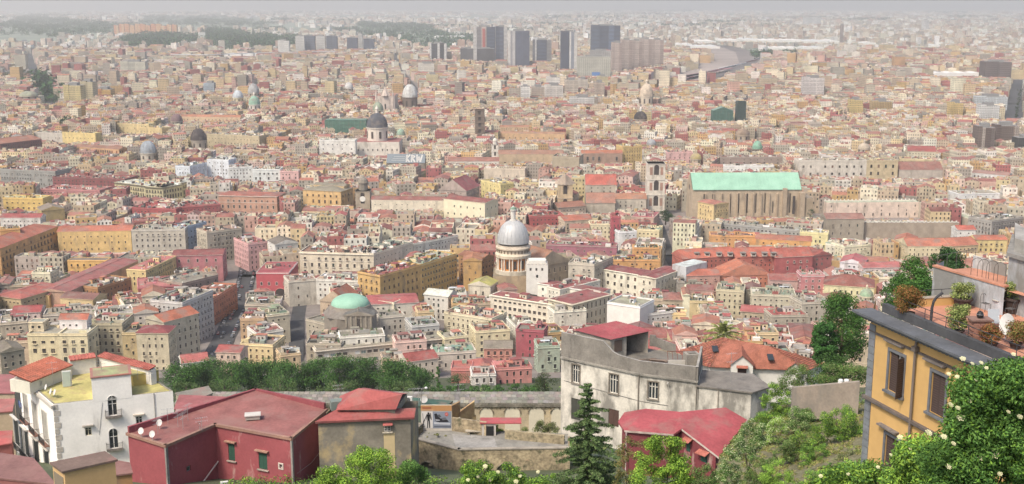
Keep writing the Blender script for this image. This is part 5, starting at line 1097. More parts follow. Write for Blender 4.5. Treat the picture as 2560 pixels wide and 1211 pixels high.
def blocked(cx, cy, r, poly):
 d = np.hypot(FCx-cx, FCy-cy);
 for i in np.nonzero(d < FCr+r*.7)[0]:
  f = FC[i][2]
  if inside((cx, cy), f) or any(inside(p, f) for p in poly) or any(inside(p, poly) for p in f): return True
 for q, wd in SW:
  for a, b in zip(q, q[1:]):
   if dseg((cx, cy), a, b) < wd/2+r*.62: return True
 for wp in WOODS+[RAIL]:
  if inside((cx, cy), wp): return True
 return False
def fitz(poly, z, zmin=6.5):
 """lower a building until it no longer hides a finished one behind it"""
 Yb = max(p[1] for p in poly); cy = cen(poly)[1]
 for _ in range(16):
  s = [scr(p[0], p[1], z) for p in poly]; x0 = min(a[0] for a in s)+1; x1 = max(a[0] for a in s)-1; yt = min(a[1] for a in s)-1; yb = max(scr(p[0], p[1], 0)[1] for p in poly)
  hit = (PR[:,4] > cy) & (PR[:,0] < x1) & (PR[:,2] > x0) & (PR[:,3] > yt+1.5) & (PR[:,1] < yb)
  if not hit.any(): return z
  z -= max(1.0, z*.12)
  if z < zmin: return None
 return None
cands = []
def P_LOW(cx, cy):      # the band kept for the trees and the hillside
 sx, sy = scr(cx, cy, terr(cy)); return (sx < 1075 and cy < 560) or cy < 500
def hsh(i, j, k=0): return random.Random(i*7919+j*104729+k*13).random()
Y = 505.0; row = 0
while Y < 4700:
 s = 1.0+max(0, Y-1900)/2400.0; BW, BD = 88*s, 66*s; half = Y*0.455+60; nb = int(half/BW)+1
 for bi in range(-nb, nb+1):
  bx = bi*BW+(row % 2)*BW*.4; by = Y+BD/2; h = hsh(bi, row); ang = -math.atan2(bx, by)*.5+(h-.5)*R(34); ca, sa = math.cos(ang), math.sin(ang)
  nc, nr = random.choice((5,5,6,7)), random.choice((3,4,4))
  xs = sorted(random.uniform(-.06,.06)+k/nc for k in range(1, nc)); xs = [0]+xs+[1]; ysb = [0]+[k/nr+random.uniform(-.05,.05) for k in range(1, nr)]+[1]
  zb = 17+9*hsh(bi, row, 3)
  for a in range(nc):
   for b in range(nr):
    if 0 < a < nc-1 and 0 < b < nr-1 and random.random() < .3: continue
    u0, u1 = (xs[a]-.5)*(BW-8*s), (xs[a+1]-.5)*(BW-8*s); v0, v1 = (ysb[b]-.5)*(BD-7*s), (ysb[b+1]-.5)*(BD-7*s)
    poly = [(bx+ca*u-sa*v, by+sa*u+ca*v) for u, v in ((u0,v0),(u1,v0),(u1,v1),(u0,v1))]
    cx, cy = cen(poly)
    if abs(cx) > cy*.455+25: continue
    if cy < 660 and (P_LOW(cx, cy)): continue
    r = math.hypot(u1-u0, v1-v0)/2
    if blocked(cx, cy, r, poly): continue
    z = zb+random.uniform(-6, 5)
    if cy > 2300 and random.random() < .1: z += random.uniform(5, 22)
    if cy > 3200: z *= random.uniform(.5, 1.05)
    zg = terr(cy); z = fitz(poly, z+zg, 6.5+zg)
    if z is None: continue
    cands.append((cy, poly, z, pick(WALLC), pick(ROOFC), r))
 Y += BD; row += 1
# slope between the trees and the flat city on the lower right / left edge
for (x0, x1, ya, yb) in ((1090,1420,800,900),(0,70,770,860),(1640,2060,760,850)):
 pass
cands.sort(key=lambda c: c[0]-c[5]*3)
NEAR = cands[:262]; REST = cands[262:]
ANCH = [('the silver dome',1283,580),('the long mustard palace',1050,665),('the crimson palace',680,690),('the pale green copper dome',876,755),('the green church roof',1860,455),('the pink walled cloister',2180,535),
  ('the slate grey dome',943,320),('the striped palace',400,470),('the clean yellow palace',235,600),('the long ochre palace',80,640),('the bright white house cluster',580,425),('the salmon palace',620,500),
  ('the amber palace',805,490),('the white bell tower',1642,470),('the orange red long block',1870,660),('the blank white block',1570,760),('the terracotta nave roof',1380,635),('the long cream palace',840,650),
  ('the butter yellow block',1160,520),('the dark brown bell tower',1199,305),('the tall orange roofed hall',1500,450),('the cream terrace row',1170,800),('the pale yellow palace with hipped roof',2120,705),('the orange roofs at the lower right',2330,610),
  ('the pink tenement',2030,700),('the vivid yellow block',57,510),('the plum roofed college',1320,745),('the dusky pink palace',1450,600),('the long stone building with strip windows',950,870),('the palm tree',1805,820),
  ('the grey white tall tenement',490,760),('the red flat complex',440,520),('the maroon palace',220,450),('the orange palace with terraces',1590,630),('the banner roof',1015,395),('the long pale stone palace',2080,420)]
LAB = set()
def mklabel(poly, z, wn, rn, rt, cy, extra=''):
 cx = cen(poly)[0]; sx, sy = scr(cx, cy, z); an = sorted(ANCH, key=lambda a: math.hypot(a[1]-sx, (a[2]-sy)*1.6))
 w_ = math.dist(poly[0], poly[1]); size = 'narrow' if w_ < 13 else ('broad' if w_ > 24 else ''); tall = 'tall' if z > 25 else ('low' if z < 14 else '')
 def rel(a):
  dx, dy = sx-a[1], sy-a[2]
  if abs(dx) > 1.3*abs(dy): return ('right of ' if dx > 0 else 'left of ')+a[0]
  return ('in front of ' if dy > 0 else 'behind ')+a[0]
 rtn = {'f':'flat','g':'gabled','h':'hipped'}[rt]
 base = ' '.join(x for x in (tall, wn, 'house' if w_ < 16 else 'tenement') if x)+f', {rn} {rtn} roof'
 c = [base+', '+rel(an[k]) for k in (0,1,2)]+[' '.join(x for x in (size or 'mid sized', base, rel(an[k])) if x) for k in (0,1,2,3)]
 c = [q for q in c if len(q.split()) <= 16] or c
 for L in c:
  if L not in LAB: LAB.add(L); return L
 for o_ in ('second','third','fourth','fifth','sixth','seventh'):
  L = o_+' '+c[0]
  if L not in LAB: LAB.add(L); return L
 return c[0]
for (cy, poly, z, wc, rc, r) in NEAR:
 q = random.random(); rt = 'f' if rc[1] in ('grey brown','pale grey','pale green','whitish','brown') or q < .35 else ('g' if q < .8 else 'h')
 near = cy < 1000
 bldg(poly, z, vary(HC(wc[0]), .07), vary(RC(rc[0]), .12), rt, mklabel(poly, z, wc[1], rc[1], rt, cy), name='tenement', cat='tenement', group='close packed tenements of the old town',
         clutter=random.uniform(.9, 2.0), balc=random.choice((.1,.3,.6)), bay=random.uniform(3,4.2), fh=random.uniform(3.7,4.5), keep=False, roofpitch=random.uniform(.2,.45), band=random.random() < .25)
# everything further away as one mass
cm = MB(); W8 = [HC(w[0]) for w in WALLC]
def farb(poly, z, wc, rc, gable, lod, hut=True):
 n = 4; k = 'stucco' if lod == 0 else 'facade'; w_ = vary(HC(wc), .09); r_ = vary(RC(rc), .14)
 i = len(cm.v); cm.v.extend([(p[0], p[1], -.5) for p in poly]); cm.v.extend([(p[0], p[1], z) for p in poly]); mi = cm.mi(k); mr = cm.mi('roof')
 for a in range(4):
  b = (a+1) % 4; cm.f.append((i+a, i+b, i+4+b, i+4+a)); cm.m.append(mi); cm.c.append(w_)
 if lod == 0:
  fh, bay = random.uniform(3.5, 4.3), random.uniform(2.7, 3.8); lite = tuple(min(.8, x*1.2+.03) for x in w_)
  for a in range(4):
   A, B = poly[a], poly[(a+1) % 4]; L = math.dist(A, B); dx, dy = (B[0]-A[0])/L, (B[1]-A[1])/L; nx, ny = dy, -dx
   if nx*A[0]+ny*A[1] > 0: continue
   kb = int(L//bay); bc = random.random() < .4
   for f in range(min(5, int((z-1)//fh))):
    zz = z-fh*(f+1)+1.1
    for b in range(kb):
     if random.random() < .16: continue
     u = L*(b+.5)/kb-.6; p = (A[0]+dx*u+nx*.03, A[1]+dy*u+ny*.03); q = (p[0]+dx*1.2, p[1]+dy*1.2); c_ = random.choice(SHUT)
     cm.face([(*p,zz),(*q,zz),(*q,zz+2),(*p,zz+2)], c_, 'any')
     if random.random() < .5: p = (p[0]-dx*.2+nx*.1, p[1]-dy*.2+ny*.1); cm.obox((*p,zz-.25 if bc else zz+2), (dx*1.6,dy*1.6,0), (-nx*.1,-ny*.1,0) if not bc else (nx*.5,ny*.5,0), (0,0,.25), lite, 'any')
 if gable:
  h = random.uniform(1.5, 3.2); e = math.dist(poly[0], poly[1]) > math.dist(poly[1], poly[2])
  q = poly if e else poly[1:]+poly[:1]; ra = ((q[0][0]+q[3][0])/2, (q[0][1]+q[3][1])/2, z+h); rb = ((q[1][0]+q[2][0])/2, (q[1][1]+q[2][1])/2, z+h)
  cm.face([(*q[0],z),(*q[1],z),rb,ra], r_, 'roof'); cm.face([(*q[2],z),(*q[3],z),ra,rb], r_, 'roof'); cm.face([(*q[1],z),(*q[2],z),rb], w_, 'facade'); cm.face([(*q[3],z),(*q[0],z),ra], w_, 'facade')
 else:
  cm.f.append((i+4, i+5, i+6, i+7)); cm.m.append(mr); cm.c.append(r_)
  cx, cy = cen(poly); e0 = math.dist(poly[0], poly[1]); e1 = math.dist(poly[1], poly[2]); rot = math.atan2(poly[1][1]-poly[0][1], poly[1][0]-poly[0][0])
  if lod < 2:
   inn = shrink(poly, .6)
   for a in range(4):
    b = (a+1) % 4; A, B, Ai, Bi = poly[a], poly[b], inn[a], inn[b]
    cm.face([(*A,z),(*B,z),(*B,z+.9),(*A,z+.9)], w_, 'any'); cm.face([(*A,z+.9),(*B,z+.9),(*Bi,z+.9),(*Ai,z+.9)], tuple(min(.8, x*1.15) for x in w_), 'any'); cm.face([(*Bi,z),(*Ai,z),(*Ai,z+.9),(*Bi,z+.9)], w_, 'any')
  for _ in range(random.randint(3, 8) if lod < 2 else random.randint(0, 3)):
   sx, sy = random.uniform(.06,.3)*e0, random.uniform(.06,.3)*e1; u, v = random.uniform(-.3,.3)*e0, random.uniform(-.3,.3)*e1; ca, sa = math.cos(rot), math.sin(rot)
   cm.box(cx+ca*u-sa*v, cy+sa*u+ca*v, z, sx, sy, random.uniform(.8, 3.6), vary(random.choice(W8+[w_, w_, w_, W8[3]]), .12), 'any', rot, vary(RC(random.choice(ROOFC)[0]), .2), 'any')
for (cy, poly, z, wc, rc, r) in REST:
 gable = rc[1] in ('orange','dusty red','plum','coral') and random.random() < .55
 farb(poly, z, wc[0], rc[0], gable, 0 if cy < 1250 else (1 if cy < 2200 else 2))
# suburbs on the plain
rs = random.Random(5)
def wood_at(x, y): return any(inside((x, y), w) for w in WOODS[:7])
Y = 4650.0
while Y < 26000:
 step = 26*(Y/4650)**1.25; n = int(Y*.95/(step*1.3))
 for i in range(n):
  x = rs.uniform(-.47, .47)*Y; y = Y+rs.uniform(0, step)
  dens = .5+.5*math.sin(x/900.0+1.3*math.sin(y/1300.0))*math.sin(y/1100.0+x/2600.0)
  px_ = scr(x, y, 0)
  if px_[0] > 1250: dens += .15
  if rs.random() > max(0, dens*1.15-.12): continue
  if wood_at(x, y) or inside((x, y), RAIL): continue
  w_ = rs.uniform(12, 30)*(Y/4650)**.75; d_ = rs.uniform(10, 22)*(Y/4650)**.9; h = rs.uniform(8, 24)*(1 if rs.random() < .85 else 1.9)
  a = rs.uniform(-.5, .5); ca, sa = math.cos(a), math.sin(a); poly = [(x+ca*u-sa*v, y+sa*u+ca*v) for u, v in ((-w_/2,-d_/2),(w_/2,-d_/2),(w_/2,d_/2),(-w_/2,d_/2))]
  if any((abs(f[0][0]-x) < f[1]+w_ and abs(f[0][1]-y) < f[1]+d_) for f in FC if f[0][1] > 4000): continue
  zz = fitz(poly, h, 3)
  if zz is None: continue
  farb(poly, zz, rs.choice(['e8e2d6','cfc2aa','cfb596','bba893','d9ccb6','c09a82','a9a296','efece4']), rs.choice(['c9c3b8','b58a7c','ded8cc','a89a8c','c08a76','e6e2da']), False, 3)
 Y += step
cm.build('distant_city', kind='stuff')
# ---------------------------------------------------------------- foreground buildings
mat('redwall', attr=True, noise=(0.35, 0.12), noise2=(3, 0.06), stain=((0.5, 0.36, 0.32), 0.585, 0.55, 0.35, 0.8), bump=.15)
mat('whitewall', attr=True, noise=(0.4, 0.07), noise2=(3, 0.04), stain=((0.33, 0.3, 0.27), 0.6, 0.35, 0.3, 0.45), bump=.1)
mat('weathered', attr=True, noise=(0.5, 0.12), noise2=(4, 0.08), stain=((0.16, 0.15, 0.13), 0.45, 0.33, 0.4, 0.85), bump=.25)
mat('peeling', attr=True, noise=(0.4, 0.2), noise2=(3, 0.12), stain=((0.56, 0.42, 0.2), 0.54, 0.16, 0.8, 0.95), bump=.3)
mat('concrete', attr=True, noise=(0.6, 0.2), noise2=(4, 0.12), stain=((0.07, 0.07, 0.065), 0.55, 0.45, 0.5, 0.7), bump=.3)
mat('stonewall', attr=True, noise=(0.7, 0.3), noise2=(2.6, 0.35), stain=((0.07, 0.075, 0.045), 0.54, 0.8, 1, 0.85), bump=.8, bscale=2.2)
mat('roofpaint', attr=True, noise=(0.35, 0.2), noise2=(3, 0.12), stain=((0.25, 0.14, 0.12), 0.5, 0.3, 1, 0.6), bump=.2)
mat('tile', attr=True, noise=(0.9, 0.22), noise2=(5, 0.2), stain=((0.13, 0.07, 0.05), 0.56, 0.5, 1, 0.6), bump=.5, bscale=4)
mat('ochre', attr=True, noise=(0.3, 0.07), noise2=(2, 0.04), stain=((0.42, 0.27, 0.1), 0.6, 0.35, 0.4, 0.5), bump=.08)
def PL(px, py, a, d):            # sight line on the vertical plane through a along d -> (u, z)
 r = ray(px, py); n = (-d.y, d.x); t = (a.x*n[0]+a.y*n[1])/(r[0]*n[0]+r[1]*n[1])
 return ((r[0]*t-a.x)*d.x+(r[1]*t-a.y)*d.y, CZ+r[2]*t)
def V2(p, z=0): return Vector((p[0], p[1], z))
class Wall:
 def __init__(s, a, b, z0, z1): s.a, s.b = V2(a), V2(b); s.L = (s.b-s.a).length; s.d = (s.b-s.a)/s.L; s.n = Vector((s.d.y, -s.d.x, 0)); s.z0, s.z1 = z0, z1; s.holes = []
 def rect(s, x0, y0, x1, y1):
  xm, ym = (x0+x1)/2, (y0+y1)/2; u0 = PL(x0, ym, s.a, s.d)[0]; u1 = PL(x1, ym, s.a, s.d)[0]; z1 = PL(xm, y0, s.a, s.d)[1]; z0 = PL(xm, y1, s.a, s.d)[1]
  return (min(u0,u1), max(u0,u1), z0, z1)
 def at(s, u, z, out=0): p = s.a+s.d*u+s.n*out; return Vector((p.x, p.y, z))
 def box(s, mb, u0, u1, z0, z1, out0, out1, c, m='any'): mb.obox(tuple(s.at(u0, z0, out0)), s.d*(u1-u0), s.n*(out1-out0), (0,0,z1-z0), c, m)
 def build(s, mb, c, m, depth=.25):
  """any holes: cut on a full grid"""
  us = sorted({0, s.L, *[h[0] for h in s.holes], *[h[1] for h in s.holes]}); zs = sorted({s.z0, s.z1, *[h[2] for h in s.holes], *[h[3] for h in s.holes]})
  for u0, u1 in zip(us, us[1:]):
   for z0, z1 in zip(zs, zs[1:]):
    um, zm = (u0+u1)/2, (z0+z1)/2
    if any(h[0] < um < h[1] and h[2] < zm < h[3] for h in s.holes): continue
    if u1-u0 < 1e-4 or z1-z0 < 1e-4 or um < 0 or um > s.L: continue
    mb.face([s.at(u0,z0), s.at(u1,z0), s.at(u1,z1), s.at(u0,z1)], c, m)
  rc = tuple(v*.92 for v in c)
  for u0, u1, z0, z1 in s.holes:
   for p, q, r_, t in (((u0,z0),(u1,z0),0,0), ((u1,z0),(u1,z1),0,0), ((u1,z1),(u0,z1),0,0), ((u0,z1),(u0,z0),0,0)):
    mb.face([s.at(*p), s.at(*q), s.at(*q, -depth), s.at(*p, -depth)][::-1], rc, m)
def arch_head(w, mb, u0, u1, z, c, m='any', out=0.03, dark=True):
 r = (u1-u0)/2; uc = (u0+u1)/2
 mb.face([w.at(uc+r*math.cos(q), z+r*math.sin(q), out) for q in [math.pi*i/10 for i in range(11)]], c, m)
def window(t, w, r, frame=None, pane='glass', shutters=None, arched=False, hood=None, sill=None, depth=.25, mull=1, openout=None, surround=None, bars=False, halfopen=False):
 """window in wall w over hole r: pane, frame, mullion, shutters, hood, sill"""
 u0, u1, z0, z1 = r; w.holes.append(r); wo = MB(); fc = frame or HC('e8e4da')
 w.box(wo, u0, u1, z0, z1, -depth, -depth+.03, (.04,.045,.05), pane)
 if arched: arch_head(w, wo, u0, u1, z1, (.05,.05,.055), pane, .02)
 o = wo.build('window', t); f = MB(); fw = .07
 for a, b, c, d in ((u0,u0+fw,z0,z1),(u1-fw,u1,z0,z1),(u0,u1,z0,z0+fw),(u0,u1,z1-fw,z1)): w.box(f, a, b, c, d, -depth+.03, -depth+.09, fc)
 for k in range(mull): um = u0+(u1-u0)*(k+1)/(mull+1); w.box(f, um-.05, um+.05, z0, z1, -depth+.03, -depth+.1, fc)
 w.box(f, u0, u1, z0+(z1-z0)*.7, z0+(z1-z0)*.7+.06, -depth+.03, -depth+.1, fc)
 if arched:
  rr = (u1-u0)/2; uc = (u0+u1)/2; f.tube([w.at(uc+rr*math.cos(q), z1+rr*math.sin(q), .05) for q in [math.pi*i/10 for i in range(11)]], .05, fc, 'any', 4)
  f.obox(tuple(w.at(uc-.04, z1, .03)), w.d*.08, w.n*.03, (0,0,rr), fc, 'any')
 f.build('frame', o)
 if shutters:
  hw = (u1-u0)/2
  for k in range(2):
   s = MB()
   if openout and k in openout:
    hinge = w.at(u0 if k == 0 else u1, z0, .02); dr = (w.n*.93+w.d*(-.37 if k == 0 else .37)); s.obox(tuple(hinge), dr*hw, w.d*.05, (0,0,z1-z0), shutters, 'any'); sl0, sdir, sn = hinge, dr, w.d*(.055 if k == 0 else -.01)
    for j in range(16): s.obox(tuple(hinge+w.d*.05+Vector((0,0,.08+(z1-z0-.16)*j/16))), dr*hw*.9, w.d*.02, (0,0,.03), tuple(v*1.3 for v in shutters), 'any')
   else:
    a = u0+hw*k; w.box(s, a+.01, a+hw-.01, z0+.01, z1-.01, -.12, -.07, shutters)
    for j in range(16): zz = z0+.08+(z1-z0-.16)*j/16; w.box(s, a+.07, a+hw-.07, zz, zz+.04, -.07, -.05, tuple(v*1.25 for v in shutters))
   s.build('shutter', o)
 if surround:
  s = MB(); sw = .16
  for a, b, c, d in ((u0-sw,u0,z0-sw,z1+sw),(u1,u1+sw,z0-sw,z1+sw),(u0,u1,z1,z1+sw),(u0,u1,z0-sw,z0)): w.box(s, a, b, c, d, 0, .06, surround, 'concrete')
  s.build('surround', o)
 if hood: s = MB(); w.box(s, u0-.3, u1+.3, z1+.28, z1+.42, 0, .4, hood, 'concrete'); s.build('hood', o)
 if sill: s = MB(); w.box(s, u0-.2, u1+.2, z0-.12, z0, 0, .22, sill, 'concrete'); s.build('sill', o)
 if bars:
  s = MB()
  for k in range(5): uu = u0+(u1-u0)*(k+.5)/5; w.box(s, uu-.02, uu+.02, z0, z1, .03, .06, HC('d8d4cc'))
  for k in range(3): zz = z0+(z1-z0)*(k+.5)/3; w.box(s, u0, u1, zz-.02, zz+.02, .03, .06, HC('d8d4cc'))
  s.build('bars', o)
 return o
def balcony(t, w, u0, u1, z, out=.7, slabc=None):
 b = MB(); w.box(b, u0, u1, z-.14, z, 0, out, slabc or HC('8b8176'), 'concrete'); o = b.build('balcony', t); r = MB(); dk = (.05,.05,.05)
 for a, b_, c, d in ((u0,u1,out-.05,out-.02),): w.box(r, a, b_, z+.9, z+.94, c, d, dk); w.box(r, a, b_, z+.1, z+.13, c, d, dk)
 n = int((u1-u0)/.13)
 for k in range(n+1): uu = u0+(u1-u0)*k/n; w.box(r, uu-.012, uu+.012, z, z+.92, out-.05, out-.025, dk)
 for uu in (u0, u1-.03):
  for k in range(5): w.box(r, uu, uu+.025, z, z+.92, out*k/5, out*k/5+.025, dk)
  w.box(r, uu, uu+.03, z+.9, z+.94, 0, out, dk)
 r.build('railing', o)
def dish(p, r=.4, face=(-.5,-.8,.35), label=None, grp='satellite dishes on the roofs', tint='dedbd4'):
 t = thing('satellite_dish', label, 'satellite dish', tuple(p), grp); f = Vector(face).normalized(); u = f.cross(Vector((0,0,1))).normalized(); v = u.cross(f); m = MB(); c = Vector(p)+Vector((0,0,.75))
 rings = [(0,-.12),(.35,-.105),(.7,-.06),(1,0)]; N = 14; pts = [[c+f*(h*r*1.4)+u*(k*r*math.cos(2*math.pi*i/N))+v*(k*r*math.sin(2*math.pi*i/N)) for i in range(N)] for k, h in rings[1:]]
 c0 = c+f*(-.12*r*1.4)
 for i in range(N):
  j = (i+1) % N; m.face([c0, pts[0][j], pts[0][i]], HC(tint), 'any')
  for a, b in ((0,1),(1,2)): m.face([pts[a][i], pts[a][j], pts[b][j], pts[b][i]], HC(tint), 'any')
 m.build('reflector', t, smooth=True); m = MB(); m.tube([Vector(p), c-f*.1], .035, (.3,.3,.3), 'any', 5); m.build('mast', t)
 m = MB(); m.tube([c-v*r*.8, c+f*r*.9], .015, (.25,.25,.25), 'any', 4); m.box(*(c+f*r*.9), .08, .08, .08, (.4,.4,.4)); m.build('feed_arm', t)
def aerial(p, h=2.2, label=None, rot=.4):
 t = thing('tv_aerial', label, 'antenna', tuple(p), 'tv aerials on the roofs'); x, y, z = p; m = MB(); m.tube([(x,y,z),(x,y,z+h)], .025, (.3,.29,.28), 'any', 5); m.build('mast', t)
 ca, sa = math.cos(rot), math.sin(rot)
 for k, zz in enumerate((h*.95, h*.7)):
  b = MB(); b.tube([(x-ca*.7,y-sa*.7,z+zz),(x+ca*.7,y+sa*.7,z+zz)], .012, (.35,.35,.35), 'any', 4)
  for j in range(6): q = -.65+.26*j; b.tube([(x+ca*q-sa*.3*(1-k*.4),y+sa*q+ca*.3,z+zz),(x+ca*q+sa*.3,y+sa*q-ca*.3,z+zz)], .01, (.35,.35,.35), 'any', 4)
  b.build('boom', t)
def pipe(t, pts, r, c, name='downpipe'): m = MB(); m.tube(pts, r, c, 'any', 7); m.build(name, t)
def ac_unit(p, label, rot=0, s=1):
 t = thing('air_conditioner', label, 'air conditioner', tuple(p)); m = MB(); m.box(p[0], p[1], p[2], .85*s, .35*s, .65*s, HC('dcd9d0'), 'any', rot); m.build('casing', t)
 f = MB(); ca, sa = math.cos(rot), math.sin(rot); c = Vector((p[0]+sa*.18*s, p[1]-ca*.18*s, p[2]+.33*s)); u = Vector((ca,sa,0)); f.face([c+u*.24*s*math.cos(a)+Vector((0,0,.24*s*math.sin(a))) for a in [2*math.pi*i/14 for i in range(14)]], (.08,.08,.08)); f.build('fan_grille', t)
# ---- white block at the left with yellow roof terraces
def whitehouse():
 z = P(133, 1011, 0).z; N = PY(133, 1011, 145); z = N.z; Rr = P(432, 978, z); L = P(46, 936, z); W = (.83,.8,.74); bot = z-14
 t = thing('white_apartment_house', 'white apartment house with yellow roof terraces and arched windows', 'house', (N.x, N.y, bot))
 B1 = L+(Rr-N); back = V2(B1); m = MB(); a = V2(L); n = V2(N); r = V2(Rr)
 wl = Wall(a, n, bot, z); wr = Wall(n, r, bot, z)
 for (x0, y0, x1, y1) in ((270,999,293,1040),(273,1081,296,1122)):
  R_ = wr.rect(x0, y0, x1, y1); window(t, wr, R_, arched=True, frame=HC('eeeae0')); balcony(t, wr, R_[0]-.4, R_[1]+.5, R_[2], .6)
 R_ = wr.rect(282,1168,300,1195); window(t, wr, R_, arched=True)
 R_ = wr.rect(213,1070,229,1090); window(t, wr, R_, hood=HC('b3a898'), frame=HC('e2d6b0')); R_ = wr.rect(340,1042,356,1066); window(t, wr, R_, hood=HC('c9bba6'), sill=HC('6a6058'), frame=HC('d8d4ca'))
 for (x0,y0,x1,y1) in ((60,987,70,1050),(83,1010,94,1078),(108,1032,119,1104)): R_ = wl.rect(x0,y0,x1,y1); window(t, wl, R_, frame=HC('e6e2d6'), shutters=HC('a8a396'), surround=HC('ded8ca')); balcony(t, wl, R_[0]-.3, R_[1]+.3, R_[2], .7, HC('9c6a55'))
 for (x0,y0,x1,y1) in ((36,1052,48,1112),(60,1078,72,1138),(85,1102,98,1160),(111,1127,124,1185)): R_ = wl.rect(x0,y0,x1,y1); window(t, wl, R_, shutters=HC('2f3433'), surround=HC('ded8ca'), hood=HC('cfc8ba')); balcony(t, wl, R_[0]-.3, R_[1]+.3, R_[2], .7, HC('777068'))
 for (x0,y0,x1,y1) in ((44,1135,54,1175),(72,1160,80,1200)): R_ = wl.rect(x0,y0,x1,y1); window(t, wl, R_, shutters=HC('8b8d80'))
 wl.build(m, W, 'whitewall'); wr.build(m, W, 'whitewall')
 for p, q in ((r, back), (back, a)): m.face([(p.x,p.y,bot),(q.x,q.y,bot),(q.x,q.y,z),(p.x,p.y,z)], W, 'whitewall')
 m.build('wall', t)
 c = MB(); wl.box(c, -.2, wl.L+.2, z-.55, z-.15, 0, .35, HC('c9c0b0'), 'whitewall'); c.build('cornice', t)
 for k in range(14):
  q = MB(); wr.box(q, -.05, .5+.25*(k % 2), z-.8-k*.85, z-.35-k*.85+.25, .0, .06, HC('c9bfae'), 'concrete'); q.build('quoin', t)
 yl = HC('d8c25a'); g = MB(); g.face([(a.x,a.y,z-.1),(n.x,n.y,z-.1),(r.x,r.y,z-.1),(back.x,back.y,z-.1)], HC('c2b556'), 'roofpaint'); g.build('terrace_floor', t)
 k = MB(); inn = shrink([(v.x,v.y) for v in (a,n,r,back)], .35); out = [(v.x,v.y) for v in (a,n,r,back)]
 for i in range(4):
  j = (i+1) % 4; k.face([(*out[i],z),(*out[j],z),(*inn[j],z),(*inn[i],z)], HC('9a917c'), 'concrete'); k.face([(*inn[j],z-.1),(*inn[i],z-.1),(*inn[i],z),(*inn[j],z)], HC('9a917c'), 'concrete')
 k.build('coping', t)
 # stair tower flush with the right facade
 u0 = PL(232, 1000, n, wr.d)[0]; u1 = PL(330, 985, n, wr.d)[0]; zt = PL(232, 946, n, wr.d)[1]; D = 4.2; inw = -wr.n*D
 q = MB(); A = wr.at(u0,z-.3,.02); q.obox(tuple(A), wr.d*(u1-u0), inw, (0,0,zt-z+.3), W, 'whitewall'); q.build('stair_tower', t)
 q = MB(); q.obox(tuple(wr.at(u0-.12, zt, .15)), wr.d*(u1-u0+.24), -wr.n*(D+.3), (0,0,.14), HC('b9705c'), 'roofpaint'); q.obox(tuple(wr.at(u0+.25, zt+.14, -.25)), wr.d*(u1-u0-.5), -wr.n*(D-.5), (0,0,.02), HC('a3a86a'), 'roofpaint'); q.build('tower_roof', t)
 # long penthouse behind with red tiled lean-to roofs
 def prism_roof(x0, y0, x1, y1, w_, h, zz, c, name, wallc=None):
  p, s = P(x0, y0, zz), P(x1, y1, zz); d = V2(s)-V2(p); L_ = d.length; d /= L_; nn = Vector((-d.y, d.x, 0)); nn = nn if nn.y > 0 else -nn; mm = MB()
  mm.face([tuple(p), tuple(s), tuple(s+nn*w_+Vector((0,0,h))), tuple(p+nn*w_+Vector((0,0,h)))], c, 'tile'); e = Vector((0,0,-.14))
  mm.face([tuple(p+e), tuple(p+nn*w_+Vector((0,0,h))+e), tuple(s+nn*w_+Vector((0,0,h))+e), tuple(s+e)], tuple(v*.6 for v in c), 'tile'); mm.face([tuple(p), tuple(p+e), tuple(s+e), tuple(s)], tuple(v*.7 for v in c), 'tile')
  for i_ in range(int(L_/.45)):
   o_ = p+d*(.2+.45*i_); mm.tube([o_+Vector((0,0,.03)), o_+nn*w_+Vector((0,0,h+.03))], .07, tuple(v*1.04 for v in c), 'tile', 4)
  mm.build(name, t)
  if wallc: mm = MB(); mm.obox((p.x+nn.x*.3,p.y+nn.y*.3,z-.1), d*L_, nn*(w_-.4), (0,0,zz-z), wallc, 'whitewall'); mm.build('penthouse_wall', t)
 prism_roof(78, 955, 183, 912, 3.8, .9, z+1.7, HC('bd6240'), 'tiled_roof', HC('e6dfc8'))
 prism_roof(175, 902, 240, 893, 1.4, .3, z+2.2, HC('c0604c'), 'tiled_roof', HC('e8e2d6'))
 prism_roof(242, 890, 372, 925, 1.3, .3, z+2.2, HC('bd5f4a'), 'tiled_roof', HC('e8e2d6'))
 q = MB(); p = P(334, 964, z+.0); s = P(398, 952, z+.0); d = V2(s)-V2(p); nn = Vector((-d.y,d.x,0)).normalized(); q.obox((p.x,p.y,z-.1), d, nn*3.4, (0,0,1.5), HC('dbbd4a'), 'ochre'); q.build('yellow_room', t); q = MB(); q.obox((p.x-.2,p.y-.2,z+1.4), d*1.08, nn*3.7, (0,0,.1), HC('b5ab5c'), 'roofpaint'); q.build('yellow_room_roof', t)
 q = MB(); p = P(158, 967, z); q.obox((p.x,p.y,z-.05), (.95,.3,0), (-.05,.15,0), (0,0,2.1), HC('b4c2b4'), 'any'); q.obox((p.x-.1,p.y+.12,z-.05), (1.15,.36,0), (-.05,.15,0), (0,0,2.2), HC('e8e4da'), 'any'); q.build('terrace_door', t)
 for i, (x, y) in enumerate(((103,972),(115,981),(127,992),(137,994))): dish(P(x, y, z), .42, (-.75,-.5,.35), ['first','second','third','nearest'][i]+' dish from the left on the yellow roof terrace edge', 'satellite dishes on the yellow terrace')
 aerial(P(134, 965, z), 3.5, 'tall aerial standing on the yellow roof terrace'); aerial(P(254, 930, zt), 1.6, 'aerial on the green topped stair tower'); aerial(P(345, 950, z+1.5), 1.8, 'aerial above the yellow roof room'); aerial(P(374, 955, z+1.5), 1.6, 'aerial at the right end of the yellow terraces')
 for (x, y) in ((385,995),): u, zz = PL(x, y, n, wr.d); pipe(t, [wr.at(u, z, .08), wr.at(u, z-6, .08)], .04, HC('8d857a'))
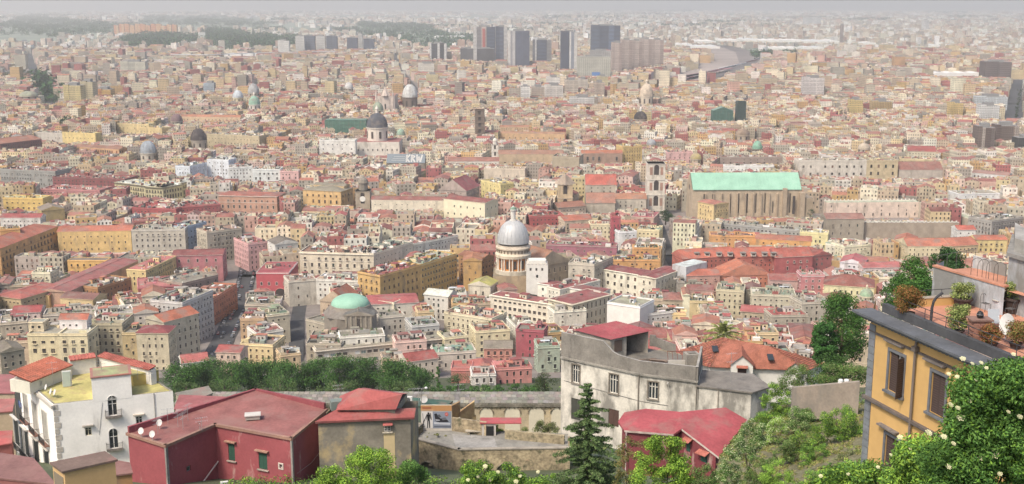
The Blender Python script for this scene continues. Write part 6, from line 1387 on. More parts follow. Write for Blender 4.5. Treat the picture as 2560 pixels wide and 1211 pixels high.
 l = MB(); u, zz = PL(256,1010,n,wr.d); pipe(t, [wr.at(u, z-.5, .04), wr.at(u-.7, z-5, .04)], .02, (.2,.2,.2), 'cable')
 cl = thing('laundry', 'blue laundry hanging from a balcony of the white house', 'laundry', tuple(wl.at(1.2, z-3.4, .8)));
 for i in range(5): q = MB(); wl.box(q, 1.6+.4*i, 1.9+.4*i, z-4.0-.2*(i%2), z-3.2, .75, .78, [HC('3e4f86'),HC('5b6ea8'),HC('8c9cc9'),HC('2f3c66'),HC('b7c3dd')][i]); q.build('garment', cl)
whitehouse()
# ---- big red house
def redhouse():
 N1 = PY(414, 1117, 125); z = N1.z; bot = z-14; px = [(320,1087),(414,1117),(538,1064),(728,1099),(815,1027),(640,990)]; q = [P(x, y, z) for x, y in px]; RW = HC('ab4a50')
 t = thing('red_house', 'large crimson painted house with low red roof and green shutters', 'house', (N1.x, N1.y, bot)); m = MB()
 ws = [Wall(q[i], q[i+1], bot, z) for i in range(4)]
 GR = HC('2e5a48')
 window(t, ws[2], ws[2].rect(571,1111,587,1152), shutters=GR, frame=HC('d8d0c0'), hood=HC('b9886c'), sill=HC('b9a898'))
 window(t, ws[2], ws[2].rect(647,1134,668,1174), shutters=GR, frame=HC('d8d0c0'), hood=HC('b9886c'), sill=HC('b9a898'))
 window(t, ws[2], ws[2].rect(699,1161,706,1171), surround=HC('d8c8b8'), mull=0); window(t, ws[1], ws[1].rect(466,1165,477,1179), frame=HC('8a8a88'), mull=0)
 for w_ in ws: w_.build(m, RW, 'redwall')
 for p, s in ((q[4],q[5]),(q[5],q[0])): m.face([(p.x,p.y,bot),(s.x,s.y,bot),(s.x,s.y,z),(p.x,p.y,z)], RW, 'redwall')
 m.build('wall', t); r = MB(); r.face([(v.x,v.y,z+.25) for v in q[:3]]+[(q[5].x,q[5].y,z+.9)], HC('985850'), 'roofpaint'); r.face([(q[2].x,q[2].y,z+.25),(q[3].x,q[3].y,z+.25),(q[4].x,q[4].y,z+.3),(q[5].x,q[5].y,z+.9)], HC('9b5a52'), 'roofpaint')
 r.build('roof', t)
 for w_ in ws: r = MB(); w_.box(r, -.15, w_.L+.15, z-.06, z+.27, -.2, .22, HC('a87a62'), 'roofpaint'); r.build('eaves_gutter', t)
 for a, b in ((4,5),(5,0)):
  A, B = q[a], q[b]; d = V2(B)-V2(A); nn = Vector((d.y,-d.x,0)).normalized(); r = MB(); r.obox((A.x,A.y,z-.3), d, -nn*.35, (0,0,1.35), HC('9c464c'), 'redwall'); r.build('parapet', t)
 lt = HC('a39a90')
 for i in (1, 3):
  w_ = ws[i]; c = MB(); w_.box(c, -.12, .22, bot, z-.05, -.1, .12, lt, 'concrete'); c.build('corner_pipe', t)
 sk = P(632, 1045, z+.45); c = MB(); c.box(sk.x, sk.y, z+.4, 1.7, 1.2, .45, HC('b0a79a'), 'any', .2); c.box(sk.x, sk.y, z+.85, 1.9, 1.4, .1, HC('c9c2b6'), 'any', .2); c.build('skylight', t)
 pipe(t, [ws[1].at(PL(545,1151,q[1],ws[1].d)[0], PL(545,1151,q[1],ws[1].d)[1], .15), ws[1].at(PL(501,1211,q[1],ws[1].d)[0], PL(501,1211,q[1],ws[1].d)[1], .15)], .09, HC('c9b3a8'), 'waste_pipe')
 w_ = ws[3]; pipe(t, [w_.at(1, z-4.6, .1), w_.at(w_.L*.5, z-4.9, .1), w_.at(w_.L-.5, z-4.2, .1)], .035, HC('b58a84'), 'cable')
 a_ = P(563, 1210, z-4.3); ac_unit((a_.x, a_.y-.4, z-4.5), 'air conditioner low on the crimson house wall', .3); pl = MB(); pl.box(a_.x, a_.y, z-4.75, 2.2, 1.4, .12, HC('6d5048'), 'concrete', .3); pl.build('canopy', t)
 for i, (x, y) in enumerate(((399,1072),(353,1093),(381,1101))): dish(P(x, y, z+.35), .4, (-.35,-.85,.35), ['farthest','left','right'][i]+' white dish at the left corner of the crimson house roof', 'satellite dishes on the crimson house')
 dish(P(500, 1075, z+.3), .28, (.2,-.9,.2), 'small red rimmed dish in the middle of the crimson house roof', tint='b0726c')
 for i, (x, y) in enumerate(((395,1085),(445,1068),(458,1075),(505,1078),(420,1060),(470,1052))): aerial(P(x, y, z+.4), random.uniform(1.6,2.6), ['leftmost','second','third','rightmost','rear left','rear right'][i]+' aerial on the crimson house roof', random.uniform(0,1.5))
redhouse()
# ---- small ochre hut at the bottom left
def hut():
 A = PY(161, 1182, 100); z = A.z; q = [P(x, y, z) for x, y in ((131,1161),(161,1182),(288,1154),(258,1135))]; t = thing('ochre_hut', 'small ochre rooftop hut with brown felt roof at the bottom left', 'hut', (A.x, A.y, z-5)); m = MB()
 for a, b in ((0,1),(1,2),(2,3),(3,0)): m.face([(q[a].x,q[a].y,z-5),(q[b].x,q[b].y,z-5),(q[b].x,q[b].y,z),(q[a].x,q[a].y,z)], HC('dcaf66'), 'ochre')
 m.build('wall', t); m = MB(); o = [(v[0],v[1]) for v in shrink([(v.x,v.y) for v in q], -.25)]; m.prism(o, z, z+.2, HC('7d6456'), 'roofpaint', bottom=True); m.build('roof', t)
 w_ = Wall(q[0], q[1], z-5, z); m = MB(); w_.box(m, .25, w_.L-.35, z-3.6, z-.6, .0, .05, HC('8a7c64'), 'any'); m.build('door', t)
hut()
def simple(pts, z, h, wc, rc, label, name='house', cat='house', wm_='stucco', rm_='roofpaint', wins=None, over=.2, t=None):
 q = [P(x, y, z) for x, y in pts]; poly = ccw([(v.x,v.y) for v in q]); c = cen(poly); t = t or thing(name, label, cat, (c[0], c[1], z-h)); m = MB(); n = len(poly)
 for i in range(n):
  w_ = Wall(poly[i], poly[(i+1) % n], z-h, z)
  for wr_ in (wins or []):
   if wr_[0] == i: window(t, w_, w_.rect(*wr_[1:5]), **(wr_[5] if len(wr_) > 5 else {}))
  w_.build(m, HC(wc), wm_)
 m.build('wall', t); m = MB(); m.prism(shrink(poly, -over), z, z+.18, HC(rc), rm_, bottom=True); m.build('roof', t); return t, poly
simple([(-90,1188),(140,1215),(80,1150),(-40,1130)], 150, 8, 'a5605a', '8f6058', 'flat brown roof in the bottom left corner before the white house', name='low_building', cat='building')
simple([(288,1190),(330,1185),(322,1162),(262,1150)], 152, 8, 'c08a48', '8a5a50', 'brown roofed annex between the white and the crimson house', name='annex', cat='annex')
simple([(-30,985),(36,985),(50,938),(-30,940)], 132, 14, 'c3a886', 'a8605e', 'house with dull pink roof left of the white apartment house')
simple([(-30,1035),(30,1030),(36,1000),(-30,1002)], 138, 14, 'd3b58c', 'b5665c', 'tan house with pinkish roof below at the left edge')
simple([(-30,1120),(28,1110),(30,1080),(-30,1084)], 141, 14, 'c4695f', 'c25550', 'low bright red roof at the left edge')
# ---- peeling grey and yellow house with red roofs
def peeling():
 A = PY(795, 1052, 130); z = A.z; q = [P(x, y, z) for x, y in ((795,1052),(1026,1041),(1045,1003),(850,1003))]; t = thing('peeling_house', 'grey and yellow peeling house with faded red roof', 'house', (A.x, A.y, z-10)); m = MB()
 w_ = Wall(q[0], q[1], z-11, z); window(t, w_, w_.rect(960,1062,977,1080), bars=True, frame=HC('e6e0d0'), sill=HC('c9bba0')); w_.build(m, HC('8f8674'), 'peeling')
 for a, b in ((1,2),(2,3),(3,0)): m.face([(q[a].x,q[a].y,z-11),(q[b].x,q[b].y,z-11),(q[b].x,q[b].y,z),(q[a].x,q[a].y,z)], HC('8f8674'), 'peeling')
 m.build('wall', t); aw = MB(); r = w_.rect(957,1056,981,1062); aw.obox(tuple(w_.at(r[0], r[3]-.1, 0)), w_.d*(r[1]-r[0]), w_.n*.5+Vector((0,0,-.18)), (0,0,.06), HC('b3544a'), 'tile'); aw.build('awning', t)
 y = MB(); r = w_.rect(960,1081,981,1150); w_.box(y, r[0], r[1]+.3, r[2]-3, r[3]-.15, .0, .035, HC('d9bd80'), 'ochre'); y.build('yellow_patch', t)
 rc = HC('a84c46'); r = MB(); o = .35; e0, e1 = q[0]+Vector((-.3,-.35,0)), q[1]+Vector((.5,-.35,0)); b1 = P(1040,1020,z+.9); b0 = P(838,1025,z+.7); mid0, mid1 = P(845,1028,z+.8), P(1000,1018,z+1.0)
 r.face([tuple(e0), tuple(e1), tuple(b1), tuple(b0)], rc, 'roofpaint'); r.obox(tuple(e0+Vector((0,0,-.25))), e1-e0, (0,.1,0), (0,0,.25), HC('8a4440'), 'roofpaint'); r.build('lower_roof', t)
 r = MB(); z2 = z+.9; pk0, pk1 = P(896,971,z+3.0), P(1006,986,z+2.8); f0, f1, f2 = P(840,1026,z+.9), P(990,1024,z+1.1), P(1008,998,z+2.2); bb = P(850,990,z+1.0)
 r.face([tuple(f0), tuple(f1), tuple(pk1), tuple(pk0)], HC('b04e48'), 'roofpaint'); r.face([tuple(f0), tuple(pk0), tuple(bb)], HC('b54e4a'), 'roofpaint')
 k0, k1 = pk0+Vector((0,6,-2)), pk1+Vector((0,6,-2)); r.face([tuple(pk0), tuple(pk1), tuple(k1), tuple(k0)], HC('b54e4a'), 'roofpaint'); r.build('upper_roof', t)
 um = MB(); um.prism(ccw([(v.x,v.y) for v in (f0+Vector((.5,.5,0)), f1+Vector((-.2,.4,0)), k1, k0)]), z, z+.85, HC('a59a84'), 'peeling'); um.build('upper_wall', t)
 for (x, y, w2) in ((800,1044,1.2),):
  p = P(x+45, 1018, z+.4); v = MB(); v.box(p.x, p.y, z+.2, 1.8, 1.2, 1.1, HC('7c8a80'), 'any', .3); v.build('roof_vent_house', t)
 zp = z; z = 145.4
 g, _ = simple([(1000,1018),(1112,1018),(1129,1006),(1035,998)], z+.4, 4, '6a7a6c', '3f6656', 'flat dark green roof behind the peeling house', name='green_roof_house', cat='house')
 ac_unit(tuple(P(1021, 1006, z+.75)), 'white air conditioner standing on the dark green roof', 0, 1.25); dish(P(1060, 1012, z+.7), .5, (.1,-.95,.2), 'white dish on the dark green roof'); aerial(P(846, 1000, z+1), 2.2, 'aerial left of the upper red roof')
 for i, x in enumerate((1033, 1047, 1148)): aerial(P(x, 1012, z+.7), 2.4+.6*(i == 2), ['aerial beside the air conditioner','aerial beside the lone dish on the dark green roof','lattice aerial right of the dark green roof'][i])
 l = thing('roof_lamp', 'hooded lamp on a pole above the dark green roof', 'lamp', tuple(P(1054,1015,z+.7))); p = P(1054,1015,z+.7); mm = MB(); mm.tube([p, p+Vector((0,0,2.3)), p+Vector((.6,0,2.7))], .04, (.2,.18,.16), 'any', 5); mm.build('pole', l); mm = MB(); mm.lathe(p.x+.65, p.y, [(.22,p.z+2.55),(.2,p.z+2.6),(.05,p.z+2.75)], HC('dcdad4')); mm.build('lamp_hood', l)
peeling()
# ---- painted wall, terrace and arched retaining wall
def mural():
 zf = 142.6; a = PY(1053, 1077, 150); b = P(1130, 1077, a.z); zf = a.z; w_ = Wall(a, b, zf, zf+3.6); t = thing('mural_wall', 'wall painted with grey black and white street art under an orange band', 'wall', (a.x, a.y, zf)); m = MB(); w_.build(m, HC('c9bfb0'), 'stucco'); m.obox((a.x,a.y+.02,zf), w_.d*w_.L, -w_.n*.4, (0,0,3.6), HC('b5a78c'), 'stucco'); m.build('wall', t)
 L = w_.L; o = MB(); w_.box(o, 0, L, zf+2.85, zf+3.62, .0, .03, HC('c78a3c'), 'ochre'); o.build('orange_band', t)
 o = MB(); w_.box(o, .1, L*.38, zf+.35, zf+2.75, 0, .02, HC('d9d4ce')); w_.box(o, L*.38, L-.1, zf+.35, zf+2.75, 0, .02, HC('8a93a3')); o.build('painted_ground', t)
 bk = HC('1c1c1e')
 f = MB()   # standing black figure on the left panel, seen from the front
 def rp(mb, pts, c, out=.045): mb.face([w_.at(L*u, zf+.35+2.4*v, out) for u, v in pts], c)
 rp(f, [(.22,.95),(.27,.95),(.28,.85),(.21,.85)], bk); rp(f, [(.2,.84),(.29,.84),(.28,.45),(.21,.45)], bk); rp(f, [(.205,.45),(.235,.45),(.22,.03),(.195,.03)], bk); rp(f, [(.25,.45),(.285,.45),(.295,.03),(.265,.03)], bk)
 rp(f, [(.195,.82),(.21,.82),(.18,.5),(.165,.52)], bk); rp(f, [(.28,.82),(.295,.82),(.33,.55),(.315,.53)], bk); f.build('painted_figure', t)
 s = MB()   # looping black strokes
 for k in range(6): u = .04+.022*k; rp(s, [(u,.15+.1*k),(u+.012,.15+.1*k),(u+.05,.4+.09*k),(u+.035,.4+.09*k)], bk)
 rp(s, [(.05,.9),(.06,.9),(.09,.2),(.075,.2)], bk); rp(s, [(.3,.9),(.32,.92),(.35,.5),(.335,.5)], bk); rp(s, [(.02,.1),(.12,.1),(.12,.13),(.02,.13)], bk); s.build('painted_strokes', t)
 r = MB()   # reclining dark shapes on a pale couch
 rp(r, [(.42,.25),(.95,.2),(.95,.32),(.42,.38)], HC('c3c8d2'), .04); rp(r, [(.43,.85),(.5,.9),(.62,.6),(.86,.5),(.9,.38),(.6,.35),(.47,.42)], HC('2c2e36')); rp(r, [(.52,.78),(.6,.84),(.66,.7),(.58,.64)], HC('55585f'), .055); rp(r, [(.66,.62),(.8,.66),(.84,.52),(.7,.48)], HC('6d7078'), .055); rp(r, [(.47,.55),(.6,.52),(.62,.46),(.48,.44)], HC('a8abb2'), .055)
 rp(r, [(.42,.08),(.97,.06),(.97,.12),(.42,.14)], HC('5f6674'), .04); r.build('painted_recliner', t)
 c = MB(); rp(c, [(.83+.06*math.cos(q), .84+.12*math.sin(q)) for q in [2*math.pi*i/12 for i in range(12)]], HC('d0564e'), .05); rp(c, [(.8,.85),(.86,.88),(.86,.86),(.8,.83)], HC('e8d0c8'), .06); c.build('red_spot', t)
 c = MB(); w_.box(c, .05, L*.4, zf+2.92, zf+3.0, .03, .05, HC('e0b080')); w_.box(c, .2, L*.34, zf+3.15, zf+3.4, .03, .045, HC('a8602c')); c.build('band_lettering', t)
 # terrace floor and parapet walls
 fl = [P(x, y, zf) for x, y in ((1020,1098),(1150,1132),(1420,1128),(1420,1085),(1270,1078),(1135,1074),(1048,1078))]
 tt = thing('stone_terrace', 'old stone terrace with grey paving above arched retaining wall', 'terrace', (fl[0].x, fl[0].y, zf-9)); m = MB(); m.prism(ccw([(v.x,v.y) for v in fl]), zf-9, zf, HC('9c927c'), 'stonewall', HC('8f8b80'), 'concrete'); m.build('floor', tt)
 pav = [P(x, y, zf+.03) for x, y in ((1140,1120),(1245,1124),(1235,1092),(1130,1086))]; m = MB(); m.face([tuple(v) for v in pav], HC('a09c94'), 'concrete'); m.build('paving', tt)
 st = HC('b09c74'); pts = [P(x, y, zf+1) for x, y in ((1048,1060),(1012,1092),(1146,1126),(1425,1122))]
 for i in range(3):
  a_, b_ = pts[i], pts[i+1]; w2 = Wall(a_, b_, zf-9, zf+1); m = MB()
  if i == 1: hs = [w2.rect(1052,1178,1090,1225)];
  elif i == 2: hs = [w2.rect(1150,1180,1176,1225), w2.rect(1240,1182,1290,1225)]
  else: hs = []
  for h in hs: w2.holes.append(h)
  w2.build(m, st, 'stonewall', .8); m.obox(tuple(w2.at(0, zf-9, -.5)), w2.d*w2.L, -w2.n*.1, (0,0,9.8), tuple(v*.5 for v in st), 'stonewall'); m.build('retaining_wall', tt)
  m = MB(); w2.box(m, -.1, w2.L+.1, zf+1, zf+1.14, -.55, .1, HC('a89c88'), 'concrete'); m.build('coping', tt)
  for h in hs:
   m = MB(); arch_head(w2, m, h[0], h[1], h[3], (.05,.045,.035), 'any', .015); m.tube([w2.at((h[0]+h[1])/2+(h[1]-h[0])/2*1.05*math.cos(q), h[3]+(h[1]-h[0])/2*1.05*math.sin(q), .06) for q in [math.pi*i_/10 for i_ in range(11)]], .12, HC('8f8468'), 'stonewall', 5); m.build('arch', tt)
  for k in range(int(w2.L*1.6)):
   u, zz = random.uniform(0, w2.L), random.uniform(zf-6, zf+.6); m = MB(); s_ = random.uniform(.25,.5); w2.box(m, u, u+s_, zz, zz+s_*.5, 0, .05, vary(st, .25), 'stonewall'); m.build('stone', tt)
 be = P(1186, 1086, zf); t3 = thing('stone_bench', 'low stone bench on the terrace right of the mural', 'bench', tuple(be)); m = MB(); m.box(be.x, be.y, zf+.42, 2.4, .7, .14, HC('b5a890'), 'concrete'); m.build('seat', t3)
 for s in (-.8, .8): m = MB(); m.box(be.x+s, be.y, zf, .35, .5, .42, HC('9c9078'), 'concrete'); m.build('leg', t3)
 c0 = P(1130, 1078, zf); d1 = P(1215, 1090, zf); w3 = Wall(c0, d1, zf, zf+1.7); t4 = thing('garden_wall', 'low rough stone wall behind the bench', 'wall', tuple(c0)); m = MB(); m.obox(tuple(w3.at(0,zf,0)), w3.d*w3.L, -w3.n*.4, (0,0,1.9), HC('a8946e'), 'stonewall'); m.build('wall', t4)
 dw = P(1222, 1090, zf); t5 = thing('shed', 'small shed with black doorway and red roof edge on the terrace', 'shed', tuple(dw)); m = MB(); m.box(dw.x, dw.y+1, zf, 1.9, 1.8, 1.7, HC('cfc6b8'), 'stucco'); m.build('wall', t5); m = MB(); m.box(dw.x+.15, dw.y+.07, zf, 1.0, .1, 1.35, (.02,.02,.02)); m.build('door', t5); m = MB(); m.box(dw.x+1.6, dw.y+1, zf+1.7, 5.6, 2.1, .15, HC('b8484c'), 'roofpaint'); m.build('roof', t5)
 w5 = Wall(P(1262,1098,zf), P(1410,1112,zf), zf, zf+1.4); t6 = thing('garden_wall', 'tufa wall at the right end of the terrace below the arcade', 'wall', tuple(w5.a)); m = MB(); m.obox(tuple(w5.at(0,zf-3,0)), w5.d*w5.L, -w5.n*.5, (0,0,4.2), HC('ab9a72'), 'stonewall'); m.build('wall', t6)
 return zf
ZF = mural()
# orange ruin between mural and arcade
t_ = thing('ruined_wall', 'orange brown ruined walls with a sloping coping right of the mural', 'wall', tuple(P(1180,1060,143)))
for (x0, y0, x1, y1, hh) in ((1128,1050,1190,1056,3.3),(1130,1015,1150,1005,2.4),(1150,1030,1186,1004,2.2)):
 a_ = PY(x0, y0, 158); b_ = PY(x1, y1, 160); m = MB(); d_ = V2(b_)-V2(a_); m.quadidx([(a_.x,a_.y,141),(b_.x,b_.y,141),(b_.x,b_.y,b_.z),(a_.x,a_.y,a_.z),(a_.x,a_.y+.6,141),(b_.x,b_.y+.6,141),(b_.x,b_.y+.6,b_.z),(a_.x,a_.y+.6,a_.z)], [(0,1,2,3),(3,2,6,7),(5,4,7,6),(1,5,6,2),(4,0,3,7)], HC('b08850'), 'peeling'); m.build('wall', t_)
# ---- long arcade with a stone slab roof
def arcade():
 a, b = PY(440, 1004, 200), PY(1425, 1016, 200); z = (a.z+b.z)/2; b.z = a.z; w_ = Wall(a, b, z-9, z); t = thing('arcade', 'long low arcaded building with grey stone slab roof crossing behind the houses', 'building', (a.x, a.y, z-9)); m = MB(); c = HC('c4ae86')
 ar = []; x = 1196
 for (x0, x1) in ((1200,1232),(1262,1300),(1322,1360),(1378,1412),(1140,1172)):
  r = w_.rect(x0, 1034, x1, 1085); ar.append(r)
 w_.build(m, c, 'peeling'); m.build('wall', t)
 for r in ar:
  m = MB(); w_.box(m, r[0], r[1], r[2], r[3], .0, .06, HC('e0d3b4'), 'stucco_clean'); arch_head(w_, m, r[0], r[1], r[3], HC('e0d3b4'), 'stucco_clean', .06); m.build('blind_arch', t)
  m = MB(); uc = (r[0]+r[1])/2; rr = (r[1]-r[0])/2*1.08; m.tube([w_.at(uc+rr*math.cos(q), r[3]+rr*math.sin(q), .08) for q in [math.pi*i/10 for i in range(11)]], .14, HC('8f7f64'), 'stonewall', 5); m.build('arch_ring', t)
 n = int(w_.L/1.6)
 for k in range(n):
  if 50 > 0: m = MB(); u = w_.L*(k+.5)/n; m.tube([w_.at(u+.55*math.cos(q), z-.95+.4*math.sin(q), .12) for q in [math.pi*i/5 for i in range(6)]], .1, HC('7d6f58'), 'stonewall', 4); m.build('corbel_arch', t)
 m = MB(); D = 5.4; m.obox(tuple(w_.at(-.3, z, .3)), w_.d*(w_.L+.6), -w_.n*D+Vector((0,0,.3)), (0,0,.2), HC('8f8878'), 'stonewall'); rf = m.build('roof', t)
 k = 0; sl = []
 for i in range(4):
  for j in range(74):
   m = MB(); u0 = w_.L*j/74+(i % 2)*.3; u1 = w_.L*(j+1)/74-.06+(i % 2)*.3; v0, v1 = D*i/4, D*(i+1)/4-.08; p = w_.at(u0, z+.2+.3*v0/D+random.uniform(0,.05), .3-v0); m.obox(tuple(p), w_.d*(u1-u0), -w_.n*(v1-v0)+Vector((0,0,.08)), (0,0,.07), vary(HC('948c7c'), .2), 'concrete'); m.build('slab', rf)
 m = MB(); w_.box(m, -.3, w_.L+.3, z-.5, z-.02, .0, .35, HC('7f7666'), 'stonewall'); m.build('eaves', t)
arcade()
simple([(440,985),(470,1010),(530,985),(520,968)], 133, 9, 'b5a48c', '8d8676', 'small grey slated roof at the left end of the long arcade', name='outbuilding')
simple([(437,1025),(540,1018),(562,995),(450,990)], 135, 9, 'c8a58c', 'a85a58', 'dusty red roofs squeezed between white house and long arcade', name='outbuilding')
simple([(440,1050),(520,1040),(535,1020),(442,1026)], 137, 9, 'd0b4a4', 'b9837a', 'pale pink terrace right of the white apartment house', name='outbuilding')
# ---- weathered white villa with concrete parapet
def villa():
 A = PY(1403, 893, 150); z = A.z; pts = [P(1403,893,z), P(1600,936,z), P(1746,955,z)]; bot = z-11; W = HC('dcd4c2'); t = thing('weathered_villa', 'weathered white villa with streaked concrete parapet', 'house', (A.x, A.y, bot))
 w1, w2 = Wall(pts[0], pts[1], bot, z), Wall(pts[1], pts[2], bot, z); m = MB()
 for w_, r in ((w1,(1431,913,1449,958)),(w1,(1524,937,1545,984)),(w2,(1621,956,1645,998))): window(t, w_, w_.rect(*r), frame=HC('e2dccb'), surround=HC('7d7262'), sill=HC('8f8474'), mull=2)
 window(t, w1, w1.rect(1428,997,1451,1050), shutters=HC('4a4b42'), frame=HC('5b5b50')); window(t, w1, w1.rect(1521,1024,1547,1066), shutters=HC('5c4238'))
 w1.build(m, W, 'weathered'); w2.build(m, W, 'weathered'); bk = [pts[0]+Vector((2.5,10,0)), pts[2]+Vector((2,9,0))]
 for p, q in ((pts[2],bk[1]),(bk[1],bk[0]),(bk[0],pts[0])): m.face([(p.x,p.y,bot),(q.x,q.y,bot),(q.x,q.y,z),(p.x,p.y,z)], W, 'weathered')
 m.build('wall', t); m = MB()
 for w_ in (w1, w2): w_.box(m, 0, w_.L, z-.12, z+.12, -.1, .25, HC('a39c8e'), 'weathered')
 m.build('cornice', t)
 m = MB(); CC = HC('8a8378')      # parapet with a falling outline
 top = [(1410,832),(1508,853),(1532,880),(1546,888),(1600,903),(1746,918)]
 prev = None
 for x, y in top:
  w_ = w1 if x < 1600 else w2; u, zz = PL(x, y, w_.a, w_.d);
  if x == 1410: u = 0
  p = w_.at(max(0, min(u, w_.L)), zz, .02); pi = w_.at(max(0, min(u, w_.L)), zz, -.3)
  if prev:
   P0, P0i = prev; m.face([(P0.x,P0.y,z+.1),(p.x,p.y,z+.1),tuple(p),tuple(P0)], CC, 'concrete'); m.face([(pi.x,pi.y,z+.1),(P0i.x,P0i.y,z+.1),tuple(P0i),tuple(pi)], CC, 'concrete'); m.face([tuple(P0),tuple(p),tuple(pi),tuple(P0i)], HC('a39c90'), 'concrete')
  prev = (p, pi)
 lp, lpi = prev; q = [(lp.x,lp.y,z+.1),(lp.x+2,lp.y+9,z+.1),(lp.x+2,lp.y+9,lp.z),(lp.x,lp.y,lp.z)]; m.face(q, CC, 'concrete'); m.face([(v[0]-.3,v[1],v[2]) for v in q][::-1], CC, 'concrete'); m.face([q[3],q[2],(q[2][0]-.3,q[2][1],q[2][2]),(q[3][0]-.3,q[3][1],q[3][2])], HC('a39c90'), 'concrete')
 m.build('parapet', t)
 m = MB(); m.face([(v.x,v.y,z+.2) for v in (pts[0],pts[1],pts[2],bk[1],bk[0])], HC('7d766a'), 'concrete'); m.build('roof_floor', t)
 # pavilion with corrugated red roof
 R0 = [P(1431,825,z+3.4), P(1526,850,z+3.0), P(1631,827,z+3.3), P(1540,803,z+3.9)]; m = MB(); wl = [Vector((v.x, v.y, 0)) for v in R0]; cc = sum(wl, Vector())/4; s = [cc+(v-cc)*.9 for v in wl]
 for a, b, k in ((0,1,0),(3,0,0),(2,3,0)): m.face([(s[a].x,s[a].y,z+.2),(s[b].x,s[b].y,z+.2),(s[b].x,s[b].y,R0[b].z-.1),(s[a].x,s[a].y,R0[a].z-.1)], HC('9c9384'), 'concrete')
 e = (s[2]-s[1]); a0, a1 = s[1], s[1]+e*.42; m.face([(a0.x,a0.y,z+.2),(a1.x,a1.y,z+.2),(a1.x,a1.y,z+3),(a0.x,a0.y,z+2.95)], HC('a89f8e'), 'concrete'); i0 = (s[0]-s[1])*.5; b1 = a1+i0; m.face([(a1.x,a1.y,z+.2),(b1.x,b1.y,z+.2),(b1.x,b1.y,z+3),(a1.x,a1.y,z+3)], HC('8a8172'), 'concrete'); m.build('pavilion_wall', t)
 m = MB(); dn = (s[2]-s[1]).normalized(); pn = Vector((dn.y,-dn.x,0)); p = s[1]+e*.1; m.obox((p.x,p.y,z+1.1), e*.2, pn*.06, (0,0,1.6), HC('6e5a4c'), 'any'); m.build('pavilion_window', t)
 rm = MB(); N = 44; u0, u1 = R0[1]-R0[0], R0[2]-R0[3]
 for i in range(N):
  f0, f1 = i/N, (i+1)/N; h0, h1 = (.07 if i % 2 else 0), (0 if i % 2 else .07); A0, A1, B0, B1 = R0[0]+u0*f0, R0[0]+u0*f1, R0[3]+u1*f0, R0[3]+u1*f1
  rm.face([(A0.x,A0.y,A0.z+h0),(A1.x,A1.y,A1.z+h1),(B1.x,B1.y,B1.z+h1),(B0.x,B0.y,B0.z+h0)], HC('aa4a50'), 'roofpaint')
 rm.build('corrugated_roof', t)
 # rear low wall, clutter
 c0, c1 = P(1640,850,z+1.2), P(1690,868,z+1.2); m = MB(); m.obox((c0.x,c0.y,z+.2), V2(c1)-V2(c0), (0,.3,0), (0,0,1.3), CC, 'concrete'); c2 = P(1625,838,z+1.8); m.obox((c2.x,c2.y,z+.2), V2(c0)-V2(c2), (0,.3,0), (0,0,1.6), CC, 'concrete'); m.build('rear_parapet', t)
 g = P(1700, 908, z+.2); gt = thing('glazed_frame', 'rusty glazed frame lying on the villa roof', 'greenhouse frame', tuple(g)); m = MB()
 for i in range(6): m.tube([(g.x-1.6+.64*i, g.y-.8, z+.25), (g.x-1.6+.64*i, g.y+1, z+1.5)], .04, HC('7d4a3c'), 'any', 4)
 m.tube([(g.x-1.6,g.y+1,z+1.5),(g.x+1.6,g.y+1,z+1.5)], .05, HC('7d4a3c'), 'any', 4); m.build('rib', gt); m = MB(); m.box(g.x, g.y-.9, z+.2, 3.4, .12, .7, HC('c3bcae'), 'any'); m.build('panel', gt)
 g = P(1640, 905, z+.2); gt = thing('timber_pile', 'pile of old planks beside the low parapet on the villa roof', 'timber', tuple(g))
 for i in range(9): m = MB(); m.box(g.x-1.6+random.uniform(0,2.6), g.y+random.uniform(-.6,.8), z+.22+.05*i, 2.4, .18, .05, HC(random.choice(['8a6f58','a08670','6d5a4a'])), 'any', random.uniform(-.5,.3)); m.build('plank', gt)
 g = P(1728, 912, z+.2); gt = thing('roof_tank', 'boxy concrete tank at the right corner of the villa roof', 'tank', tuple(g)); m = MB(); m.box(g.x, g.y, z+.2, 1.8, 1.6, 1.6, HC('9a9284'), 'concrete', .2); m.build('body', gt); m = MB(); m.box(g.x, g.y, z+1.8, 1.0, .9, .12, HC('7d766a'), 'concrete', .2); m.build('lid', gt)
 for w_, x, y in ((w1,1597,940),(w1,1602,940),(w2,1742,960)):
  u, zz = PL(x, y, w_.a, w_.d); u = max(.1, min(w_.L-.1, u)); pipe(t, [w_.at(u, z, .1), w_.at(u, bot, .1)], .06, HC('8a8072'))
 pipe(t, [w1.at(0.5, z-3.2, .05), w1.at(w1.L, z-3.6, .05), w2.at(w2.L*.5, z-3.7, .05)], .025, HC('5a5550'), 'cable')
 u, zz = PL(1669, 955, w2.a, w2.d); lm = thing('wall_lamp', 'bracket lamp on the white villa wall', 'lamp', tuple(w2.at(u, zz, .1))); m = MB(); m.tube([w2.at(u,zz-.6,.05), w2.at(u,zz,.1), w2.at(u+.15,zz+.1,.4)], .03, (.15,.14,.13)); m.build('bracket', lm); m = MB(); q = w2.at(u+.15, zz-.15, .4); m.lathe(q.x, q.y, [(.12,q.z),(.1,q.z+.2),(.03,q.z+.28)], HC('b8b4a8')); m.build('lantern', lm)
 # annex with grey roof
 za = P(1746,966,0).z; pa = PY(1746, 968, pts[2].y-.1); za = pa.z; q = [V2(P(x,y,za)) for x,y in ((1747,968),(1878,983),(1922,970),(1880,940),(1760,930))]; at = thing('villa_annex', 'low white annex with sloping grey felt roof right of the villa', 'annex', (q[0].x, q[0].y, za-7)); m = MB()
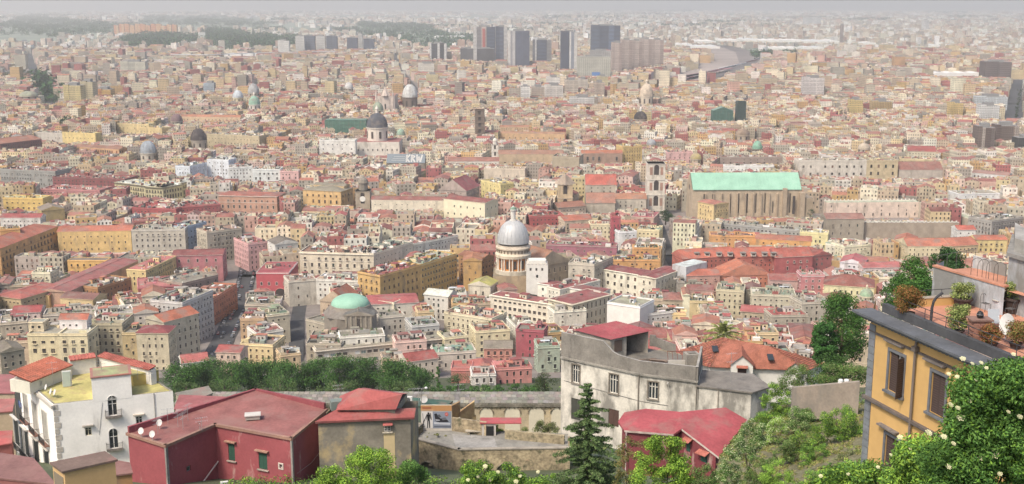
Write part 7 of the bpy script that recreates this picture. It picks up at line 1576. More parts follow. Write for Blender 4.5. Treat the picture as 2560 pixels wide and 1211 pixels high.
 for i in range(5): b = q[(i+1) % 5]; a = q[i]; m.face([(a.x,a.y,za-7),(b.x,b.y,za-7),(b.x,b.y,za),(a.x,a.y,za)], HC('d8d0bf'), 'weathered')
 m.build('wall', at); m = MB(); m.prism(shrink([(v.x,v.y) for v in q], -.3), za, za+.2, HC('837b70'), 'concrete', bottom=True); m.build('roof', at)
 wa = Wall(q[0], q[1], za-7, za); u, _ = PL(1796, 975, wa.a, wa.d); pipe(at, [wa.at(u, za, .08), wa.at(u, za-6, .08)], .07, HC('a89c8a'))
 g = q[1]+(q[2]-q[1])*.4; gt = thing('iron_gate', 'small wrought iron gate at the right end of the annex', 'gate', (g.x, g.y, za-3));
 for i in range(9): m = MB(); m.tube([(g.x+.12*i, g.y-.2-.0*i, za-3.2), (g.x+.12*i, g.y-.2, za-1.5+.4*math.sin(i*.4))], .02, (.12,.12,.12), 'any', 4); m.build('bar', gt)
 aerial(P(1826, 960, za+.2), 4.2, 'very tall thin mast on the grey felt annex roof')
villa()
# ---- red tiled house behind the villa
def tilehouse():
 z = 139.0; Y0 = P(1771, 917, z).y; t = thing('tiled_house', 'white house with wide orange brown tiled roof and gabled dormers', 'house', (P(1850,917,z).x, Y0, z-6)); RC = HC('a85d40')
 A, B, Cc, D_ = P(1720,905,z), P(1775,919,z), P(2020,928,z), P(2062,908,z+.3); rz = z+3.4; R1, R2 = P(1807,844,rz), P(1925,866,rz); L = P(1694,878,z+.6)
 m = MB(); rf = []
 for fc in ([L, A, R1], [A, B, R1], [B, Cc, R2, R1], [Cc, D_, R2]): m.face([tuple(v) for v in fc], RC, 'tile')
 Bk = [P(1700,868,z), P(1990,872,z)]; m.face([tuple(R1), tuple(R2), (R2.x+4,R2.y+7,z), (R1.x-2,R1.y+8,z)], RC, 'tile'); ro = m.build('roof', t)
 def rows(P0, P1, Q0, Q1, n, k):     # courses of tiles laid over the slope from eave P0-P1 to ridge Q0-Q1
  for i in range(n):
   f0 = i/n; a0, a1 = P0+(Q0-P0)*f0, P1+(Q1-P1)*f0; f1 = (i+1)/n; b0, b1 = P0+(Q0-P0)*f1, P1+(Q1-P1)*f1
   mm = MB()
   for j in range(k):
    g0, g1 = j/k, (j+.86)/k; p, q, r_, s = a0+(a1-a0)*g0, a0+(a1-a0)*g1, b0+(b1-b0)*g1, b0+(b1-b0)*g0; up = Vector((0,0,.10)); lo = Vector((0,0,.02))
    c = vary(RC, .34); mm.face([tuple(p+up), tuple(q+up), tuple(r_+lo), tuple(s+lo)], c, 'tile'); mm.face([tuple(p), tuple(q), tuple(q+up), tuple(p+up)], tuple(v*.6 for v in c), 'tile')
   mm.build('tile_course', ro, kind='stuff')
 rows(B, Cc, R1, R2, 22, 60); rows(A, B, R1, R1, 20, 14); rows(L, A, R1, R1, 18, 10); rows(Cc, D_, R2, R2, 18, 12)
 wc = HC('e4dfd4'); w_ = Wall(B, Cc, z-6, z-.1); w_.a += Vector((0,.6,0)); m = MB(); w_.build(m, wc, 'whitewall'); wb = Wall(L, B, z-6, z-.1); wb.a += Vector((.3,.6,0)); wb.build(m, wc, 'whitewall'); q0, q1 = V2(Cc), V2(D_); m.face([(q0.x,q0.y+.6,z-6),(q1.x,q1.y+.6,z-6),(q1.x,q1.y+.6,z),(q0.x,q0.y+.6,z)], wc, 'whitewall'); m.build('wall', t)
 for (x0, x1, yt, yb, dr) in ((1826,1882,889,932,1),(1968,2004,907,945,0)):
  xm = (x0+x1)/2; Yg = B.y-1.6; a, b = PY(x0, yb, Yg), PY(x1, yb, Yg-.6); d = V2(b)-V2(a); zk = PY(xm, yt, Yg).z; zg = zk-1.5*(x1-x0)/56; m = MB(); bs = z-4; n_ = Vector((d.y,-d.x,0)).normalized()
  a = V2(a); b = V2(b); top = (a+b)/2; zt = zk; m.face([(a.x,a.y,bs),(b.x,b.y,bs),(b.x,b.y,zg),(top.x,top.y,zt),(a.x,a.y,zg)], wc, 'whitewall'); m.build('gable_wall', t)
  m = MB()
  for p in (a, b):
   e = Vector((top.x,top.y,zt+.1)); f = Vector((p.x,p.y,zg)); o = (f-e)*1.12; bkk = -n_*5; m.face([tuple(e+n_*.3), tuple(e+o+n_*.3), tuple(e+o+bkk), tuple(e+bkk+Vector((0,0,.3)))][::(1 if p is a else -1)], RC, 'tile')
  m.build('dormer_roof', t)
  if dr:
   u = d.normalized(); p = (a+b)/2-u*.7+n_*.02; m = MB(); m.obox((p.x,p.y,zg-2.6), u*1.5, n_*.05, (0,0,2.2), HC('4a2f2a'), 'any'); m.build('dormer_door', t); m = MB(); m.obox((p.x-.2,p.y,zg-.25), u*1.9, n_*.7+Vector((0,0,-.25)), (0,0,.08), HC('b06045'), 'tile'); m.build('awning', t)
 for (x, y) in ((1782,880),(1921,897)): p = P(x, y, z+1.9); m = MB(); m.obox((p.x,p.y,z+(1.85 if x < 1900 else 1.55)), (1.0,0,0), (0,1.3,.62), (0,0,.16), HC('8d9494'), 'glass'); m.build('skylight', t)
 p = P(1814, 905, z); m = MB(); m.tube([(p.x,p.y,z-2),(p.x,p.y,z+1.6)], .13, HC('d8d0c4'), 'any', 7); m.build('flue', t)
tilehouse()
# ---- red roofed house in front
def redroof():
 A = PY(1561, 1074, 115); z = A.z; RC = HC('b0444a'); t = thing('red_roofed_house', 'dark red house under a smooth bright red roof among trees', 'house', (A.x, A.y, z-5))
 e = {'a':P(1545,1054,z), 'b':P(1561,1076,z), 'c':P(1684,1086,z), 'd':P(1704,1072,z+.4), 'e':P(1797,1143,z-1.2), 'f':P(1868,1050,z), 'g':P(1814,1019,z+.9), 'h':P(1700,1030,z+.9), 'i':P(1615,1022,z+.9), 'j':P(1561,1031,z+.5)}
 m = MB(); k = P(1700,1046,z+1.3)
 for fc in ('abij','bchi','cdh','dgh','deg','efg'): m.face([tuple(e[x]) for x in fc], RC, 'roofpaint')
 m.build('roof', t)
 m = MB(); order = 'jabcde'
 for p, q in zip(order, order[1:]):
  a, b = e[p], e[q]; m.face([tuple(a+Vector((0,0,-.22))), tuple(b+Vector((0,0,-.22))), tuple(b), tuple(a)], HC('cdbcae') if p in 'bd' else HC('a9444a'), 'roofpaint')
 m.build('fascia', t)
 cc = sum((V2(v) for v in e.values()), Vector())/10; m = MB(); WCc = HC('8f3a42')
 pp = [V2(e[x])+(cc-V2(e[x])).normalized()*.45 for x in 'abcdefghij']
 for i in range(10): a, b = pp[i], pp[(i+1) % 10]; za, zb_ = e['abcdefghij'[i]].z-.1, e['abcdefghij'[(i+1) % 10]].z-.1; m.face([(a.x,a.y,z-5),(b.x,b.y,z-5),(b.x,b.y,zb_),(a.x,a.y,za)], WCc, 'redwall')
 m.build('wall', t)
 a, b = pp[3], pp[4]; w_ = Wall(a, b, z-5, z-1)
 for (x0, y0, x1, y1) in ((1717,1101,1726,1128),(1753,1133,1768,1155)):
  r = w_.rect(x0,y0,x1,y1); m = MB(); w_.box(m, r[0], r[1], r[2], r[3], 0, .06, HC('2f5c4c')); m.build('door', t); m = MB(); m.obox(tuple(w_.at(r[0]-.3, r[3]+.2, 0)), w_.d*(r[1]-r[0]+.6), w_.n*.7+Vector((0,0,-.25)), (0,0,.08), HC('b8604a'), 'tile'); m.build('awning', t)
 p = e['b']; pipe(t, [p+Vector((.2,-.05,-.1)), p+Vector((.2,-.05,-5))], .07, HC('d0b8b0'))
redroof()
# ---- yellow palazzo with planted roof terrace
mat('terracotta', (.42,.2,.13), noise=(1.2,.15), noise2=(8,.12), rough=.8)
def palazzo():
 A = PY(2178, 791, 62); z = A.z; B = P(2407, 890, z); d0 = (V2(B)-V2(A)).normalized(); Bx = V2(A)+d0*26; YC = HC('dba848'); GC = HC('6f7176'); bot = z-13
 t = thing('yellow_palazzo', 'golden yellow palazzo with grey cornice and planted roof terrace at the right', 'house', (A.x, A.y, bot)); w_ = Wall(A, Bx, bot, z); m = MB()
 if w_.n.dot(Vector((-A.x,-A.y,0))) < 0: raise Exception('flip')
 SH = HC('52403a')
 window(t, w_, w_.rect(2222,884,2259,985), frame=HC('dcd6ca'), shutters=SH, openout=(1,), surround=GC, sill=GC)
 window(t, w_, w_.rect(2327,935,2364,1040), shutters=SH, surround=GC, sill=GC); window(t, w_, w_.rect(2211,1092,2246,1200), shutters=SH, surround=GC)
 r2 = w_.rect(2327,935,2364,1040); r0 = w_.rect(2222,884,2259,985); stp = r2[0]-r0[0]
 for k in (2, 3, 4): window(t, w_, (r0[0]+stp*k, r0[1]+stp*k, r0[2], r0[3]), shutters=SH, surround=GC, sill=GC)
 w_.build(m, YC, 'ochre'); Lb = V2(A)+Vector((1.5,4,0)); m.face([(Lb.x,Lb.y,bot),(A.x,A.y,bot),(A.x,A.y,z),(Lb.x,Lb.y,z)], YC, 'ochre'); m.build('wall', t)
 for x0, y0, x1, y1 in ((2220,848,2264,869),(2318,893,2368,921),(2202,1060,2248,1084)):
  u0, z0_ = PL(x0, y0, w_.a, w_.d); u1, z1_ = PL(x1, y1, w_.a, w_.d); zz = (z0_+z1_)/2; s = MB(); w_.box(s, u0, u1, zz-.02, zz+.07, 0, .3, HC('7a706a'), 'concrete'); w_.box(s, u0+.08, u1-.08, zz-.1, zz-.02, 0, .18, HC('7a706a'), 'concrete'); s.build('hood_mould', t)
 for zz, h, o in ((PL(2168,988,w_.a,w_.d)[1], .16, .22), (z-.75, .06, .08)): s = MB(); w_.box(s, -.1, w_.L, zz-h, zz, 0, o, HC('70645c'), 'concrete'); w_.box(s, -.05, w_.L, zz-h-.09, zz-h, 0, o*.5, HC('82766c'), 'concrete'); s.build('string_course', t)
 k = 0
 for i in range(30):
  zz = z-.4-i*.42
  if zz < bot+.5: break
  s = MB(); w_.box(s, -.02, .52, zz-.39, zz, -.02, .05, vary(HC('7f8388'), .05), 'concrete'); s.build('quoin', t)
 s = MB(); w_.box(s, -.5, w_.L, z, z+.18, -.1, .6, GC, 'concrete'); w_.box(s, -.6, w_.L, z+.18, z+.3, -.4, .85, HC('62656a'), 'concrete'); s.build('cornice', t)
 for i in range(int(w_.L/.3)): s = MB(); w_.box(s, .3*i, .3*i+.16, z-.14, z, .02, .42, HC('7c7f84'), 'concrete'); s.build('dentil', t)
 zt = z+.35; s = MB(); w_.box(s, .3, w_.L, z+.3, z+.78, -.75, -.45, HC('4e4f52'), 'concrete'); s.build('roof_parapet', t)
 u, _ = PL(2295, 872, w_.a, w_.d); pipe(t, [w_.at(u, z-.05, .1), w_.at(u, z-.5, .16), w_.at(u, bot, .16)], .075, HC('7d6f64')); s = MB(); w_.box(s, u-.16, u+.16, z-.75, z-.5, .04, .3, HC('7d6f64')); s.build('hopper', t)
 # terrace floor
 fl = [V2(w_.at(.6, 0, -.7)), V2(w_.at(26, 0, -.7)), V2(P(2700,735,zt)), V2(P(2303,768,zt))]; m = MB(); m.face([(v.x,v.y,zt) for v in fl], HC('c08a70'), 'terracotta'); m.build('terrace_floor', t)
 a, b = V2(P(2300,768,zt)), V2(P(2700,742,zt)); m = MB(); wd = Wall(a, b, zt, zt+.45); m.obox((a.x,a.y,zt-1), wd.d*wd.L, -wd.n*.3, (0,0,1.45), YC, 'ochre'); m.build('terrace_wall', t)
 m = MB(); m.obox((a.x,a.y-.03,zt+.45), wd.d*wd.L, -wd.n*.36, (0,0,.06), HC('b5a48c'), 'concrete'); m.build('terrace_coping', t)
 # railing
 rl = thing('terrace_railing', 'dark iron railing along the roof terrace of the yellow palazzo', 'railing', tuple(w_.at(.5, z+.78, -.6))); dk = (.045,.045,.05)
 m = MB(); m.tube([w_.at(.4, z+1.35, -.6), w_.at(25, z+1.35, -.6)], .022, dk, 'any', 5); m.build('top_rail', rl); m = MB(); m.tube([w_.at(.4, z+1.08, -.6), w_.at(25, z+1.08, -.6)], .016, dk, 'any', 5); m.build('mid_rail', rl)
 for i in range(15): m = MB(); m.tube([w_.at(.4+1.7*i, z+.5, -.6), w_.at(.4+1.7*i, z+1.36, -.6)], .022, dk, 'any', 5); m.build('post', rl)
 r3 = thing('terrace_railing', 'thin dark railing on the low yellow wall behind the plants', 'railing', (a.x,a.y,zt+.5)); m = MB(); m.tube([(a.x,a.y,zt+.95),(b.x,b.y,zt+.95)], .02, dk, 'any', 5); m.build('top_rail', r3)
 for i in range(8): p = a+(b-a)*(i/8); m = MB(); m.tube([(p.x,p.y,zt+.5),(p.x,p.y,zt+.95)], .018, dk, 'any', 5); m.build('post', r3)
 # curved black pipe
 p = P(2327, 806, zt); q = PY(2330, 770, p.y); r_ = PY(2340,745,p.y); s_ = PY(2357,732,p.y); pt = thing('stove_pipe', 'curved black stove pipe rising over the terrace railing', 'pipe', tuple(p)); m = MB(); m.tube([p, q, PY(2334,755,p.y), r_, s_], .075, dk, 'any', 10); m.build('flue', pt)
 return zt, w_, z, t
ZT, WP, ZP, TP = palazzo()
# grey upper building with its own terrace, tower at the edge
def upper():
 zu = 184.9; a, b = V2(P(2334,667,zu)), V2(P(2512,719,zu)); W = HC('b9bec4'); t = thing('grey_upper_house', 'pale blue grey house wall with terracotta terrace above the plants', 'house', (a.x,a.y,zu-3)); m = MB(); w_ = Wall(a, b, zu-3, zu); w_.build(m, W, 'weathered'); m.face([tuple(w_.at(0,zu-3)), tuple(w_.at(0,zu)), tuple(w_.at(0,zu)+Vector((1.2,1.6,0))), tuple(w_.at(0,zu-3)+Vector((1.2,1.6,0)))], W, 'weathered'); m.build('wall', t)
 m = MB(); w_.box(m, -.05, w_.L, zu, zu+.1, -.3, .06, HC('c08a74'), 'terracotta'); m.build('coping', t)
 fl = [w_.at(0,zu-.3,-.3), w_.at(w_.L+3,zu-.3,-.3), P(2620,700,zu-.3), P(2520,690,zu-.3), P(2430,672,zu-.3)]; m = MB(); m.face([(v.x,v.y,zu-.25) for v in fl], HC('d59c7c'), 'terracotta'); m.build('terrace_floor', t)
 p, q = P(2436,668,zu-.2), P(2516,690,zu-.2); m = MB(); m.obox((p.x,p.y,zu-.3), V2(q)-V2(p), (0,.3,0), (0,0,.75), HC('c3c2c0'), 'weathered'); m.build('terrace_wall', t)
 for k, x in enumerate((2440,2456,2478,2497)):
  p = P(x, 700+k*4, zu-.2); tr = thing('garden_arch', ['leftmost','second','third','rightmost'][k]+' thin wire plant arch on the terracotta terrace', 'plant support', tuple(p), 'wire plant arches'); m = MB(); s = .32; m.tube([(p.x-s,p.y,zu-.2)]+[(p.x-s*math.cos(q_), p.y, zu+.75+s*math.sin(q_)) for q_ in [math.pi*i/6 for i in range(7)]]+[(p.x+s,p.y,zu-.2)], .014, (.08,.07,.06), 'any', 4); m.build('hoop', tr)
 rl = thing('terrace_railing', 'thin leaning railing on the far edge of the terracotta terrace', 'railing', tuple(w_.at(0,zu,-.2))); m = MB(); p, q = P(2345,640,zu+.6), P(2440,622,zu+.7); m.tube([p, q], .015, (.1,.1,.1), 'any', 4); m.build('top_rail', rl)
 for i in range(5): s = p+(q-p)*(i/4); m = MB(); m.tube([s, s+Vector((0,0,-1))], .013, (.1,.1,.1), 'any', 4); m.build('post', rl)
 T = thing('grey_tower', 'weathered grey stair tower with moulded ledge cut by the right edge', 'tower', tuple(PY(2540,740,62))); p0 = PY(2514, 740, 62); p1 = PY(2650, 740, 58); zt = PY(2514, 640, 62).z; m = MB(); m.prism(ccw([(p0.x,p0.y),(p1.x,p1.y),(p1.x+1,p1.y+5),(p0.x+2.3,p0.y+5)]), p0.z-3, zt, HC('b4b8bc'), 'weathered'); m.build('wall', T)
 m = MB(); m.prism(shrink(ccw([(p0.x,p0.y),(p1.x,p1.y),(p1.x+1,p1.y+5),(p0.x+2.3,p0.y+5)]), -.2), zt, zt+.22, HC('8f8c86'), 'concrete', bottom=True); m.build('ledge', T); z2 = PY(2530, 592, 62.5).z; m = MB(); m.prism(shrink(ccw([(p0.x,p0.y),(p1.x,p1.y),(p1.x+1,p1.y+5),(p0.x+2.3,p0.y+5)]), .3), zt+.22, z2, HC('a39e94'), 'concrete'); m.build('upper_block', T)
upper()
def chair(p, rot, label, c=(.08,.08,.08)):
 t = thing('garden_chair', label, 'chair', tuple(p), 'terrace chairs'); x, y, z = p; ca, sa = math.cos(rot), math.sin(rot)
 def q(u, v, w_): return (x+ca*u-sa*v, y+sa*u+ca*v, z+w_)
 for u, v in ((-.2,-.2),(.2,-.2),(-.2,.2),(.2,.2)): m = MB(); m.tube([q(u,v,0), q(-u*.2+u,v,.45)], .014, c, 'any', 5); m.build('leg', t)
 m = MB();
 for k in range(5): m.tube([q(-.2+.1*k,-.2,.45), q(-.2+.1*k,.2,.45)], .016, c, 'any', 4)
 m.build('seat', t); m = MB(); m.tube([q(-.2,.2,.45), q(-.2,.24,.75), q(-.1,.26,.92), q(.1,.26,.92), q(.2,.24,.75), q(.2,.2,.45)], .014, c, 'any', 5); m.tube([q(0,.2,.45), q(0,.25,.92)], .012, c, 'any', 4); m.build('backrest', t)
chair(P(2463,778,ZT), .3, 'black metal chair left of the small terrace table'); chair(P(2525,792,ZT), -2.5, 'black folding chair right of the small terrace table')
def table(p):
 t = thing('bistro_table', 'small round metal table on the roof terrace', 'table', tuple(p)); m = MB(); m.lathe(p.x, p.y, [(.02,p.z+.7),(.34,p.z+.7),(.34,p.z+.73),(.02,p.z+.735)], HC('b5aca0'), 'any', 20); m.build('tabletop', t)
 for k in range(3): a = 2.1*k; m = MB(); m.tube([(p.x+.28*math.cos(a),p.y+.28*math.sin(a),p.z),(p.x+.08*math.cos(a),p.y+.08*math.sin(a),p.z+.4),(p.x+.2*math.cos(a),p.y+.2*math.sin(a),p.z+.7)], .014, (.08,.07,.07), 'any', 5); m.build('leg', t)
table(P(2494,782,ZT))
p = P(2485,822,ZT); t_ = thing('deck_chair', 'pale grey deck chair on the roof terrace', 'chair', tuple(p)); m = MB(); m.obox((p.x-.3,p.y-.3,p.z+.35), (.6,0,0), (.1,.5,-.05), (0,0,.04), HC('9aa0a6')); m.build('seat', t_); m = MB(); m.obox((p.x-.25,p.y+.2,p.z+.3), (.6,0,0), (.08,.35,.6), (0,.03,0), HC('a5abb0')); m.build('backrest', t_)
for s in (-.3, .3): m = MB(); m.tube([(p.x+s,p.y-.3,p.z),(p.x+s,p.y+.3,p.z+.6)], .02, HC('c9c9c6')); m.build('leg', t_)
p = P(2445,852,ZT); t_ = thing('brick_pillar', 'brick chimney pillar on the roof terrace', 'pillar', tuple(p))
for i in range(11):
 for k in range(3): m = MB(); m.box(p.x-.32+.32*k+(i % 2)*.06, p.y, p.z+.1*i, .3, .7, .09, vary(HC('a8705a'), .12), 'concrete'); m.build('brick', t_)
m = MB(); m.box(p.x, p.y, p.z+1.1, 1.1, .85, .07, HC('8f6a5a'), 'concrete'); m.build('capstone', t_)
t2 = thing('brazier', 'little black kettle grill on the brick pillar', 'grill', (p.x,p.y,p.z+1.17)); m = MB(); m.lathe(p.x, p.y, [(.1,p.z+1.17),(.16,p.z+1.25),(.18,p.z+1.36),(.12,p.z+1.5),(.02,p.z+1.55)], (.03,.03,.03), 'metal', 14); m.build('bowl', t2); m = MB(); m.lathe(p.x, p.y, [(.14,p.z+1.34),(.19,p.z+1.37),(.14,p.z+1.4)], HC('9c9c9c'), 'metal', 14); m.build('rim', t2)
dish(P(2512,862,ZT)+Vector((0,0,.3)), .55, (-.95,-.25,.2), 'tall white dish seen edge on above the elder bush')
# garden wall and water tanks at the right
a_, b_ = PY(1982, 970, 112), PY(2150, 955, 108); t_ = thing('garden_wall', 'long grey brown plastered garden wall beside the pine', 'wall', tuple(a_)); m = MB(); d_ = b_-a_; m.quadidx([(a_.x,a_.y,a_.z-3.2),(b_.x,b_.y,b_.z-4),(b_.x,b_.y,b_.z),(a_.x,a_.y,a_.z),(a_.x,a_.y+.4,a_.z-3.2),(b_.x,b_.y+.4,b_.z-4),(b_.x,b_.y+.4,b_.z),(a_.x,a_.y+.4,a_.z)], [(0,1,2,3),(3,2,6,7),(5,4,7,6),(4,0,3,7),(1,5,6,2)], HC('9c8c7a'), 'weathered'); m.build('wall', t_)
for i, x in enumerate((2101, 2116)):
 p = PY(x, 966, 109.5); tk = thing('water_tank', ['left','right'][i]+' white plastic water tank on the garden wall', 'tank', tuple(p), 'white water tanks'); m = MB(); m.lathe(p.x, p.y, [(.05,p.z),(.25,p.z),(.27,p.z+.1),(.25,p.z+.6),(.2,p.z+.7),(.05,p.z+.75)], HC('dcdcd8'), 'any', 14); m.build('body', tk); m = MB(); m.lathe(p.x, p.y, [(.27,p.z+.2),(.29,p.z+.25),(.27,p.z+.3)], HC('b0b4b4'), 'any', 14); m.build('rib', tk)
# ---------------------------------------------------------------- plants
rng = np.random.default_rng(11)
GREENM = {}
def leaves(name, parent, centers, radii, n, size, cols, flat=0.35, shell=0.55, aspect=.55, droop=0.0, seed=None, mname='leaf', sq=(1,1,.8)):
 """n leaf faces spread through clumps; centers Kx3, radii K; cols list of base colours"""
 cs = np.array(centers, dtype=float); rs_ = np.array(radii, dtype=float); wts = rs_**2; wts /= wts.sum(); k = rng.choice(len(cs), n, p=wts)
 d = rng.normal(size=(n,3)); d /= np.linalg.norm(d, axis=1)[:,None]; rr = shell+(1-shell)*rng.random(n)**.6; rr = np.where(rng.random(n) < .25, rng.random(n), rr)
 p = cs[k]+d*(rs_[k]*rr)[:,None]*np.array(sq)
 nm = d*(.75)+rng.normal(size=(n,3))*.55+np.array([0,0,flat]); nm /= np.linalg.norm(nm, axis=1)[:,None]
 u = np.cross(nm, rng.normal(size=(n,3))); u /= np.linalg.norm(u, axis=1)[:,None]; v = np.cross(nm, u); s = size*(.6+.8*rng.random(n))
 U = u*(s*.5)[:,None]; V = v*(s*.5*aspect)[:,None]
 if droop: U[:,2] -= droop*s
 q = np.stack([p-U, p+V, p+U, p-V], axis=1).reshape(-1,3)
 me = bpy.data.meshes.new(name); me.vertices.add(4*n); me.vertices.foreach_set('co', q.ravel().astype(np.float32)); me.loops.add(4*n); me.loops.foreach_set('vertex_index', np.arange(4*n, dtype=np.int32)); me.polygons.add(n); me.polygons.foreach_set('loop_start', np.arange(0,4*n,4,dtype=np.int32)); me.update(calc_edges=True)
 me.materials.append(MAT[mname]); C_ = np.array(cols)[rng.integers(0, len(cols), n)]; clumpv = (.75+.5*rng.random(len(cs)))[k]; C_ = C_*(clumpv*(.85+.3*rng.random(n)))[:,None]
 a = me.attributes.new('col', 'FLOAT_COLOR', 'FACE'); a.data.foreach_set('color', np.concatenate([C_, np.ones((n,1))], axis=1).astype(np.float32).ravel())
 o = bpy.data.objects.new(name, me); COL.objects.link(o)
 if parent is not None: o.parent = parent; o.location = -off_of(parent)
 return o
DKG = [C('466a30',.8), C('3b5c2b',.8), C('557a38',.8)]; MDG = [C('56783a',.9), C('638440',.9), C('4a6b34',.9)]; LTG = [C('7a9c3e',.95), C('8aac48',.95), C('66893a',.9)]; OLV = [C('6b7548',.9), C('7d8656',.9), C('59643c',.9)]
def tree(x, ytop, ybase, wpx, Y, cols, label, n=2500, size=None, name='broadleaf_tree', clumps=26, trunkf=.18, squash=1.0, cat='tree', group=None, base=None, ell=None, lean=0):
 top = PY(x, ytop, Y); bz = PY(x, ybase, Y).z if base is None else base; S = Y*1.03/F; W = wpx*S; H_ = top.z-bz; size = size or max(.12, W*.035)
 t = thing(name, label, cat, (top.x, Y, bz), group); cz0 = bz+H_*trunkf; ch = top.z-cz0; cc = []; rr = []
 for _ in range(clumps):
  a = random.uniform(0, 2*math.pi); h = random.random(); prof = math.sin(math.pi*(.12+.8*h))**.7 if not ell else ell(h); r_ = random.random()**.5*W*.5*.8*prof
  cc.append((top.x+r_*math.cos(a)+lean*h, Y+r_*math.sin(a)*.9, cz0+ch*(.1+.8*h))); rr.append(W*random.uniform(.1,.19)*squash)
 leaves('crown', t, cc, rr, n, size, cols)
 m = MB(); tr = max(.1, W*.035); m.tube([(top.x,Y,bz-1),(top.x+lean*.2,Y,cz0+ch*.3),(top.x+lean*.6,Y,cz0+ch*.7)], tr, (.09,.07,.05), 'any', 7, tr*.3); m.build('trunk', t)
 for k in range(4): m = MB(); q = cc[k]; m.tube([(top.x,Y,cz0+ch*.15*(k+1)*.5), q], tr*.4, (.09,.07,.05), 'any', 5, tr*.15); m.build('limb', t)
 return t
# dark row of trees above the arcade
ordn = ['first','second','third','fourth','fifth','sixth','seventh','eighth','ninth','tenth','eleventh','twelfth','thirteenth','fourteenth','fifteenth','sixteenth']
tops = [(450,908),(492,903),(535,897),(578,905),(622,900),(668,898),(712,905),(758,903),(802,896),(846,890),(888,893),(930,898),(972,893),(1008,900),(1038,915)]
for i, (x, y) in enumerate(tops):
 tree(x, y, 978, 100, 470+(i % 3)*7, DKG, ordn[i]+' tree from the left in the dense dark row behind the arcade', n=6500, size=.62, clumps=42, trunkf=.02, squash=1.15, group='dark trees in the row')
for i, (x, y, w_) in enumerate(((700,948,150),(560,950,120),(850,955,160),(1010,958,120),(465,952,90))):
 tree(x, y, 985, w_, 440, [C('5b7040',.85),C('4f6438',.85)], ['olive toned shrub mass below the sixth dark tree','olive toned shrub below the third dark tree','broad low shrub below the ninth dark tree','low shrub below the right end of the dark row','low shrub at the left end of the dark row'][i], n=2200, size=.5, clumps=26, trunkf=0, name='shrub', cat='shrub', squash=.6)
for i, x in enumerate(range(1075,1340,24)):
 tree(x, 958+(i*7)%9, 990, 44, 420, DKG, ['first','second','third','fourth','fifth','sixth','seventh','eighth','ninth','tenth','eleventh','twelfth'][i]+' dark bush from the left in the hedge right of the cypress', n=800, size=.5, clumps=12, trunkf=0, name='hedge_bush', cat='bush', group='hedge bushes behind the arcade')
def cypress(x, yt, yb, w_, Y, label, cols=DKG, n=1600): return tree(x, yt, yb, w_, Y, cols, label, n=n, size=.35, name='cypress', clumps=30, trunkf=.03, ell=lambda h: .25+.75*(1-h)**.5*min(1, h*6+.3), squash=1.1)
cypress(1095, 912, 978, 16, 410, 'single dark cypress right of the tree row')
tree(1145, 938, 975, 74, 400, [C('4a5e3a',.8)], 'flat topped pine right of the cypress', n=1200, size=.4, name='umbrella_pine', trunkf=.55, clumps=16)
tree(1362, 930, 992, 70, 330, [C('3c4a2c',.8),C('46542f',.8)], 'round dark tree left of the weathered villa', n=3000, size=.3, clumps=26, trunkf=.1)
# city trees
for (x, yt, yb, w_, g, lab) in ((178,298,324,96,345,'wide dark tree group by the yellow block'),(305,326,345,28,352,'small dark tree left of the yellow institute'),(404,303,332,10,340,'slim dark cypress pair right of the yellow institute'),(413,300,332,9,340,'second slim cypress right of the yellow institute'),(158,368,394,54,402,'spreading tree in the courtyard of the arcaded building'),
 (197,534,565,80,585,'umbrella shaped tree behind the clean yellow palace'),(2328,531,552,62,556,'round clipped tree inside the cloister'),(1665,524,560,56,575,'dark tree at the foot of the white bell tower'),(1278,515,538,50,552,'green tree left of the ochre bell tower'),(745,478,498,34,512,'trees left of the amber palace'),
 (1318,408,415,30,420,'flat green shrubbery on the pink wall'),(625,448,465,34,472,'tree in front of the bright white cluster'),(2028,520,570,24,585,'dark conifer at the right end of the gothic church'),(25,180,206,40,212,'dark trees at the left edge by the avenue'),(62,172,202,28,212,'tree beside the curved avenue far left')):
 Y_ = gy(x, g); tree(x, yt, yb, w_, Y_, [C('45583a',.75),C('3a4c30',.75)], lab, n=1500, clumps=18, trunkf=.15, size=w_*Y_/F*.05)
for i in range(14):
 f = i/13; x = 104+f*38; yb = 196+f*62; Y_ = gy(x, yb+6); tree(x, yb-13, yb+3, 24, Y_, [C('3f5440',.8)], ordn[i]+' tree from the top of the dark avenue row at the left', n=500, clumps=9, trunkf=.05, size=1.4, group='avenue trees on the left')
for i in range(8):
 f = i/7; x = 2550-f*12; yb = 232+f*90; Y_ = gy(x, yb+6); tree(x, yb-12, yb+3, 14, Y_, [C('4a5a44',.8)], ordn[i]+' tree from the top along the right edge avenue', n=350, clumps=8, trunkf=.05, size=1.2, group='avenue trees on the right')
# wooded hills in the distance
def hillwood(pts, h, n, label, size=9):
 q = [P(x, y, 0) for x, y in pts]; poly = [(v.x,v.y) for v in q]; xs = [p[0] for p in poly]; ys_ = [p[1] for p in poly]; cc = []; rr = []; k = 0
 while len(cc) < n and k < n*40:
  k += 1; x, y = random.uniform(min(xs), max(xs)), random.uniform(min(ys_), max(ys_))
  if inside((x,y), poly): cc.append((x, y, random.uniform(.1,.75)*h)); rr.append(size*random.uniform(.8,1.6)*1.6)
 o = leaves('distant_wood', None, cc, rr, n*40, size, [C('2f4c2a',.8),C('3c5a34',.8),C('283f25',.8)], sq=(1.6,1.6,.8)); o['kind'] = 'stuff'
for w_, h, n in zip(WOODPX[:5], (30,24,26,12,14), (420,300,330,420,60)): hillwood(w_, h, n, '', 12)
hillwood(WOODPX[6], 22, 300, '', 12); hillwood(WOODPX[15], 12, 60, '', 8)
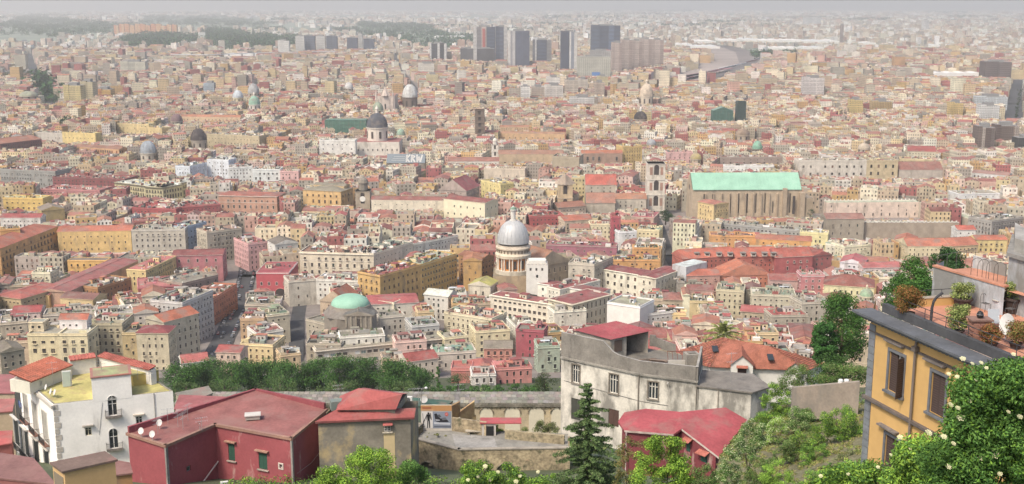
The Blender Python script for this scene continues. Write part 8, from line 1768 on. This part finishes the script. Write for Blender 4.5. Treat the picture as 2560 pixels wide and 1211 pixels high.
# dark belts on the far plain
for k in range(34):
 x = random.uniform(-100,2650); y = random.uniform(18,80); w_ = random.uniform(60,260); hh = random.uniform(1.2,3.5)*(y/50+.3); hillwood([(x,y),(x+w_,y+random.uniform(-1,1)),(x+w_,y-hh),(x,y-hh)], 10, 60, '', 16*(50/y)**.6)
# pines and dark trees at the right
tree(2112, 728, 925, 150, 180, DKG, 'tall ragged dark pine left of the yellow palazzo', n=22000, size=.28, name='pine_tree', clumps=64, trunkf=.06, squash=1.05)
tree(2070, 800, 930, 100, 176, [C('3f6630',.85),C('35562a',.85)], 'lower left crown of the ragged pine', n=10000, size=.3, name='pine_tree', clumps=28, trunkf=.1, squash=.8)
tree(2100, 880, 985, 150, 150, [C('46632f',.8),C('3b562a',.8)], 'bushy dark tree at the foot of the ragged pine', n=5000, size=.26, clumps=30, trunkf=.02)
tree(2292, 632, 800, 130, 140, DKG, 'dark tree rising left of the terracotta terrace', n=14000, size=.24, clumps=46, trunkf=.02, squash=1.15)
tree(2375, 612, 720, 110, 150, [C('3d5a34',.8),C('4a6a3e',.8)], 'feathery dark tree behind the terracotta terrace', n=9000, size=.24, clumps=44, trunkf=.02, squash=.95)
tree(2245, 680, 810, 90, 150, DKG, 'lower dark tree between pine and red leaved shrub', n=7000, size=.24, clumps=28, trunkf=.02, squash=1.1)
def palm(x, yc, Y, rpx, label):
 c = PY(x, yc, Y); S = Y*1.03/F; R0 = rpx*S; t = thing('palm_tree', label, 'palm', (c.x, Y, c.z-5)); m = MB(); m.tube([(c.x,Y,c.z-6),(c.x,Y,c.z)], .3, (.12,.09,.06), 'any', 8); m.build('trunk', t)
 for k in range(44):
  a = 2.399*k; el = R(85-115*(k/44)); L = R0*random.uniform(.85,1.15); pts = []
  for j in range(7): s = j/6; r_ = L*s*math.cos(el)*(1.0); zz = L*(s*math.sin(el)-.42*s*s*(1.1 if el > .3 else .6)); pts.append(Vector((c.x+r_*math.cos(a), Y+r_*math.sin(a), c.z+zz)))
  m = MB(); m.tube(pts, .03, C('8a8a52',.8), 'leaf', 3)
  for j in range(1, 7):
   for s_ in (-1, 1):
    for ff in (0, .33, .66):
     if j == 6 and ff: continue
     p = pts[j] if not ff else pts[j]+(pts[min(6,j+1)]-pts[j])*ff; d = (pts[min(6,j+1)]-pts[j-1]).normalized(); sd = d.cross(Vector((0,0,1))); sd = sd.normalized()*s_ if sd.length > .1 else Vector((s_,0,0)); tip = p+sd*(.13*R0)+d*(.12*R0)+Vector((0,0,-.07*R0)); m.face([p-d*.14, p+d*.14, tip], random.choice([C('7c8548',.8),C('99975c',.8),C('616e3a',.8)]), 'leaf')
  m.build('frond', t)
palm(1808, 836, 262, 52, 'feathery palm tree behind the tiled roof')
def spruce(x, yt, yb, wpx, Y, label):
 top = PY(x, yt, Y); b = PY(x, yb, Y); S = Y*1.03/F; H_ = top.z-b.z; t = thing('conifer', label, 'conifer', (top.x, Y, b.z)); m = MB(); m.tube([(top.x,Y,b.z-2),(top.x,Y,top.z)], .2, (.08,.06,.045), 'any', 7, .03); m.build('trunk', t); W = wpx*S/2
 cols = [C('5c7446',.85),C('4a603a',.85),C('6d8150',.85)]; n = 110
 for k in range(n):
  h = 1-(k/n)**.9; h = max(.03, min(.985, h+random.uniform(-.01,.01))); a = 2.399*k+random.uniform(-.3,.3); L = W*(1-h)**.7*random.choice((.45,.7,.95,1.2))*random.uniform(.8,1.1)+.15; z0_ = b.z+H_*h; pts = [Vector((top.x, Y, z0_)), Vector((top.x+L*.5*math.cos(a), Y+L*.5*math.sin(a), z0_+L*.02)), Vector((top.x+L*math.cos(a), Y+L*math.sin(a), z0_-L*.12+.12))]
  m = MB(); m.tube(pts, .035, (.09,.07,.05), 'any', 4, .01); br = m.build('branch', t); cc = []; rr = []
  for j in range(7): s = (j+1.2)/8; p = pts[0].lerp(pts[1], min(1, s*2)) if s < .5 else pts[1].lerp(pts[2], s*2-1); cc.append((p.x,p.y,p.z-.05)); rr.append(.14+L*.11*(1-abs(s-.5)))
  leaves('needles', br, cc, rr, int(90+L*170), .19, cols, aspect=.35, droop=.12, sq=(1,1,.45))
spruce(1470, 957, 1240, 225, 95, 'ragged conifer in front of the weathered villa')
# bright foreground trees
def blob(name, label, pts, Y, dY, cols, n, size, cr, nc, cat='tree', flowers=None, trunk=None, aspect=.5, fr=.09):
 """crown whose outline encloses the given region of the view, dY metres deep"""
 xs = [p[0] for p in pts]; ys_ = [p[1] for p in pts]; c = PY((min(xs)+max(xs))/2, max(ys_), Y); t = thing(name, label, cat, tuple(c)); cc = []; rr = []
 cr *= .78; nc = int(nc*1.7); size *= .72; n = int(n*1.75)
 while len(cc) < nc:
  x, y = random.uniform(min(xs), max(xs)), random.uniform(min(ys_), max(ys_))
  if not inside((x,y), pts): continue
  p = PY(x, y, Y+random.uniform(-dY, dY)); cc.append(tuple(p)); rr.append(cr*random.uniform(.7,1.3))
 leaves('crown', t, cc, [r_*random.uniform(.6,1.5) for r_ in rr], n, size, cols, aspect=aspect, shell=.35, sq=(1.15,1.15,.85))
 mx = (min(xs)+max(xs))/2
 for k in range(6): q = cc[k]; m = MB(); p0 = trunk or c; m.tube([(p0[0], p0[1], p0[2]-1), ((p0[0]+q[0])/2, (p0[1]+q[1])/2, (p0[2]+q[2])/2-.1), q], cr*.12, (.08,.06,.045), 'any', 6, cr*.03); m.build('branch', t)
 if flowers:
  for (fx, fy, fs) in flowers:
   p = PY(fx, fy, Y-dY*.9-cr*.6); m = MB(); r_ = fs*Y/F*.36; nrm = Vector((random.uniform(-.3,.3), -.55, .8)).normalized(); u = nrm.cross(Vector((1,0,0))).normalized(); v = nrm.cross(u)
   for j in range(26):
    a = 2.4*j; s = r_*(j/26)**.5; q = p+u*(s*math.cos(a))+v*(s*math.sin(a))+nrm*(.25*r_*(1-(j/26))); e = r_*.2; m.face([q-u*e, q-v*e, q+u*e, q+v*e], vary(C('dcd8ac',.8), .06), 'any');
    if j % 4 == 0: m.face([q-nrm*.01-u*e*.3, q-nrm*.01+u*e*.3, p-nrm*r_*.9], C('8aa04a',.8), 'leaf')
   m.build('flower_cluster', t)
 return t
BR = [C('7f9f3a',.9),C('93b046',.9),C('6d9036',.9),C('54782e',.9)]
blob('broadleaf_tree', 'bright green tree in front of the peeling house', [(800,1185),(850,1160),(890,1120),(930,1112),(970,1125),(985,1160),(995,1240),(790,1240)], 105, 1.8, BR, 15000, .24, .75, 44)
blob('broadleaf_tree', 'darker green tree at the foot of the terrace wall', [(985,1190),(1010,1158),(1045,1165),(1085,1200),(1085,1240),(980,1240)], 108, 1.5, MDG, 7000, .24, .6, 24)
blob('elder_bush', 'green elder with white flower heads below the terrace', [(1150,1211),(1160,1175),(1200,1158),(1260,1160),(1300,1175),(1390,1190),(1400,1240),(1150,1240)], 70, 1.2, MDG+BR, 11000, .17, .4, 40, 'bush', [(1213,1166,18),(1170,1200,14),(1245,1180,14),(1300,1190,15),(1345,1180,14),(1290,1204,18),(1195,1192,12),(1225,1200,14)])
blob('broadleaf_tree', 'bright green tree before the red roofed house', [(1585,1211),(1590,1140),(1620,1105),(1660,1092),(1700,1110),(1725,1150),(1740,1240),(1580,1240)], 85, 1.5, BR, 14000, .2, .55, 44)
blob('shrub', 'brownish twiggy shrub between conifer and bright green tree', [(1535,1240),(1540,1120),(1575,1085),(1610,1110),(1600,1240)], 88, 1.0, [C('7a7a48',.8),C('8d7f50',.8),C('5d6a38',.8)], 4200, .16, .4, 22, 'shrub')
blob('shrub', 'olive shrub at the foot of the red roofed house', [(1720,1240),(1735,1175),(1790,1160),(1800,1240)], 84, 1.0, OLV+MDG, 4500, .16, .4, 22, 'shrub')
blob('ivy_column', 'ivy clad column dotted with small cream flowers', [(1785,1240),(1800,1160),(1822,1118),(1846,1140),(1856,1240)], 76, .7, MDG+[C('c9cfa0',.9)], 8000, .1, .3, 40, 'climber')
blob('climbing_shrub', 'flowering climber spilling over beside the red roof', [(1830,1120),(1850,1075),(1880,1050),(1905,1062),(1912,1110),(1880,1150),(1845,1145)], 88, .8, MDG+[C('c3cb9c',.9)], 8000, .12, .35, 36, 'climber')
# undergrowth on the slope in front
ug = []
for k in range(700):
 y_ = random.uniform(92,128); x_ = random.uniform(-.27,.1)*y_; ug.append((x_, y_, terr(y_)+random.uniform(0,.8)))
o = leaves('undergrowth', None, ug, [.8]*700, 42000, .22, MDG+BR+OLV); o['kind'] = 'stuff'
sg = []
for k in range(2600):
 y_ = random.uniform(216,500); x_ = random.uniform(-.6,.8)*y_; sg.append((x_, y_, terr(y_)+random.uniform(0,1.2)))
sg = [p for p in sg if not (p[1] > 185 and p[1] < 215)]
o = leaves('hillside_scrub', None, sg, [2.6]*len(sg), 60000, 1.1, MDG+OLV); o['kind'] = 'stuff'
# garden slope at the lower right
gs = MB(); grid = [];
GPX = [(1760,1290,86),(2170,1290,70),(2200,1150,84),(2180,1010,112),(1960,1010,126),(1880,1050,118),(1800,1140,100)]
q = [PY(x, y, Yy) for x, y, Yy in GPX]; c_ = PY(2010, 1140, 98)
for i in range(len(q)): gs.face([tuple(q[i]), tuple(q[(i+1) % len(q)]), tuple(c_)], HC('77714a'), 'ground')
mat('grass', attr=True, noise=(.5,.35), noise2=(4,.3), rough=.95, bump=.5)
gs2 = MB(); gs2.v, gs2.f, gs2.c = gs.v, gs.f, gs.c; gs2.m = [0]*len(gs.f); gs2.mats = ['grass']; gs2.build('garden_slope', kind='structure')
gl = []
for k in range(900):
 i = random.randrange(len(q)); u, v = random.random(), random.random()
 if u+v > 1: u, v = 1-u, 1-v
 p = c_+(q[i]-c_)*u+(q[(i+1) % len(q)]-c_)*v; gl.append((p.x,p.y,p.z+.05))
o = leaves('grass_tufts', None, gl, [.28]*len(gl), 60000, .17, [C('8a9c4c',.85),C('99905c',.8),C('66753c',.8),C('a39668',.8)], aspect=.3, sq=(1.2,1.2,.4)); o['kind'] = 'stuff'
gb = [('garden_shrub','broad leafy thicket across the middle of the garden',[(1960,1130),(1985,1085),(2030,1075),(2060,1110),(2030,1150)],100,1.2,MDG+BR+OLV,7000,.14,.45,30,'shrub'),
      ('garden_shrub','pale green thicket at the head of the garden',[(1985,1045),(2000,1015),(2060,1000),(2075,1040),(2030,1060)],112,1.2,MDG+LTG,6000,.15,.45,26,'shrub'),
      ('garden_shrub','green thicket at the lower left of the garden',[(1850,1240),(1865,1150),(1905,1130),(1925,1180),(1920,1240)],86,1.0,MDG+OLV,6000,.14,.42,28,'shrub'),
      ('orchard_tree','bushy citrus tree beside the yellow palazzo corner',[(2030,1120),(2035,1055),(2070,1020),(2120,1015),(2160,1040),(2165,1110),(2110,1095),(2070,1105)],98,1.2,MDG+BR,9000,.15,.45,36,'tree'),
      ('garden_shrub','pale green shrub with white blossom below the garden wall',[(1935,1085),(1950,1040),(1990,1020),(2030,1030),(2040,1060),(1990,1075)],108,.9,MDG+[C('b9c48c',.9)],5000,.14,.4,26,'shrub'),
      ('garden_shrub','creamy flowering shrub at the left of the garden',[(1905,1110),(1915,1060),(1950,1045),(1975,1070),(1950,1100)],104,.8,LTG+[C('d0d4a8',.9)],4500,.13,.35,24,'shrub'),
      ('garden_shrub','dark shrub by the left edge of the garden path',[(1920,1150),(1935,1105),(1975,1100),(1995,1130),(1970,1160)],96,.8,OLV+MDG,3800,.14,.35,22,'shrub'),
      ('garden_shrub','dense shrub in the bottom right garden beside the palazzo',[(2080,1180),(2090,1140),(2130,1120),(2165,1130),(2168,1180)],90,.8,OLV,3800,.14,.35,22,'shrub'),
      ('garden_shrub','yellow green shrub at the bottom of the garden',[(1900,1240),(1905,1170),(1950,1150),(1980,1175),(1990,1240)],84,.8,LTG,5000,.14,.38,24,'shrub'),
      ('hedge','leafy hedge under the white tanks',[(1930,990),(1960,935),(2020,905),(2100,915),(2170,920),(2165,955),(2100,950),(2000,968),(1975,990)],122,1.2,MDG+OLV,9000,.2,.6,36,'hedge'),
      ('garden_shrub','bright shrub climbing beside the annex',[(1905,1040),(1912,975),(1940,955),(1975,985),(1985,1030),(1930,1050)],118,.8,BR+MDG,6000,.17,.45,28,'shrub'),
      ('garden_shrub','leafy shrub left of the garden path below the annex',[(1880,1100),(1890,1040),(1925,1030),(1935,1075),(1915,1110)],106,.8,MDG+BR,5000,.14,.38,24,'shrub'),
      ('garden_shrub','small shrub in the middle of the garden slope',[(2000,1160),(2010,1110),(2060,1100),(2075,1150),(2040,1170)],94,.8,MDG+LTG,5000,.13,.35,26,'shrub'),
      ('vegetation','tall weeds between the garden path and the palazzo',[(2060,1240),(2075,1160),(2170,1150),(2175,1240)],84,.8,MDG+OLV+LTG,7000,.13,.35,30,'plants'),
      ('hedge','low scrub in the lower middle of the garden',[(1985,1240),(2000,1190),(2060,1170),(2120,1185),(2150,1240)],80,.8,MDG+LTG,7000,.13,.35,30,'hedge')]
for g_ in gb: blob(*g_[:10], cat=g_[10]) if False else blob(g_[0], g_[1], g_[2], g_[3], g_[4], g_[5], g_[6], g_[7], g_[8], g_[9], g_[10])
t_ = blob('olive_bushes', 'grey green shrubs below the arcade left of the conifer', [(1290,1085),(1300,1062),(1340,1055),(1400,1058),(1400,1092)], 158, .8, OLV, 3500, .2, .5, 20, 'shrub')
t_ = blob('topiary', 'round clipped bright green bush on the stone terrace', [(1233,1090),(1231,1072),(1244,1062),(1257,1072),(1256,1090)], 150, .5, BR, 2500, .13, .35, 14, 'bush')
blob('weeds', 'grassy weeds along the terrace coping below the mural', [(1060,1092),(1070,1082),(1095,1082),(1140,1100),(1150,1112),(1110,1108)], 148, .8, OLV+[C('a39a6a',.8)], 1500, .16, .2, 18, 'plant')
# the large elder in front
fl = [(2407,897,20),(2431,909,14),(2453,907,16),(2466,920,14),(2393,942,16),(2372,935,16),(2440,950,12),(2534,886,16),(2377,1012,20),(2395,1020,18),(2402,1044,28),(2425,1003,16),(2550,1042,20),(2521,1030,16),(2322,1082,26),(2360,1092,22),(2250,1093,20),(2384,1109,18),(2486,1137,32),(2451,1146,18),(2371,1167,22),(2500,1185,18),(2549,1165,16),(2227,1137,12),(2276,1122,12),(2052,1154,14),(2195,1168,14),(2424,1177,16),(2301,1142,12),(2541,1100,14),(2470,1040,14),(2490,960,12)]
blob('elder_bush', 'large leafy elder with many cream flower heads in the lower right', [(2500,925),(2540,905),(2600,905),(2600,1260),(2350,1260),(2325,1140),(2365,1085),(2390,1020),(2405,965),(2440,940)], 24, 1.0, MDG+MDG+BR[2:]+DKG, 60000, .115, .3, 210, 'bush', fl[:22], aspect=.42)
blob('elder_bush', 'lower elder boughs spreading left under the yellow palazzo', [(2210,1260),(2225,1165),(2260,1125),(2315,1100),(2350,1115),(2370,1260)], 27, .8, MDG+BR+LTG, 16000, .13, .3, 70, 'bush', [f for f in fl[22:] if f[0] > 2180], aspect=.42)
blob('elder_bush', 'lowest elder boughs along the bottom edge right of centre', [(1995,1260),(2020,1200),(2080,1180),(2140,1165),(2200,1160),(2230,1260)], 36, .9, MDG+BR, 11000, .15, .34, 50, 'bush', [(2052,1190,16),(2120,1185,14)], aspect=.42)
# pots on the terrace
def potted(x, yb, wpx, ht, potpx, poth, cols, label, n=3500, red=False):
 p = P(x, yb, ZT); S = p.y*1.03/F; r = potpx*S/2; h = poth*S; t = thing('potted_shrub', label, 'potted plant', tuple(p)); m = MB(); pc = HC('4a3a34')
 m.lathe(p.x, p.y, [(r*.72,ZT),(r*.95,ZT+h*.85),(r*1.08,ZT+h*.86),(r*1.08,ZT+h),(r*.9,ZT+h),(r*.88,ZT+h*.9)], pc, 'concrete', 18, cap=False); m.build('pot', t); m = MB(); m.lathe(p.x, p.y, [(r*.9,ZT+h*.9),(.01,ZT+h*.92)], (.05,.035,.025), 'any', 12); m.build('soil', t)
 W = wpx*S/2; H2 = ht*S; cc = [(p.x+W*.6*random.uniform(-1,1), p.y+W*.5*random.uniform(-1,1), ZT+h+H2*random.uniform(.15,.85)) for _ in range(24)]; leaves('foliage', t, cc, [W*.42]*24, n, .075, cols); m = MB(); m.tube([(p.x,p.y,ZT+h*.8),(p.x,p.y,ZT+h+H2*.5)], .03, (.1,.07,.05)); m.build('stem', t)
PG = [C('8c9a58',.9),C('a3ab6c',.9),C('6e7d42',.9),C('59683a',.9)]
potted(2405, 770, 62, 38, 46, 26, PG, 'variegated shrub in a dark pot by the low yellow wall'); potted(2534, 782, 66, 40, 54, 40, PG, 'variegated shrub in a big black pot at the right edge'); potted(2392, 838, 64, 70, 34, 14, PG, 'round variegated shrub behind the curved pipe', 5000)
potted(2270, 798, 84, 72, 30, 18, [C('8a5a38',.9),C('6d6434',.9),C('9a6a44',.9),C('5d5a30',.9)], 'russet red leaved shrub at the terrace corner', 6000)
potted(2478, 872, 70, 46, 30, 16, [C('84553a',.9),C('6b6a38',.9),C('93603f',.9)], 'left bronze leaved shrub behind the elder', 4000); potted(2538, 872, 70, 56, 30, 16, [C('84553a',.9),C('6b6a38',.9),C('7c7a44',.9)], 'right bronze leaved shrub behind the elder', 4000)
